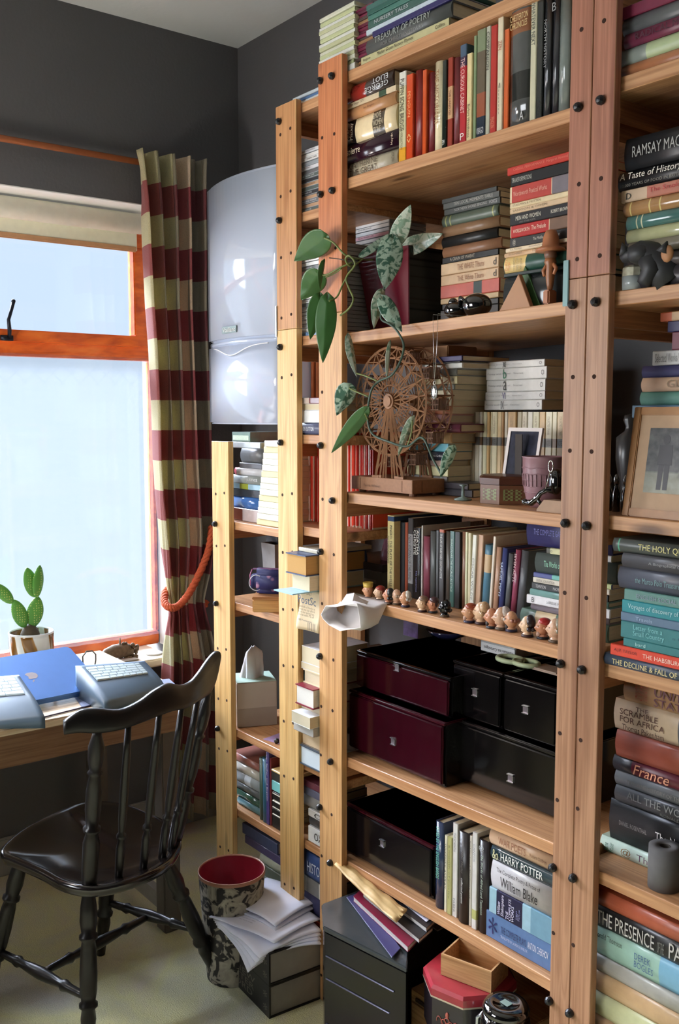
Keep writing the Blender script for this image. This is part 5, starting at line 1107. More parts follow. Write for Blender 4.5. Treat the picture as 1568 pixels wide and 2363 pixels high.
def patch(label, P, thick, bulge, txt=False, cur=0):
    L_, T_, R_, B_ = P; c0 = (L_+T_+R_+B_)/4; o = thing('paper_sheaf', label, 'paper', c0, 0, None); n = 16; bm = bmesh.new(); g = []
    for i in range(n+1):
        row_ = []
        for j in range(n+1):
            s_, t_ = i/n, j/n
            # keep the paper high until it passes the edge of the volumes, then let it fall
            p = (L_.lerp(T_, s_)).lerp(B_.lerp(R_, s_), t_)
            drop = (T_.z-max(L_.z, R_.z)) if T_.z < R_.z else 0
            lin_ = s_*(1-t_)*drop; fall = (s_*(1-t_))**2.4*drop
            p = p+Vector((0, 0, fall-lin_+bulge*math.sin(math.pi*s_)*.5+bulge*math.sin(math.pi*t_)*.5+.0015*math.sin(s_*11+t_*5)))
            row_.append(bm.verts.new(p-c0))
        g.append(row_)
    for i in range(n):
        for j in range(n): bm.faces.new((g[i][j], g[i+1][j], g[i+1][j+1], g[i][j+1]))
    q = mesh_obj('sheets', bm, pm((234, 236, 255), .8, var=.02), o, True)
    if q.data.polygons[0].normal.z < 0: q.data.flip_normals()
    md = q.modifiers.new('t', 'SOLIDIFY'); md.thickness = thick; md.offset = -1
    if txt:
        for k in range(10):
            t_ = .08+.05*k; a_ = L_.lerp(T_, .22).lerp(B_.lerp(R_, .22), t_)-c0; r_ = (T_-L_).normalized(); up_ = (B_-L_).normalized()
            r_.z = 0; up_ = Vector((-r_.y, r_.x, 0)); up_ = up_ if up_.dot(B_-L_) > 0 else -up_
            a_.z += .014
            lettering('the lines of a poem set on a page', o, a_, r_ if r_.cross(up_).z > 0 else -r_, up_, .085, .0032, pm((130, 130, 150), .7, var=0), name='printed_line', off=.0002)
    return o
ZV = .180
for k in range(4):
    patch(['bottom sheaf of white paper drooping over the black volumes', 'second drooping sheaf of white paper on the black volumes', 'third drooping sheaf of paper, just under the printed page', 'uppermost of the drooping sheaves beneath the printed page'][k],
          (PZ(500-4*k, 2136-6*k, ZV+.006*k), PZ(572+9*k, 2243-11*k, .118+.018*k), PZ(742, 2176-10*k, ZV+.006*k), PZ(650-4*k, 2070-6*k, ZV+.006*k)), .0045, .003)
patch('wide printed white page lying under the folded wad', (PZ(483, 2115, ZV+.026), PZ(634, 2174, ZV+.022), PZ(740, 2120, ZV+.030), PZ(610, 2040, ZV+.032)), .003, .004, True)
wd_ = (PZ(529, 2086, .218), PZ(636, 2140, .215), PZ(738, 2084, .222), PZ(616, 2028, .226))
patch('folded wad of white pages on top of the paper pile', tuple(p+Vector((0, 0, .006)) for p in wd_), .0035, .010)
patch('lower leaf of the folded wad on the paper pile', tuple(p+Vector((.004, -.003, -.004)) for p in wd_), .004, .003)
# ================================================================== things on the narrow units
def boxthing(name, label, cat, u0, u1, v, y, z, h, d, m, bev=.002, part='body', rz=0, group=None):
    a = PY(u0, v, y).x; b = PY(u1, v, y).x
    o = thing(name, label, cat, (a, y, z), rz, group)
    mesh_obj(part, bx(((0, 0, 0), (b-a, d, h)), bev=bev), m, o); return o, b-a
o, wd = boxthing('wooden_box', 'plain pine box under the floral pencil case', 'box', 543, 590, 1400, 1.40, zA_(2), .034, .09, wood('pine_box_wood', (214, 164, 104), (176, 120, 66), 'x', False, .4), part='box_tray')
c0 = PZ(583, 1413, zA_(2)); o.location = (c0.x, max(c0.y, 1.405), zA_(2)); o.rotation_euler.z = R(50)
for q in o.children: q.data.transform(Matrix.Scale(.15/wd, 4, (1, 0, 0)))
wd = .15
mesh_obj('box_lid', bx(((-.001, -.001, .0345), (wd+.001, .091, .043)), bev=.002), wood('pine_box_lid', (206, 150, 100), (160, 106, 62), 'x', False, .4), o)
def floral():
    m, nt, b = newmat('navy_floral_fabric'); v = texco(nt)
    vo = N(nt, 'ShaderNodeTexVoronoi'); vo.inputs['Scale'].default_value = 34; nt.links.new(v, vo.inputs['Vector'])
    c = mixc(nt, ramp(nt, vo.outputs['Distance'], [(.12, (1, 1, 1)), (.3, (0, 0, 0))]), lin((40, 42, 96)), mixc(nt, noise(nt, v, 16), lin((220, 120, 90)), lin((150, 160, 220))))
    nt.links.new(c, b.inputs['Base Color']); b.inputs['Roughness'].default_value = .6; return m
a = 0; b_ = .125
o = thing('pencil_case', 'navy floral fabric pencil case on the plain pine box', 'pencil case', (c0.x-.03, max(c0.y, 1.405)+.012, zA_(2)+.0435), R(50))
bm = bx(((0, 0, 0), (b_-a, .07, .068)), bev=.016, seg=4); 
for v in bm.verts: v.co += Vector((0, .004*math.sin(v.co.x*60), .004*math.sin(v.co.x*45)))
mesh_obj('pouch', bm, floral(), o, True)
mesh_obj('zip', bx(((.004, .032, .067), (b_-a-.01, .038, .071)), bev=.001), pm((150, 110, 150), .5), o)
mesh_obj('zip_pull', tb([(.0, .05, .066), (-.006, .045, .05), (-.004, .04, .02)], .0016, 6), pm((200, 110, 150), .4), o, True)
bm = bmesh.new()
tube(bm, [(.018+.02*math.cos(t), -.003, .035+.022*math.sin(t)) for t in [R(x) for x in range(60, 310, 20)]], .0012, 6)
mesh_obj('stitched_loop', bm, pm((220, 220, 230), .4), o, True)
a = PY(583, 1300, 1.56).x
o = thing('stationery_pot', 'grey pot of cards standing behind the floral pencil case', 'pot', (a+.05, 1.62, zA_(2)))
bm = bmesh.new(); lathe(bm, [(0, 0), (.040, 0), (.052, .165), (.049, .165), (.038, .004), (0, .004)], 4, 0, (0, 0, 0), Matrix.Rotation(R(45), 3, 'Z')); mesh_obj('pot_body', bm, pm((150, 146, 144), .6), o)
for k, (x, h, t, c) in enumerate(((-.01, .21, -8, (60, 56, 60)), (.02, .235, 6, (130, 126, 126)), (.0, .225, 12, (100, 100, 104)))):
    q = mesh_obj('card', bx(((-.03, k*.008, .02), (.03, k*.008+.002, h))), pm(c, .6), o); q.rotation_euler.y = R(t); q.location.x = x
# tissue box
c1 = PZ(548, 1680, zA_(3)); c2 = PZ(640, 1672, zA_(3)); wt = (c2-c1).length; rzt = math.atan2(c2.y-c1.y, c2.x-c1.x)
o = thing('tissue_box', 'beige cube tissue box with a white tissue pulled up', 'tissue box', (c1.x, c1.y, zA_(3)), rzt)
TB = pm((188, 172, 158), .6, var=.03); ht = PY(548, 1578, c1.y).z-zA_(3)
mesh_obj('carton', bx(((0, 0, 0), (wt, .115, ht)), bev=.002), TB, o); mesh_obj('lower_band', bx(((.0005, -.0006, .001), (wt-.0005, 0, ht*.42))), pm((164, 148, 136), .6, var=.03), o)
mesh_obj('carton_top', bx(((.001, .001, ht), (wt-.001, .114, ht+.0015))), pm((176, 200, 186), .5, var=.02), o)
bm = bmesh.new(); g = []
for j in range(12):
    t = j/11; rr_ = .030*(1-.25*t)*(1 if t < .8 else 1-.8*(t-.8)/.2*1); ring = []
    for i in range(20):
        an = 2*math.pi*i/20; q = rr_*(1+.28*math.sin(an*3+t*2)+.12*math.sin(an*7)); ring.append(bm.verts.new((wt*.46+q*math.cos(an)+.004*t, .055+q*.62*math.sin(an), ht+.001+.095*t+.004*math.sin(an*2+1)*t)))
    g.append(ring)
for p, q in zip(g, g[1:]):
    for j in range(20): bm.faces.new((p[j], p[(j+1) % 20], q[(j+1) % 20], q[j]))
bm.faces.new(g[-1]); mesh_obj('tissue', bm, pm((236, 234, 240), .9, var=.02), o, True)
a = PZ(625, 1697, zA_(3))
o = tag(mesh_obj('leaflet', bx(((-.07, -.05, 0), (.05, .05, .001))), pm((168, 140, 180), .5, var=.5, nscale=30), loc=(-2.235, 1.545, zA_(3)+.0002)), 'purple leaflet lying flat beside the tissue box', 'leaflet')
o.rotation_euler.z = R(12)
tag(mesh_obj('board_knob', lt([(0, 0), (.006, 0), (.008, .006), (.006, .012), (0, .013)], 14), pm((36, 26, 20), .5), smooth=True, loc=(PY(646, 1716, 1.50).x-.008, 1.495, zA_(3)+.0002)), 'small dark knob on the board beside the jointed post', 'knob')
# ================================================================== pothos in a square maroon pot
x0, x1 = PY(836, 700, 1.60).x, PY(1008, 700, 1.60).x
pt = thing('potted_pothos', 'trailing pothos plant in a glossy maroon and black square pot', 'plant', ((x0+x1)/2-.01, 1.655, zt3(900)))
pO = Vector(pt.location)
hpz = PY(850, 590, 1.58).z-pO.z
def lac(c, rough=.10, coat=.8):
    return pm(c, rough, var=.0, spec=.4, coat=coat)
MA, BLA = lac((104, 14, 36), .30, .15), lac((8, 7, 9), .12, .3)
wa, wb_ = .072, .098
bm = bmesh.new(); lo = [(-wa, -wa), (wa, -wa), (wa, wa), (-wa, wa)]; hi = [(-wb_, -wb_), (wb_, -wb_), (wb_, wb_), (-wb_, wb_)]
L0_ = [bm.verts.new((x, y, 0)) for x, y in lo]; H0_ = [bm.verts.new((x, y, hpz)) for x, y in hi]; I0_ = [bm.verts.new((x*.93, y*.93, hpz)) for x, y in hi]; J0_ = [bm.verts.new((x*.9, y*.9, hpz*.86)) for x, y in hi]
bm.faces.new(L0_)
for i in range(4):
    f = bm.faces.new((L0_[i], L0_[(i+1) % 4], H0_[(i+1) % 4], H0_[i])); f.material_index = 1 if i in (1, 2) else 0
    bm.faces.new((H0_[i], H0_[(i+1) % 4], I0_[(i+1) % 4], I0_[i])); bm.faces.new((I0_[i], I0_[(i+1) % 4], J0_[(i+1) % 4], J0_[i]))
bm.faces.new(J0_); bmesh.ops.bevel(bm, geom=bm.edges[:], offset=.0015, segments=2, affect='EDGES'); mesh_obj('pot', bm, [MA, BLA], pt)
mesh_obj('soil', bx(((-wb_*.89, -wb_*.89, hpz*.80), (wb_*.89, wb_*.89, hpz*.87))), pm((44, 36, 30), .95, var=.4), pt)
def leafmat(name, a, b_, silver):
    m, nt, b = newmat(name); v = texco(nt, (1, 1, 1), 'UV'); ob = texco(nt)
    f = noise(nt, ob, 55, 5, 1.5)
    base = mixc(nt, noise(nt, ob, 18, 3), lin(a), lin(b_))
    if silver:
        base = mixc(nt, ramp(nt, f, [(.44, (0, 0, 0)), (.52, (1, 1, 1))]), base, lin(silver))
    nt.links.new(base, b.inputs['Base Color']); b.inputs['Roughness'].default_value = .38; b.inputs['Coat Weight'].default_value = .2
    b.inputs['Transmission Weight'].default_value = 0
    return m
LG = leafmat('plain_green_leaf', (44, 84, 40), (68, 112, 52), None)
LS = leafmat('silver_splashed_leaf', (40, 84, 66), (52, 96, 74), (156, 178, 158))
LW_ = leafmat('pale_silver_leaf', (96, 130, 108), (120, 142, 120), (176, 184, 166))
def leaf(base, tip, wpx, y0, y1, m, fold=.25, curl=.15, roll=0, par=None, org=None):
    """heart leaf from its stalk end to its tip, both given on planes at real depth"""
    a = PY(*base, y0); b = PY(*tip, y1); L = (b-a).length
    dist = (a.dot(fwd)-EYE*fwd.z) if False else max(.5, (Vector((a.x, a.y, a.z-EYE))).dot(fwd))
    wd = wpx*dist/FPX/2; ax = (b-a).normalized(); view = Vector((a.x, a.y, a.z-EYE)).normalized()
    sd = ax.cross(view).normalized(); nr = sd.cross(ax).normalized()
    sd, nr = (sd*math.cos(roll)+nr*math.sin(roll)), (nr*math.cos(roll)-sd*math.sin(roll))
    bm = bmesh.new(); g = []; NL, NW = 16, 8
    for i in range(NL+1):
        t = i/NL; wv = (math.sin(math.pi*min(1, t**.62))**.8 if t < 1 else 0)*(1-.12*t); wv = max(wv, .015)
        row_ = []
        for j in range(-NW, NW+1):
            s = j/NW; back = -.13*L*abs(s)**1.2*max(0, 1-t*3.2)   # lobes beside the stalk
            p = a + ax*(L*t+back) + sd*(wd*wv*s) + nr*(fold*wd*abs(s)*wv - curl*L*(t-.35)**2 + .02*wd*math.sin(t*14+s*3))
            row_.append(bm.verts.new(p-org))
        g.append(row_)
    for i in range(NL):
        for j in range(2*NW): bm.faces.new((g[i][j], g[i][j+1], g[i+1][j+1], g[i+1][j]))
    o = mesh_obj('leaf', bm, m, par, True); md = o.modifiers.new('t', 'SOLIDIFY'); md.thickness = .0009; return o
YL = 1.41
LV = [((749, 548), (682, 600), 66, YL, YL, LG, .15, .1, .1), ((736, 632), (697, 690), 60, YL, YL, LG, .2, .15, 0), ((737, 686), (716, 783), 44, YL, YL-.01, LG, .2, .1, .1), ((755, 692), (746, 838), 52, YL-.02, YL-.03, LG, .25, .1, -.1), ((748, 605), (738, 668), 22, YL-.005, YL, LG, .5, .05, .9),
      ((836, 588), (900, 540), 22, 1.50, 1.56, LS, .3, .1, .5), ((912, 560), (950, 470), 44, 1.52, 1.50, LW_, .15, .1, .1), ((905, 555), (888, 672), 64, 1.50, 1.46, LS, .12, .2, 0), ((925, 575), (1025, 540), 46, 1.56, 1.60, LW_, .2, .1, .3),
      ((880, 675), (862, 758), 34, 1.43, 1.43, LW_, .3, .1, .5), ((884, 690), (928, 768), 42, 1.43, 1.45, LS, .2, .15, .2), ((805, 780), (822, 872), 24, 1.41, 1.41, LW_, .4, .1, .6), ((901, 795), (893, 880), 16, 1.41, 1.41, LW_, .5, .05, .8),
      ((806, 892), (778, 956), 50, 1.40, 1.40, LS, .3, .2, .1), ((842, 950), (766, 1044), 38, 1.39, 1.38, LG, .25, .05, .1), ((952, 968), (918, 1052), 24, 1.41, 1.41, LW_, .4, .1, .5), ((1046, 1034), (1016, 1102), 30, 1.43, 1.42, LS, .3, .15, .3)]
for L_ in LV: leaf(*L_[:7], L_[7], L_[8], par=pt, org=pO)
def stem(pts, r_, c=(84, 112, 58)):
    P3 = [PY(u, v, y)-pO for u, v, y in pts]; out = []
    for i in range((len(P3)-1)*6+1):
        t = i/6; k = min(int(t), len(P3)-2); f = t-k; q = [P3[max(0, min(len(P3)-1, k+d))] for d in (-1, 0, 1, 2)]
        out.append(.5*((2*q[1])+(q[2]-q[0])*f+(2*q[0]-5*q[1]+4*q[2]-q[3])*f*f+(3*q[1]-q[0]-3*q[2]+q[3])*f**3))
    mesh_obj('stem', tb(out, r_, 8), pm(c, .5, var=.15), pt, True)
G2, G3 = (108, 120, 62), (60, 80, 66)
stem([(870, 600, 1.58), (835, 598, 1.50), (800, 590, 1.42), (770, 560, YL), (749, 549, YL)], .0022, G2)
stem([(838, 598, 1.50), (812, 615, 1.44), (798, 600, 1.42), (806, 590, 1.42), (820, 610, 1.43), (800, 640, 1.42), (806, 665, 1.42), (816, 690, 1.42), (806, 712, 1.42), (786, 728, 1.42)], .0024, G2)
stem([(815, 605, 1.44), (785, 618, 1.42), (755, 634, YL), (736, 634, YL)], .0022, G2); stem([(788, 620, 1.42), (770, 632, 1.42), (752, 640, YL)], .0018, G2)
stem([(806, 628, 1.43), (790, 660, 1.42), (778, 685, YL), (760, 695, YL-.02)], .0022, G2); stem([(760, 595, YL), (778, 597, 1.42), (795, 600, 1.42)], .0012, (60, 48, 36))
stem([(890, 640, 1.50), (884, 700, 1.44), (880, 735, 1.43), (900, 748, 1.43), (918, 765, 1.43), (932, 795, 1.43), (926, 830, 1.42), (905, 865, 1.41), (875, 880, 1.41), (858, 900, 1.40), (850, 940, 1.40), (850, 975, 1.40), (862, 1003, 1.40), (900, 1020, 1.40), (940, 1030, 1.41), (975, 1010, 1.42), (1000, 1060, 1.42), (1018, 1092, 1.42)], .0026, G3)
stem([(872, 880, 1.41), (845, 868, 1.41), (824, 862, 1.41)], .0018, G2); stem([(850, 915, 1.40), (825, 905, 1.40), (806, 896, 1.40)], .0018, G2); stem([(850, 970, 1.40), (843, 955, 1.39)], .0016, G2); stem([(940, 1030, 1.41), (950, 1000, 1.41), (952, 970, 1.41)], .0016, G2)
stem([(912, 600, 1.56), (915, 580, 1.54), (912, 562, 1.52)], .0022, G3)
# ================================================================== ornaments on the third board
def R3(u, v, y=1.51): return PY(u, v, y)
bc = R3(1080, 690, 1.515)
o = thing('glass_paperweight', 'two-lobed black glass ornament below the grey-green pile', 'ornament', (bc.x, 1.515, zt3(1080)))
BG = pm((8, 8, 10), .05, var=0, spec=.8, coat=1)
bm = bmesh.new(); ball(bm, (.028, 0, .026), (.034, .03, .026), 3); mesh_obj('large_lobe', bm, BG, o, True)
bm = bmesh.new(); ball(bm, (-.030, -.004, .020), (.028, .026, .020), 3); ball(bm, (-.034, -.01, .037), (.011, .011, .010), 2); mesh_obj('small_lobe', bm, BG, o, True)
bm = bmesh.new(); tube(bm, [(-.01, -.012, .03), (.0, -.02, .042), (.012, -.022, .036)], [.005, .006, .003], 8); mesh_obj('glass_handle', bm, BG, o, True)
# wedges
def tri(name, label, u0, u1, ua, va, y, m, zb_, th=.03, cat='ornament', mats=None):
    a, b, t = PY(u0, 690, y), PY(u1, 690, y), PY(ua, va, y)
    o = thing(name, label, cat, (a.x, y, zb_)); bm = bmesh.new()
    prism(bm, [(0, 0), (b.x-a.x, 0), (t.x-a.x, t.z-zb_)], 'y', 0, th); bmesh.ops.bevel(bm, geom=bm.edges[:], offset=.001, segments=1, affect='EDGES')
    mesh_obj('wedge_body', bm, m, o); return o
tri('wooden_triangle', 'plain light brown wooden triangle propped on the third board', 1152, 1226, 1197, 632, 1.490, pm((178, 128, 88), .5, var=.05), zt3(1190)+.0003, .012)
o = tri('green_bauble_prism', 'green decorated triangular prism with gold rings behind the triangle', 1180, 1250, 1212, 612, 1.512, pm((66, 100, 58), .25, var=.15), zt3(1215)+.0003, .05)
bm = bmesh.new()
for (x, z) in ((.028, .052), (.040, .032), (.022, .030), (.050, .016)):
    tube(bm, [(x+.0055*math.cos(t), -.0005, z+.004*math.sin(t)) for t in [R(q) for q in range(0, 361, 30)]], .0008, 6)
mesh_obj('gold_rings', bm, pm((226, 220, 170), .3, .3, var=0), o, True)
o = thing('wooden_gnome', 'slim wooden carved gnome figure with a tall cone hat', 'figurine', (R3(1283, 600).x, 1.495, zt3(1283)))
z_ = lambda v: PY(1283, v, 1.495).z-o.location.z
CW = pm((176, 112, 74), .35, var=.15)
mesh_obj('hat', lt([(.030, z_(578)), (.028, z_(572)), (.017, z_(566)), (.015, z_(545)), (.010, z_(530)), (0, z_(527))], 20), CW, o, True)
bm = bmesh.new(); ball(bm, (0, 0, z_(586)), (.013, .013, .012), 2); mesh_obj('head', bm, pm((120, 84, 64), .4), o, True)
mesh_obj('coat', lt([(.004, z_(672)), (.007, z_(655)), (.009, z_(635)), (.008, z_(612)), (.012, z_(604)), (.010, z_(594)), (0, z_(590))], 16), pm((150, 96, 60), .4, var=.2), o, True)
mesh_obj('foot', bx(((-.007, -.014, 0), (.009, .012, z_(668))), bev=.003), CW, o)
bm = bmesh.new(); tube(bm, [(.006, 0, z_(604)), (.018, -.004, z_(620)), (.014, -.006, z_(634))], [.004, .004, .003], 8); tube(bm, [(-.006, 0, z_(604)), (-.014, -.004, z_(622)), (-.008, -.008, z_(634))], [.004, .004, .003], 8); mesh_obj('arms', bm, CW, o, True)
# necklace over the board edge
o = thing('locket_necklace', 'fine silver chain with an oval locket hanging from the third board', 'necklace', (R3(1003, 765, 1.462).x, 1.462, zt3(1000)))
oo = Vector(o.location); SIL = pm((206, 206, 200), .2, .9, var=0)
def chain(P): 
    bm = bmesh.new(); tube(bm, [Vector(p)-oo for p in P], .0005, 6); mesh_obj('chain', bm, SIL, o, True)
pa, pb_ = PZ(1040, 688, zt3(1040)+.001), PZ(1052, 686, zt3(1040)+.001)
chain([(oo.x+.075, 1.54, zt3(1000)+.0012), PY(1000, 726, 1.466)+Vector((0, 0, .0)), PY(1000, 740, 1.462), PY(1001, 800, 1.462), PY(1003, 880, 1.462)])
chain([(oo.x+.088, 1.54, zt3(1000)+.0012), PY(1011, 724, 1.466), PY(1011, 738, 1.462), PY(1009, 800, 1.462), PY(1003, 880, 1.462)])
pl_ = PY(1003, 905, 1.46)-oo
bm = bmesh.new(); ball(bm, pl_, (.0105, .003, .0165), 3)
for k in range(7): tube(bm, [pl_+Vector((.008*math.cos(a+k)*.9, -.0032, .012*math.sin(a+k)*.9)) for a in (0, .4, .8)], .0008, 6)
mesh_obj('locket', bm, pm((150, 150, 146), .25, .9, var=.5, nscale=400), o, True)
bm = bmesh.new(); c0 = pl_+Vector((0, 0, .020)); tube(bm, [c0+Vector((.003*math.cos(t), 0, .004*math.sin(t))) for t in [R(q) for q in range(0, 361, 30)]], .0006, 6); mesh_obj('ring', bm, SIL, o, True)
# ================================================================== wooden ferris wheel
fa, fb = PY(812, 1100, 1.50), PY(952, 1100, 1.50)
BD = .115; zf = z4+.0
fw_ = thing('model_ferris_wheel', 'laser-cut wooden model ferris wheel with hanging gondolas', 'model', (fa.x, 1.50, zf))
fo = Vector(fw_.location); FWD = fb.x-fa.x
PW = pm((156, 112, 80), .6, var=.15, nscale=120); PD = pm((126, 86, 60), .6, var=.15, nscale=120)
zt_ = PY(880, 1103, 1.50).z-zf
for q in ((.02, .02), (FWD-.02, .02), (.02, BD-.02), (FWD-.02, BD-.02)): mesh_obj('foot', lt([(0, 0), (.009, 0), (.009, .007), (0, .007)], 14, org=(q[0], q[1], 0)), PD, fw_)
mesh_obj('base', bx(((0, 0, .007), (FWD, BD, zt_)), bev=.001), PW, fw_)
bm = bmesh.new(); box(bm, (.035, -.0006, .010), (.036, 0, zt_-.003)); box(bm, (FWD-.036, -.0006, .010), (FWD-.035, 0, zt_-.003)); box(bm, (FWD, .03, .010), (FWD+.0006, .031, zt_-.003)); mesh_obj('panel_joints', bm, pm((80, 50, 34), .8, var=0), fw_)
lettering('Ferris Wheel', fw_, (.05, -.0008, .016), (1, 0, 0), (0, 0, 1), .06, .006, pm((96, 66, 46), .6, var=0))
hub = PY(890, 926, 1.50)-fo; hx, hz = hub.x, hub.z; RW = (PY(890, 812, 1.50).z-PY(890, 926, 1.50).z)*1.10
ya_, yb_ = .012, BD-.012
def bar(bm, p, q, w_=.0022, d_=.0022):
    p, q = Vector(p), Vector(q); tube(bm, [p, q], w_, 4)
for side, (fy, my) in (('front', (ya_, 0)), ('rear', (yb_, 0))):
    bm = bmesh.new()
    for s in (-1, 1):
        for e in (0, 1): bar(bm, (hx+s*(.012+.010*e), fy, zt_), (hx+s*.002, fy, hz), .0028)
        for t in (.2, .45, .7): bar(bm, (hx+s*.012*(1-t), fy, zt_+(hz-zt_)*t), (hx+s*.022*(1-t), fy, zt_+(hz-zt_)*t), .0018)
        for t in (.0,): box(bm, (hx+s*.032-.008, fy-.004, zt_), (hx+s*.032+.008, fy+.004, zt_+.006))
    # splayed trestle legs
    for s in (-1, 1):
        bar(bm, (hx+s*.050, fy, zt_), (hx+s*.006, fy, hz), .0042); bar(bm, (hx+s*.034, fy, zt_), (hx+s*.002, fy, hz-.02), .0028)
        for t in (.12, .3, .5): bar(bm, (hx+s*.048*(1-t), fy, zt_+(hz-zt_)*t), (hx+s*.030*(1-t-.1), fy, zt_+(hz-zt_)*(t+.12)), .0018)
        box(bm, (hx+s*.046-.012, fy-.005, zt_), (hx+s*.046+.012, fy+.005, zt_+.005))
    mesh_obj('trestle', bm, PW, fw_)
bm = bmesh.new()
NG = 10
for fy in (ya_+.002, yb_-.006):
    for rr_, ww in ((RW, .0030), (RW*.80, .0024), (RW*.55, .0018), (RW*.30, .0018)):
        tube(bm, [(hx+rr_*math.cos(2*math.pi*i/40), fy, hz+rr_*math.sin(2*math.pi*i/40)) for i in range(41)], ww, 4, caps=False)
    for i in range(NG*2):
        a = 2*math.pi*i/(NG*2)+.1; bar(bm, (hx, fy, hz), (hx+RW*math.cos(a), fy, hz+RW*math.sin(a)), .0017)
        a2 = a+2*math.pi/(NG*2)
        bar(bm, (hx+RW*.30*math.cos(a), fy, hz+RW*.30*math.sin(a)), (hx+RW*.80*math.cos(a2), fy, hz+RW*.80*math.sin(a2)), .0015); bar(bm, (hx+RW*.30*math.cos(a2), fy, hz+RW*.30*math.sin(a2)), (hx+RW*.80*math.cos(a), fy, hz+RW*.80*math.sin(a)), .0015)
        bar(bm, (hx+RW*.80*math.cos(a), fy, hz+RW*.80*math.sin(a)), (hx+RW*math.cos(a2), fy, hz+RW*math.sin(a2)), .0015); bar(bm, (hx+RW*.80*math.cos(a2), fy, hz+RW*.80*math.sin(a2)), (hx+RW*math.cos(a), fy, hz+RW*math.sin(a)), .0015)
for i in range(NG):
    a = 2*math.pi*i/NG+.1
    for rr_ in (RW, RW*.8): bar(bm, (hx+rr_*math.cos(a), ya_-.002, hz+rr_*math.sin(a)), (hx+rr_*math.cos(a), yb_, hz+rr_*math.sin(a)), .0016)
mesh_obj('wheel', bm, PW, fw_)
bm = bmesh.new()
for y0_, y1_ in ((ya_-.008, ya_+.020), (yb_-.020, yb_+.006)):
    lathe(bm, [(0, y0_), (.013, y0_), (.013, y0_+.004), (.018, y0_+.004), (.018, y1_), (0, y1_)], 24, 0, (hx, 0, hz), Matrix.Rotation(R(90), 3, 'X') @ Matrix.Scale(-1, 3, (0, 0, 1)))
tube(bm, [(hx, ya_, hz), (hx, yb_, hz)], .004, 8); mesh_obj('hub', bm, PW, fw_)
for i in range(NG):
    a = 2*math.pi*i/NG+.1; rr_ = RW*1.0; px_, pz_ = hx+rr_*math.cos(a), hz+rr_*math.sin(a)-.004
    bm = bmesh.new(); yc = (ya_+yb_)/2; hw = .013
    box(bm, (px_-hw, yc-.017, pz_-.030), (px_+hw, yc+.017, pz_-.028)); box(bm, (px_-hw, yc-.017, pz_-.006), (px_+hw, yc+.017, pz_-.003))
    for yy in (yc-.016, yc+.015):
        for k in range(6): box(bm, (px_-hw+k*.0048, yy, pz_-.028), (px_-hw+k*.0048+.0018, yy+.0015, pz_-.006))
        box(bm, (px_-hw, yy, pz_-.019), (px_+hw, yy+.0016, pz_-.016))
    for k in range(7):
        for xx in (px_-hw, px_+hw-.0015): box(bm, (xx, yc-.016+k*.0050, pz_-.028), (xx+.0015, yc-.016+k*.0050+.0018, pz_-.006))
    tube(bm, [(px_, ya_+.002, pz_+.004), (px_, yb_-.006, pz_+.004)], .0014, 6)
    tube(bm, [(px_, yc-.015, pz_-.004), (px_, yc, pz_+.004), (px_, yc+.015, pz_-.004)], .0014, 5)
    mesh_obj('gondola', bm, PD, fw_)
# ================================================================== rest of the fourth board
o, wd = boxthing('cardboard_box', 'small plain brown box on the mixed pile behind the wheel', 'box', 978, 1034, 810, 1.64, PY(1030, 822, 1.60).z+.001, PY(1000, 795, 1.64).z-PY(1000, 822, 1.64).z, .10, pm((176, 132, 92), .7, var=.06))
ca = PY(1071, 1120, 1.515); cb_ = PY(1186, 1120, 1.515); cr = (cb_.x-ca.x)/2
def carved():
    m, nt, b = newmat('inlaid_dark_wood'); v = texco(nt)
    ck = N(nt, 'ShaderNodeTexChecker'); ck.inputs['Scale'].default_value = 190; ck.inputs[1].default_value = (*lin((126, 136, 84)), 1); ck.inputs[2].default_value = (*lin((96, 58, 38)), 1); nt.links.new(texco(nt, (1, 1, 1), 'Object', (.5, .6, .78)), ck.inputs[0])
    nt.links.new(ck.outputs[0], b.inputs['Base Color']); b.inputs['Roughness'].default_value = .4; return m
o = thing('octagonal_box', 'dark carved octagonal trinket box with inlaid diamond panels', 'box', (ca.x+cr, 1.515+cr, z4)); hb_ = PY(1075, 1095, 1.515).z-z4
M8 = Matrix.Rotation(R(22.5), 3, 'Z')
mesh_obj('box_body', lt([(0, 0), (cr, 0), (cr, hb_*.68), (0, hb_*.68)], 8, M=M8), pm((110, 72, 48), .35, var=.15), o)
mesh_obj('lid', lt([(cr*1.02, hb_*.70), (cr*1.02, hb_*.92), (cr*.9, hb_), (cr*.5, hb_*1.03), (0, hb_*1.03)], 8, M=M8), pm((84, 48, 34), .3, var=.15), o)
for k in range(8):
    a = R(-90+45*k); n_ = Vector((math.cos(a), math.sin(a), 0)); t_2 = Vector((-n_.y, n_.x, 0)); ap_ = cr*math.cos(R(22.5))+.0004; bm = bmesh.new(); wq = cr*.27
    q = [n_*ap_+t_2*s*wq+Vector((0, 0, z)) for s, z in ((-1, hb_*.14), (1, hb_*.14), (1, hb_*.54), (-1, hb_*.54))]; bm.faces.new([bm.verts.new(x) for x in q]); mesh_obj('inlay_panel', bm, carved(), o) if k in (0, 1, 7, 6) else bm.free()
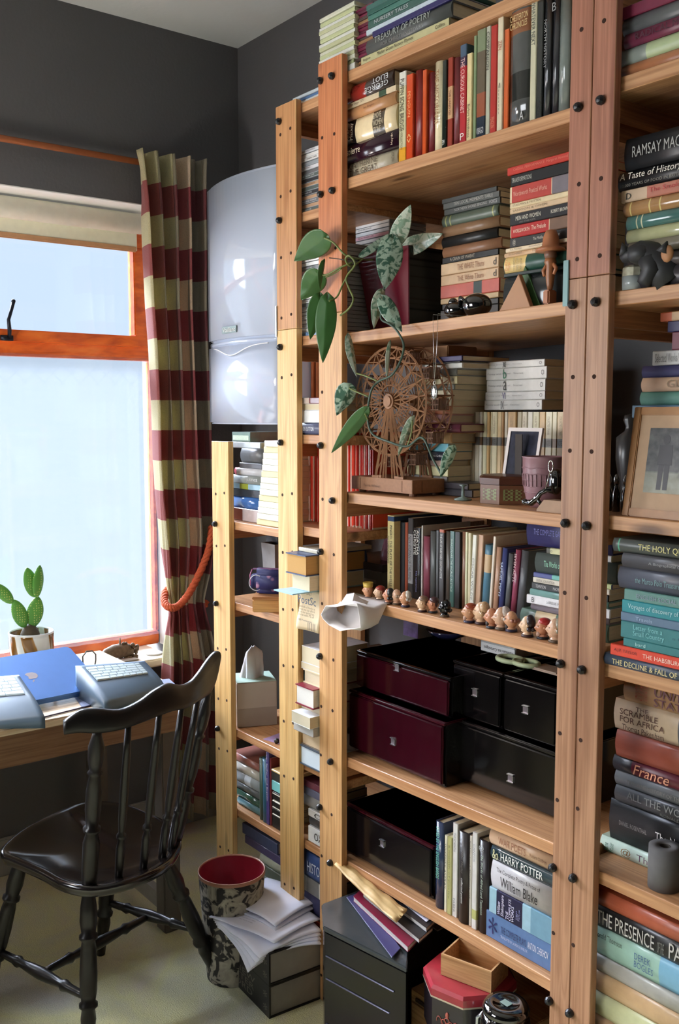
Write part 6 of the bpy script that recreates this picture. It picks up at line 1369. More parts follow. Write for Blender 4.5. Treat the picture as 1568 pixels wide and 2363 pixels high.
# small photograph in a white frame
a = PY(1172, 1080, 1.60); b_ = PY(1240, 1080, 1.60)
o = thing('photo_frame', 'white-framed photograph of a dark leafy scene behind the cup', 'photo frame', (a.x-.002, 1.575, z4))
wq = b_.x-a.x+.012; hq = PY(1200, 984, 1.61).z-z4
G_ = mesh_obj('frame', bx(((0, 0, 0), (.008, .006, hq)), ((wq-.008, 0, 0), (wq, .006, hq)), ((.008, 0, 0), (wq-.008, .006, .008)), ((.008, 0, hq-.008), (wq-.008, .006, hq))), pm((222, 210, 204), .4, var=.02), o)
pic = mesh_obj('photograph', bx(((.007, .002, .007), (wq-.007, .004, hq-.007))), None or pm((34, 36, 52), .55, var=.9, nscale=60, spec=.2), o)
back = mesh_obj('easel', bx(((wq*.4, .008, 0), (wq*.6, .010, hq*.9))), pm((60, 50, 44), .7), o)
for q in (G_, pic): q.rotation_euler.x = R(-10)
# purple beaker
a = PY(1193, 1100, 1.535); b_ = PY(1297, 1100, 1.535); cr2 = (b_.x-a.x)/2*1.0; hc = PY(1200, 1052, 1.535).z-z4
o = thing('ribbed_beaker', 'mauve pottery beaker with scratched ribs beside the seamed post', 'beaker', (a.x+cr2*.93, 1.53+cr2*.5, z4)); r0 = cr2*.78
MV = pm((150, 112, 118), .35, var=.08)
mesh_obj('beaker_body', lt([(0, 0), (r0*.62, 0), (r0*.80, hc*.12), (r0*.93, hc*.38), (r0*.99, hc*.75), (r0, hc*.97), (r0*1.04, hc), (r0*.97, hc), (r0*.93, hc*.9), (r0*.86, hc*.38), (r0*.6, .008), (0, .006)], 40), MV, o, True)
bm = bmesh.new()
for k in range(5): zz = hc*(.30+.12*k); rr_ = r0*(.90+.10*min(1, (zz/hc-.3)/.45)); tube(bm, [(rr_*math.cos(t)*1.0, rr_*math.sin(t), zz+.001*math.sin(t*9)) for t in [R(q) for q in range(0, 361, 10)]], .0012, 5, caps=False)
for k in range(30): t = R(k*12); tube(bm, [(r0*.955*math.cos(t), r0*.955*math.sin(t), hc*.42), (r0*1.0*math.cos(t), r0*1.0*math.sin(t), hc*.66)], .0009, 4)
mesh_obj('raised_ribs', bm, MV, o, True)
# black poseable figure with a ring wand, and a stone block
a = PY(1225, 1155, 1.485)
o = thing('black_wire_figure', 'glossy black crawling figurine holding up a silver ring wand', 'figurine', (a.x, 1.487, z4)); og = Vector(o.location)
def q3(u, v, y=1.487): 
    p = PY(u, v, y)-og; p.z = max(p.z, .005); return p
bm = bmesh.new(); tube(bm, [q3(1214, 1160), q3(1228, 1160), q3(1240, 1150), q3(1248, 1138), q3(1262, 1130, 1.495), q3(1280, 1130, 1.50)], [.006, .007, .006, .005, .006, .009], 10)
tube(bm, [q3(1240, 1150), q3(1245, 1158), q3(1250, 1163)], .004, 8); ball(bm, q3(1212, 1158), .007, 2); ball(bm, q3(1284, 1112, 1.51), (.016, .014, .026), 3); mesh_obj('body', bm, BG, o, True)
bm = bmesh.new(); tube(bm, [q3(1260, 1128, 1.49), q3(1270, 1090, 1.49)], .0012, 6); c0 = q3(1272, 1076, 1.49); tube(bm, [c0+Vector((.006*math.cos(t), 0, .011*math.sin(t))) for t in [R(q) for q in range(0, 361, 24)]], .0013, 6); mesh_obj('ring_wand', bm, SIL, o, True)
a = PY(1240, 1165, 1.475); b_ = PY(1300, 1165, 1.475)
o = thing('stone_block', 'chamfered beige stone block at the end of the fourth board', 'stone', (a.x, 1.474, z4)); hz_ = .024
bm = bmesh.new(); prism(bm, [(0, 0), (b_.x-a.x, 0), (b_.x-a.x, hz_), (.018, hz_), (0, .004)], 'y', 0, .03); mesh_obj('block', bm, pm((168, 136, 112), .7, var=.12), o)
# small glass bird ornament by the wheel, on the board
a = PY(1018, 1120, 1.50)
o = thing('plastic_stand', 'small clear green ornament stand beside the wheel base', 'ornament', (a.x+.03, 1.54, z4)); mesh_obj('stand', lt([(0, 0), (.02, 0), (.02, .003), (.004, .008), (.003, .03), (.010, .034), (0, .036)], 18), pm((120, 136, 130), .15), o, True)
# ================================================================== painted heads along the fifth board
SK = [(206, 150, 112), (226, 186, 150), (196, 130, 96), (214, 170, 140)]
HEADS = [(850, 1362, (74, 40, 50), 'crown', 'figurine head wearing a yellow crown, leftmost on the fifth board'), (876, 1374, (150, 50, 40), 'cap', 'head with brown cap, second from the left end'),
 (897, 1380, (24, 22, 22), 'bob', 'head with black bobbed hair beside the brown-capped head'), (916, 1386, (150, 130, 110), 'bald', 'bald pale head with a dark collar before the red book'), (936, 1390, (206, 200, 190), 'wig', 'head in a white coif in front of the black mystery paperback'),
 (975, 1395, (130, 100, 80), 'cap', 'tan faded head before the maroon book'), (1000, 1399, (70, 40, 44), 'cap', 'head in a maroon cap next to the shiny black head'), (1027, 1404, (16, 16, 18), 'bob', 'shiny black curly head at the middle of the board'),
 (1084, 1412, (150, 66, 36), 'cap', 'head with red-brown hair before the leaning white book'), (1111, 1422, (196, 160, 120), 'wig', 'large head with pale sandy hair right of the red-haired head'), (1136, 1428, (206, 150, 100), 'bald', 'bald orange-skinned head with a black beard'),
 (1158, 1436, (206, 190, 180), 'wig', 'pinkish head with grey hair and spectacles'), (1181, 1444, (150, 90, 70), 'bald', 'balding head with brown beard before the grey leaning book'), (1218, 1448, (44, 26, 30), 'bob', 'long dark-haired head in front of the teal volume'),
 (1254, 1452, (170, 40, 40), 'cap', 'bearded head wearing a bright red cap'), (1283, 1462, (150, 140, 120), 'wig', 'small head half hidden by the seamed post')]
for k, (u, v, hc_, sty, lab) in enumerate(HEADS):
    yh = 1.492+.006*math.sin(k*2.3)
    p = PY(u, v, yh); s = (.0185 if k < 8 else .0215)*(1.12 if sty == 'wig' and k > 7 else 1)
    o = thing('painted_head', lab, 'figurine', (p.x, yh, z5), R(-50+12*math.sin(k*1.9)), 'painted heads along the fifth board')
    sk = pm(SK[k % 4] if k != 7 else (20, 19, 20), .35 if k != 7 else .08, var=.2, nscale=300, coat=.3); hm = pm(hc_, .35 if k != 7 else .08, var=.25, nscale=300, coat=.3)
    bm = bmesh.new(); vs = ball(bm, (0, 0, s*1.12), (s*.50, s*.60, s*.86), 4)
    for q in vs:   # brow, nose, chin and cheeks pushed out of the face (facing -y)
        x, y, z = q.co.x/s, q.co.y/s, (q.co.z-s*1.12)/s
        if y < 0:
            q.co.y -= s*(.27*math.exp(-(x/.13)**2-((z+.10)/.20)**2) + .10*math.exp(-(x/.3)**2-((z-.22)/.08)**2) + .16*math.exp(-(x/.2)**2-((z+.62)/.14)**2) + .07*math.exp(-(x/.18)**2-((z+.36)/.05)**2))
            q.co.y += s*.10*(math.exp(-((x-.22)/.12)**2-((z-.08)/.08)**2)+math.exp(-((x+.22)/.12)**2-((z-.08)/.08)**2))
    for sx_ in (-1, 1): ball(bm, (sx_*s*.51, s*.04, s*1.08), (s*.08, s*.13, s*.2), 1)
    lathe(bm, [(0, 0), (s*.52, 0), (s*.50, s*.2), (s*.34, s*.42), (0, s*.6)], 14); mesh_obj('face_and_neck', bm, sk, o, True)
    bm = bmesh.new()
    if sty == 'crown': lathe(bm, [(s*.60, s*1.5), (s*.66, s*1.55), (s*.72, s*2.15), (s*.60, s*2.0), (0, s*1.95)], 12)
    elif sty == 'cap': ball(bm, (0, s*.14, s*1.58), (s*.56, s*.62, s*.42), 3); ball(bm, (0, s*.34, s*1.12), (s*.42, s*.32, s*.5), 2)
    elif sty == 'bob': ball(bm, (0, s*.26, s*1.36), (s*.57, s*.52, s*.74), 3); [ball(bm, (s*.50*math.cos(R(a)), s*(.2+.5*math.sin(R(a))), s*.75), s*.26, 1) for a in range(0, 181, 45)]
    elif sty == 'wig': ball(bm, (0, s*.30, s*1.42), (s*.55, s*.50, s*.64), 3); [ball(bm, (s*.50*math.cos(R(a)), s*(.22+.45*math.sin(R(a))), s*(1.0+.1*math.sin(a))), s*.24, 1) for a in range(0, 181, 36)]
    else: [ball(bm, (s*.46*math.cos(R(a)), s*(.18+.5*math.sin(R(a))), s*1.1), s*.22, 1) for a in range(0, 181, 30)]
    mesh_obj('headgear' if sty in ('crown', 'cap') else 'hair', bm, pm((206, 176, 80), .4) if sty == 'crown' else hm, o, True)
    if sty in ('bald', 'cap') and k > 7:
        bm = bmesh.new(); ball(bm, (0, -s*.40, s*.44), (s*.30, s*.24, s*.34), 2); mesh_obj('beard', bm, pm((56, 44, 40) if sty == 'bald' else (190, 150, 130), .6, var=.3, nscale=300), o, True)
    bm = bmesh.new()
    for sx_ in (-1, 1): ball(bm, (sx_*s*.19, -s*.50, s*1.20), s*.06, 1)
    mesh_obj('eyes', bm, pm((20, 18, 18), .2, var=0), o, True)
    mesh_obj('collar', lt([(s*.56, -.0), (s*.60, s*.02), (s*.54, s*.26), (s*.48, s*.22)], 16), pm([(40, 34, 60), (60, 30, 30), (30, 30, 34), (90, 70, 50)][k % 4], .5, var=0), o, True)
# folded white paper bag poking out past the post
o = thing('paper_bag', 'crumpled white paper bag sticking out at the left post', 'bag', (PY(790, 1410, 1.40).x, 1.40, z5)); og = Vector(o.location)
bm = bmesh.new()
mouth = [(742, 1418), (752, 1404), (775, 1396), (800, 1396), (824, 1398), (830, 1420), (832, 1448), (812, 1456), (785, 1450), (760, 1442), (746, 1432)]
M0 = [PY(u, v, 1.385)-og for u, v in mouth]; c_m = sum(M0, Vector())/len(M0)
back_ = [PY(u, v, 1.50)-og for u, v in [(800, 1388), (812, 1380), (840, 1378), (870, 1384), (900, 1398), (912, 1410), (912, 1424), (896, 1434), (860, 1440), (830, 1436), (806, 1410)]]
rg = [[bm.verts.new(m0.lerp(b0, t)+Vector((0, 0, .006*math.sin(i*2.1+t*7)))) for i, (m0, b0) in enumerate(zip(M0, back_))] for t in (0, .25, .5, .75, 1)]
for p, q in zip(rg, rg[1:]):
    for j in range(len(mouth)): bm.faces.new((p[j], p[(j+1) % 11], q[(j+1) % 11], q[j]))
bm.faces.new(rg[-1])
for v in bm.verts: v.co.z = max(v.co.z, .002) if v.co.y > .07 else v.co.z
WP = pm((232, 226, 224), .8, var=.03)
q = mesh_obj('bag_body', bm, WP, o, True); md = q.modifiers.new('t', 'SOLIDIFY'); md.thickness = .0012
bm = bmesh.new(); fl = [PY(u, v, y)-og for u, v, y in ((785, 1394, 1.40), (800, 1371, 1.42), (818, 1368, 1.43), (832, 1380, 1.44), (862, 1392, 1.47), (850, 1400, 1.44), (812, 1398, 1.40))]
bm.faces.new([bm.verts.new(x) for x in fl]); bmesh.ops.triangulate(bm, faces=bm.faces[:]); q = mesh_obj('folded_flap', bm, WP, o); md = q.modifiers.new('t', 'SOLIDIFY'); md.thickness = .0012
# owl-like jug behind the books
o = thing('pottery_owl', 'pink and dark speckled owl jug between the dark books and magazines', 'jug', (PY(893, 1300, 1.66).x, 1.70, z5))
hz1 = PY(890, 1195, 1.68).z-z5
mesh_obj('jug_body', lt([(0, 0), (.03, 0), (.045, hz1*.2), (.048, hz1*.42), (.040, hz1*.62), (.036, hz1*.7), (.038, hz1*.9), (.02, hz1), (0, hz1)], 24), pm((190, 130, 150), .2, var=.3, nscale=60), o, True)
bm = bmesh.new(); 
for s in (-1, 1): tube(bm, [(s*.02, -.01, hz1*.93), (s*.032, -.012, hz1*1.04)], [.009, .002], 8)
mesh_obj('ear_tufts', bm, pm((150, 110, 120), .3), o, True)
# grey box files seen under the side rail
o, wd = boxthing('box_file', 'grey box file lying left of the upright dark books', 'box file', 770, 880, 1330, 1.60, z5, PY(830, 1290, 1.60).z-z5-.025, .26, pm((96, 98, 100), .35, var=.05))
mesh_obj('label_strip', bx(((.02, -.0008, .01), (wd-.02, 0, .02))), pm((140, 140, 140), .5), o)
o, w2_ = boxthing('box_file', 'black shiny folder resting on the grey box file', 'box file', 772, 884, 1290, 1.60, z5+PY(830, 1290, 1.60).z-z5-.0245, .020, .24, pm((60, 58, 62), .15, var=.05))
# ================================================================== lacquer drawer boxes
HN = pm((206, 206, 210), .2, .9, var=0)
def lacquer(label, u0, u1, v, y, z, h, d, c, hu, hv, trim=True, wfix=None):
    a = PY(u0, v, y).x; b = PY(u1, v, y).x if wfix is None else a+wfix
    o = thing('lacquer_drawer_box', label, 'storage box', (a, y, z), 0, 'glossy lacquer boxes'); w_ = b-a
    mesh_obj('case', bx(((0, .006, 0), (w_, d, h)), bev=.003), BLA, o)
    mesh_obj('drawer_front', bx(((.004, -.004, .006), (w_-.004, .0055, h-.008)), bev=.003), pm(c, .14, var=.25, nscale=4, spec=.45, coat=.3), o)
    mesh_obj('lid', bx(((-.001, -.001, h-.007), (w_+.001, d, h)), bev=.002), pm((60, 12, 24) if trim else (16, 14, 16), .1, var=0, coat=.8), o)
    hx_ = PY(hu, hv, y).x-a; hz2 = PY(hu, hv, y).z-z
    bm = bmesh.new(); s = .009
    for lo, hi in (((-s, -.008, s-.002), (s, -.004, s)), ((-s, -.008, -s), (s, -.004, -s+.002)), ((s-.002, -.007, -s), (s, -.004, s))): box(bm, (hx_+lo[0], lo[1], hz2+lo[2]), (hx_+hi[0], hi[1], hz2+hi[2]))
    mesh_obj('square_handle', bm, HN, o)
    mesh_obj('handle_recess', bx(((hx_-s+.001, -.0045, hz2-s+.002), (hx_+s-.002, -.0038, hz2+s-.002))), pm((130, 120, 126), .3, .5, var=0), o)
    return o
MR, KR = (48, 6, 18), (9, 7, 9)  # first tone paints maroon reflections into near-black lacquer
zt6 = lambda u: SZ[6]+.0005+.008*((PY(u, 1800, 1.5).x-xC1)/(xD0-xC1)*2-1)
hB = PY(812, 1592, 1.515).z-zt6(920)
lacquer('near-black lacquer box with painted-in red reflection at lower left of the boxes', 806, 1026, 1700, 1.505, zt6(920)+.004, hB, .30, MR, 911, 1710)
hA = PY(830, 1500, 1.535).z-(zt6(920)+.004+hB)
lacquer('near-black lacquer box with painted-in red reflection standing on top of the lower left one', 823, 1040, 1560, 1.535, zt6(920)+.0045+hB, hA-.002, .28, MR, 920, 1540, False)
hE = PY(1045, 1660, 1.56).z-zt6(1150)
o = lacquer('black lacquer box at lower right with one grey handle', 1028, 1292, 1760, 1.56, zt6(1200)+.003, hE, .27, KR, 1182, 1795, False)
zE = zt6(1200)+.0035+hE
hC = PY(1045, 1522, 1.58).z-zE
lacquer('small black lacquer box in the middle of the upper row', 1046, 1160, 1580, 1.58, zE, hC, .26, KR, 1100, 1597, False); lacquer('small black lacquer box at the right end of the upper row', 1163, 1290, 1600, 1.58, zE, hC, .26, KR, 1217, 1637, False)
hF = PY(800, 1853, 1.50).z-z7
lacquer('black lacquer box with a red lid edge on the seventh board', 798, 1000, 1950, 1.50, z7, hF, .30, (20, 15, 17), 886, 1945)
zA6 = zt6(920)+.0045+hB+hA
yc1 = min(PZ(955, 1472, zA6).y, 1.79); hc1 = PY(955, 1434, yc1).z-zA6
o, wd = boxthing('printed_carton', 'small colourful printed carton on the upper left lacquer box', 'box', 931, 966, 1455, yc1, zA6, hc1, .06, pm((206, 204, 206), .3, var=.05))
mesh_obj('printed_front', bx(((.001, -.0006, .001), (wd-.001, 0, hc1-.002))), pm((120, 90, 150), .3, var=1.2, nscale=34), o)
zs7 = max(zA6, zE+hC)
o = thing('glass_dish', 'small dark blue glass dish on the lacquer boxes', 'dish', (PZ(1036, 1474, zA6).x, min(1.83, PZ(1036, 1474, zA6).y), zA6+.001)); mesh_obj('bowl', lt([(0, 0), (.025, 0), (.050, .012), (.062, .026), (.059, .026), (.046, .013), (.02, .004), (0, .004)], 32), pm((60, 62, 104), .06, var=0, coat=.8), o, True)
yi1 = PZ(1150, 1512, zE+hC).y
o, wd = boxthing('ink_carton', 'white ink cartridge carton on the upper lacquer boxes', 'box', 1109, 1190, 1500, yi1, zE+hC+.001, .026, .08, pm((176, 178, 178), .4, var=.03))
mesh_obj('front_label', bx(((.004, -.0008, .002), (wd-.001, 0, .022))), pm((222, 222, 222), .5, var=0), o); lettering('Platinum Ink Cartridges', o, (wd-.006, -.001, .017), (-1, 0, 0), (0, 0, -1), wd-.02, .010, pm((60, 60, 60), .5, var=0), off=.0003)
# scissors lying on the boxes with their handles out
o = thing('scissors', 'pale green handled scissors lying on the upper lacquer boxes', 'scissors', (PZ(1200, 1525, zE+hC).x, PZ(1200, 1525, zE+hC).y, zE+hC+.0075)); og = Vector(o.location); GH = pm((196, 210, 168), .4, var=.03)
zz = og.z
for (u, v, ru, rv, nm) in ((1178, 1521, .033, .022, 1), (1215, 1530, .032, .021, 2)):
    p = PZ(u, v, zz)-og; bm = bmesh.new(); tube(bm, [p+Vector((ru*math.cos(t), rv*math.sin(t)*1.1, 0)) for t in [R(q) for q in range(0, 361, 15)]], .0058, 10, caps=False); mesh_obj('handle_loop', bm, GH, o, True)
p1, p2 = PZ(1200, 1514, zz)-og, PZ(1225, 1500, zz)-og
for k, s in enumerate((-1, 1)):
    bm = bmesh.new(); prism(bm, [(-.006, 0), (.006, 0), (.001*s, .10)], 'z', -.001+k*.0022, .001+k*.0022); q = mesh_obj('blade', bm, pm((190, 190, 196), .2, 1, var=0), o); q.location = (.01, .02, -.006); q.rotation_euler.z = R(-18+8*s)
o = tag(mesh_obj('folded_card', bx(((0, 0, 0), (.075, .05, .003)), ((0, 0, .0035), (.07, .045, .006))), pm((190, 166, 146), .6), loc=(PZ(1228, 1545, zE+hC).x, PZ(1228, 1545, zE+hC).y, zE+hC+.001)), 'small beige folded card at the right of the scissors', 'card')
# things seen through the open side left of the boxes
stack('of the maroon books left of the lacquer boxes', 1.62, 800, [(1505, 790, 835, (130, 120, 116), dict(kind='hb')), (1548, 790, 835, (110, 40, 50), dict(kind='hb')), (1560, 790, 835, (196, 176, 140), dict(flip=True)), (1592, 790, 835, (96, 40, 40)), (1604, 790, 830, (176, 150, 110), dict(flip=True)), (1640, 790, 830, (90, 96, 100)), (1690, 790, 830, (60, 60, 66)), 1738], zt6(800)+.001, .14)
o = thing('glass_jar', 'small clear glass jar beside the lower left lacquer box', 'jar', (PY(800, 1720, 1.50).x, 1.515, zt6(800)+.001)); mesh_obj('jar_body', lt([(0, 0), (.014, 0), (.016, .004), (.016, .034), (.012, .040), (.012, .044), (0, .044)], 20), pm((196, 202, 206), .08, var=.1, coat=.5), o, True); mesh_obj('jar_cap', lt([(0, .0445), (.013, .0445), (.013, .054), (0, .054)], 20), pm((30, 30, 40), .3), o, True)
# ================================================================== floor level of the wide unit
zb = .0
ZT = .335
pFL, pFR, pL2 = PZ(746, 2137, ZT), PZ(940, 2234, ZT), PZ(742, 2085, ZT); pL2.x = max(pL2.x, -1.866)
poly = [(pFL.x, pFL.y), (pFR.x, pFR.y), (-1.636, 1.462), (-1.645, 1.80), (-1.866, 1.80), (pL2.x, pL2.y)]
o = thing('black_storage_cabinet', 'black grooved plastic storage cabinet on the floor under the boards', 'cabinet', (pFL.x, pFL.y, 0)); og = Vector(o.location)
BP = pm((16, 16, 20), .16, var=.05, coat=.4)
def pz_(z0, z1, sc=1.0):
    cx_ = sum(p[0] for p in poly)/6; cy_ = sum(p[1] for p in poly)/6
    bm = bmesh.new(); prism(bm, [((cx_+(x-cx_)*sc)-og.x, (cy_+(y-cy_)*sc)-og.y) for x, y in poly], 'z', z0, z1); bmesh.ops.bevel(bm, geom=bm.edges[:], offset=.003, segments=2, affect='EDGES'); return bm
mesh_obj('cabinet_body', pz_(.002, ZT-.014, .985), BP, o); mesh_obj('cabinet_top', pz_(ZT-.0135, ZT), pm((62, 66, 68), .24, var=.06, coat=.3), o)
fdir = (pFR-pFL).normalized(); fn = Vector((fdir.y, -fdir.x, 0))
for k, (z, a0, a1) in enumerate(((.262, .02, .85), (.205, .0, .8), (.09, .0, .9))):
    L_ = (pFR-pFL).length; bm = bmesh.new(); tube(bm, [pFL+fdir*L_*max(.03, a0)-og+Vector((0, 0, z-ZT))+fn*-.002, pFL+fdir*L_*a1-og+Vector((0, 0, z-ZT))+fn*-.002], .0022, 6)
    mesh_obj('drawer_groove', bm, pm((110, 110, 130), .2, .6, var=0), o)
CH_ = ZT
def slab(name, label, cat, uv, z, th, m, d=None, group=None, part='cover', pg=None):
    P_ = [PZ(u, v, z) for u, v in uv]; c0 = sum(P_, Vector())/len(P_); o = thing(name, label, cat, (c0.x, c0.y, z), 0, group)
    bm = bmesh.new(); prism(bm, [((p-c0).x, (p-c0).y) for p in P_], 'z', 0, th); bmesh.ops.bevel(bm, geom=bm.edges[:], offset=min(.0012, th*.3), segments=1, affect='EDGES')
    mesh_obj(part, bm, m, o)
    if pg:
        bm = bmesh.new(); prism(bm, [((p-c0).x*.985, (p-c0).y*.985) for p in P_], 'z', th+.0002, th+pg); mesh_obj('page_block', bm, paper((196, 190, 184)), o)
        bm = bmesh.new(); prism(bm, [((p-c0).x, (p-c0).y) for p in P_], 'z', th+pg+.0002, 2*th+pg); mesh_obj('front_cover', bm, m, o)
    return o
zc0 = CH_+.001
slab('notebook', 'navy flat folder under the stack of notebooks', 'folder', [(800, 2072), (832, 2060), (925, 2190), (905, 2212)], zc0+.0035, .003, pm((66, 60, 104), .4), part='folder_sleeve')
slab('notebook', 'maroon bound notebook with grey page edge, lowest', 'notebook', [(816, 2080), (850, 2048), (966, 2172), (942, 2198)], zc0+.007, .0018, pm((130, 30, 56), .35), pg=.010)
slab('notebook', 'black notebook lying between maroon notebook and envelope', 'notebook', [(838, 2070), (880, 2040), (1000, 2150), (968, 2178)], zc0+.021, .0018, pm((30, 28, 30), .35), pg=.008)
slab('notebook', 'black thick notebook, topmost under the brown envelope', 'notebook', [(880, 2075), (930, 2040), (1015, 2122), (985, 2152)], zc0+.033, .0018, pm((34, 32, 36), .35), pg=.008)
slab('paper', 'white printed sheet lying on the topmost notebook', 'paper', [(925, 2080), (965, 2060), (1010, 2108), (985, 2128)], zc0+.0455, .001, pm((206, 204, 220), .6), part='sheet')
o = thing('padded_envelope', 'crumpled brown padded envelope on top of the notebooks', 'envelope', (PZ(860, 2060, .47).x, PZ(860, 2060, .47).y, zc0+.048)); og = Vector(o.location)
bm = bmesh.new(); A_, B_, C_, D_ = [PZ(u, v, zc0+.052)-og for u, v in ((772, 2010), (800, 1998), (940, 2100), (915, 2128))]
g1, g2 = [], []
for i in range(15):
    t = i/14; r1, r2 = [], []
    for j in range(9):
        s = j/8; p = A_.lerp(D_, t).lerp(B_.lerp(C_, t), s); h = .007*math.sin(math.pi*s)*math.sin(math.pi*min(1, t+.08))+.0022*math.sin(t*21+s*5)+.0015*math.sin(s*17+t*3)
        p = p+Vector((.0, 0, .018*(1-t)**2)); r1.append(bm.verts.new(p+Vector((0, 0, h)))); r2.append(bm.verts.new(p-Vector((0, 0, .002))))
    g1.append(r1); g2.append(r2)
for i in range(14):
    for j in range(8): bm.faces.new((g1[i][j], g1[i][j+1], g1[i+1][j+1], g1[i+1][j])); bm.faces.new((g2[i][j], g2[i+1][j], g2[i+1][j+1], g2[i][j+1]))
for i in range(14):
    for j in (0, 8): bm.faces.new((g1[i][j], g1[i+1][j], g2[i+1][j], g2[i][j]))
for i in (0, 14):
    for j in range(8): bm.faces.new((g1[i][j], g2[i][j], g2[i][j+1], g1[i][j+1]))
mesh_obj('envelope_body', bm, pm((206, 170, 112), .55, var=.12), o, True)
slab('folder', 'large dark grey card folder behind the envelope', 'folder', [(870, 1998), (960, 2010), (1070, 2120), (1010, 2150), (930, 2090)], zc0, .003, pm((96, 94, 96), .5), part='folder_sleeve')
# wooden drawer box, tin, open box, black glass pot
YB_ = 1.44
zt8 = .0
aD = PY(942, 2290, 1.45); 
o = thing('wooden_drawer_box', 'light wooden drawer box on the floor beneath the octagonal tin', 'box', (-1.612, 1.446, 0)); WB = wood('plywood_box', (206, 160, 112), (172, 124, 78), 'x', False, .5)
hD = .210
mesh_obj('box_body', bx(((0, .004, 0), (.272, .30, hD)), bev=.002), WB, o); mesh_obj('drawer_front', bx(((.008, 0, .01), (.264, .0035, hD-.03)), bev=.001), WB, o)
mesh_obj('slot', bx(((.02, -.0005, hD-.022), (.10, .003, hD-.014))), pm((60, 40, 26), .8), o)
tn = thing('octagonal_tin', 'red and black octagonal tin with a flower emblem, on wooden box', 'tin', (-1.433, 1.461, hD+.0005), R(15))
TR = .100; hT = .096; M8 = Matrix.Rotation(R(22.5), 3, 'Z')
mesh_obj('tin_body', lt([(0, 0), (TR, 0), (TR, hT), (0, hT)], 8, M=M8), pm((40, 34, 40), .25, var=.1, coat=.5), tn)
mesh_obj('tin_lid', lt([(TR*1.03, hT+.0005), (TR*1.03, hT+.018), (TR*.97, hT+.025), (0, hT+.025)], 8, M=M8), pm((166, 48, 60), .25, var=.1, coat=.5), tn)
mesh_obj('gilt_rim', lt([(TR*1.035, hT-.001), (TR*1.04, hT+.001), (TR*1.035, hT+.003)], 8, M=M8), pm((206, 190, 170), .3, .5, var=0), tn)
bm = bmesh.new(); ap_ = TR*math.cos(R(22.5))+.001
for k in range(5): a = R(72*k+90); tube(bm, [(.009*math.cos(a)+.006*math.cos(t), -ap_, .045+.009*math.sin(a)+.006*math.sin(t)) for t in [R(q) for q in range(0, 361, 40)]], .0012, 6, caps=False)
for s in (-1, 1): tube(bm, [(s*(.016+.010*math.cos(t)), -ap_, .045+.012*math.sin(t*1.5)) for t in [R(q) for q in range(0, 270, 20)]], .001, 6)
ball(bm, (0, -ap_, .066), (.005, .001, .008), 1); mesh_obj('flower_emblem', bm, pm((176, 90, 76), .4, var=0), tn, True)
o = thing('open_wooden_box', 'small open plywood box standing on the red tin lid', 'box', (-1.462, 1.402, hD+hT+.0265), R(17))
w_, d_, h_ = .122, .082, .048
mesh_obj('tray', bx(((0, 0, 0), (w_, d_, .003)), ((0, 0, .003), (w_, .004, h_)), ((0, d_-.004, .003), (w_, d_, h_)), ((0, .004, .003), (.004, d_-.004, h_)), ((w_-.004, .004, .003), (w_, d_-.004, h_))), WB, o)
o = thing('black_glass_pot', 'shiny black lidded glass pot at the bottom of the unit', 'pot', (-1.280, 1.412, 0))
mesh_obj('pot_body', lt([(0, 0), (.034, 0), (.040, .10), (.044, .20), (.050, .27), (.052, .31), (.046, .335), (0, .335)], 40), BG, o, True)
mesh_obj('pot_lid', lt([(.047, .3355), (.049, .345), (.043, .354), (.028, .358), (.025, .354), (.0, .354)], 40), BG, o, True)
mesh_obj('lid_label', bx(((-.010, -.008, .3545), (.011, .008, .3552))), pm((130, 150, 140), .4, var=0), o)
bm = bmesh.new(); tube(bm, [(-.045, -.01, .32), (-.060, -.02, .30), (-.062, -.02, .24), (-.044, -.01, .21)], .004, 10); mesh_obj('pot_handle', bm, pm((190, 196, 206), .1, .8, var=0), o, True)
# ================================================================== right-hand unit ornaments
o = thing('black_cat', 'dark carved cat head ornament in front of cookery pile', 'ornament', (PY(1475, 650, 1.475).x, 1.50, zD(2))); og = Vector(o.location)
CT = pm((44, 44, 46), .5, var=.2)
def p4(u, v, y=1.46): return PY(u, v, y)-og
bm = bmesh.new(); tube(bm, [p4(1436, 600, 1.462), p4(1450, 590, 1.465), p4(1478, 582, 1.47), p4(1505, 588, 1.48), p4(1530, 612, 1.50), p4(1556, 650, 1.51)], [.007, .013, .020, .026, .036, .044], 16)
tube(bm, [p4(1500, 596, 1.475), p4(1506, 625, 1.475), p4(1492, 645, 1.472), Vector((p4(1487, 655, 1.472).x, p4(1487, 655, 1.472).y, .006))], [.022, .018, .014, .013], 12)
ball(bm, p4(1478, 586, 1.468), (.024, .02, .018), 3); mesh_obj('cat_body', bm, CT, o, True)
for u, v in ((1437, 560), (1541, 556)): mesh_obj('ear', tb([p4(u+8 if u < 1500 else u-10, v+26), p4(u, v)], [.012, .001], 8), CT, o, True)
bm = bmesh.new(); ball(bm, p4(1541, 585, 1.462), (.012, .006, .015), 2); mesh_obj('face_patch', bm, pm((176, 124, 84), .6), o, True)
o = thing('foil_jar', 'pale foil-topped glass jar beside the dark cat ornament', 'jar', (PY(1455, 640, 1.475).x, 1.488, zD(2))); hj = PY(1450, 613, 1.475).z-zD(2)
mesh_obj('jar_body', lt([(0, 0), (.021, 0), (.022, hj*.55), (0, hj*.55)], 20), pm((150, 156, 156), .15, var=.1), o, True); mesh_obj('foil_top', lt([(.022, hj*.56), (.022, hj*.9), (.016, hj), (0, hj)], 12), pm((226, 214, 190), .18, .6, var=.3, nscale=120), o)
o = thing('framed_photograph', 'gilt wooden frame with an old photograph of two people', 'photo frame', (PY(1436, 1185, 1.49).x, 1.488, zD(3)))
wf, hf = .20, PY(1470, 936, 1.53).z-zD(3)
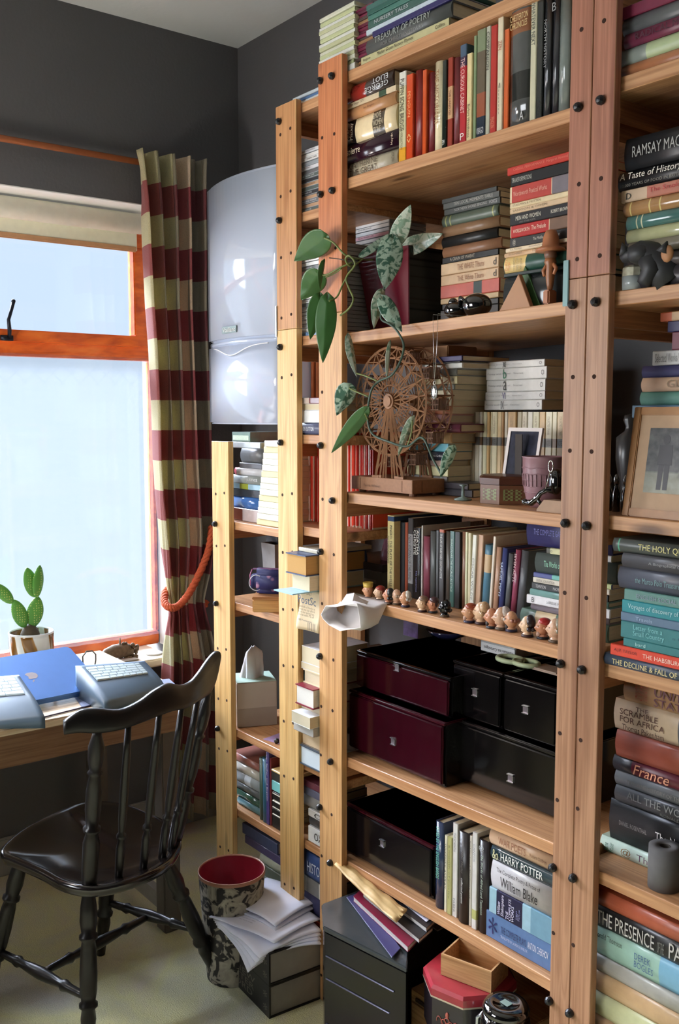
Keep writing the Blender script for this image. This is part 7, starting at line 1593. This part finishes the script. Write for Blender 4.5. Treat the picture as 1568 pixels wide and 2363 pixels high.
GF = pm((176, 128, 84), .3, var=.15, coat=.4)
parts_ = []
b_f = .015
bm = bx(((0, 0, 0), (b_f, .014, hf)), ((wf-b_f, 0, 0), (wf, .014, hf)), ((b_f, 0, 0), (wf-b_f, .014, b_f)), ((b_f, 0, hf-b_f), (wf-b_f, .014, hf)), bev=.0015); parts_.append(mesh_obj('frame', bm, GF, o))
parts_.append(mesh_obj('mount', bx(((b_f, .004, b_f), (wf-b_f, .006, hf-b_f))), pm((190, 156, 124), .6, var=.08), o))
m_, nt_, b_ = newmat('old_monochrome_photograph'); nt_.links.new(ramp(nt_, N(nt_, 'ShaderNodeTexCoord').outputs['Generated'], [(0, (0, 0, 0)), (1, (1, 1, 1))]), b_.inputs['Base Color'])
sp_ = N(nt_, 'ShaderNodeSeparateXYZ'); nt_.links.new(N(nt_, 'ShaderNodeTexCoord').outputs['Generated'], sp_.inputs[0])
nt_.links.new(mixc(nt_, .5, ramp(nt_, sp_.outputs[2], [(.0, lin((130, 128, 108))), (.3, lin((120, 122, 110))), (.34, lin((44, 44, 48))), (1, lin((30, 30, 34)))]), ramp(nt_, noise(nt_, texco(nt_), 60, 4), [(.3, (.1, .1, .1)), (.7, (.3, .3, .3))]), 'ADD'), b_.inputs['Base Color']); b_.inputs['Roughness'].default_value = .25
x0_, x1_, z0_, z1_ = .038, wf-.03, .045, hf-.038
parts_.append(mesh_obj('photograph', bx(((x0_, .0025, z0_), (x1_, .0039, z1_))), m_, o))
def figure(cx_, h, dress, c, lab='printed_figure'):
    bm = bmesh.new(); z0q = z0_+.006; y = .0022
    def poly(P): prism(bm, [(cx_+x*h, z0q+z*h) for x, z in P], 'y', y, y+.0002)
    poly([(.07*math.cos(R(a)), .90+.08*math.sin(R(a))) for a in range(0, 360, 30)])
    if dress: poly([(-.10, .80), (.10, .80), (.09, .58), (.15, .24), (-.15, .24), (-.09, .58)]); poly([(-.07, .24), (-.02, .24), (-.03, 0), (-.06, 0)]); poly([(.02, .24), (.07, .24), (.06, 0), (.03, 0)])
    else: poly([(-.13, .80), (.13, .80), (.15, .44), (-.15, .44)]); poly([(-.11, .45), (-.005, .45), (-.02, 0), (-.11, 0)]); poly([(.005, .45), (.11, .45), (.11, 0), (.02, 0)])
    parts_.append(mesh_obj(lab, bm, pm(c, .4, var=.15), o))
figure(.075, (z1_-z0_)*.86, False, (52, 50, 56)); figure(.118, (z1_-z0_)*.80, True, (120, 118, 112))
for q in parts_: q.rotation_euler.x = R(-9)
mesh_obj('easel', bx(((wf*.45, .045, 0), (wf*.55, .048, hf*.6))), pm((50, 40, 34), .7), o)
o = thing('dark_bust', 'dark statuette standing in shadow behind the framed photograph', 'statuette', (PY(1437, 1100, 1.62).x, 1.64, zD(3))); z_ = lambda v: PY(1437, v, 1.62).z-zD(3)
mesh_obj('statue', lt([(0, 0), (.03, 0), (.03, .02), (.014, .03), (.018, z_(1120)), (.026, z_(1060)), (.026, z_(1010)), (.010, z_(995)), (.008, z_(985)), (.013, z_(970)), (.011, z_(958)), (0, z_(955))], 20), pm((48, 46, 46), .3), o, True)
for k, u in enumerate((1402, 1420, 1442)):
    o = thing('small_bottle', ['dark little bottle nearest the seamed post', 'dark little bottle second from the seamed post', 'dark little bottle closest to the framed photograph'][k], 'bottle', (PY(u, 1120, 1.53).x, 1.535, zD(3)), 0, 'dark bottles beside the framed photograph')
    mesh_obj('bottle_body', lt([(0, 0), (.008, 0), (.008, .035), (.004, .045), (.004, .052), (0, .052)], 16), BG, o, True); mesh_obj('stopper', lt([(0, .0525), (.005, .0525), (.006, .062), (.003, .070), (0, .072)], 14), pm((150, 150, 150), .2, .8, var=0), o, True)
pr_ = PZ(1533, 2046, zD(5)); rr_ = .029; hr = PY(1533, 1950, pr_.y).z-zD(5)
o = thing('grey_paper_roll', 'grey roll standing on the board at the right edge', 'roll', (pr_.x, max(1.502, pr_.y), zD(5)))
mesh_obj('roll_body', lt([(.0105, .001), (rr_, 0), (rr_*1.02, hr*.5), (rr_, hr), (.0105, hr), (.0105, .002)], 36), pm((104, 102, 102), .8, var=.12), o, True)
mesh_obj('cardboard_core', lt([(.0102, .0), (.0102, hr-.001), (.0088, hr-.001), (.0088, 0)], 24), pm((60, 54, 50), .8), o, True)
# dark trailing papers near the foot of the jointed post
o = thing('crumpled_receipts', 'crumpled pale receipts behind the paper pile by the post', 'paper', (-2.035, 1.50, .12)); bm = bmesh.new(); r = random.Random(6)
for k in range(7):
    c0 = Vector((r.uniform(-.05, .06), r.uniform(-.02, .03), .002+.006*k)); vs = [c0+Vector((math.cos(a)*r.uniform(.02, .035), math.sin(a)*r.uniform(.02, .03), r.uniform(0, .012))) for a in (0, 1.2, 2.4, 3.6, 4.8)]
    bm.faces.new([bm.verts.new(v) for v in vs])
bmesh.ops.triangulate(bm, faces=bm.faces[:]); q = mesh_obj('receipts', bm, pm((206, 190, 176), .7, var=.2), o); md = q.modifiers.new('t', 'SOLIDIFY'); md.thickness = .0008
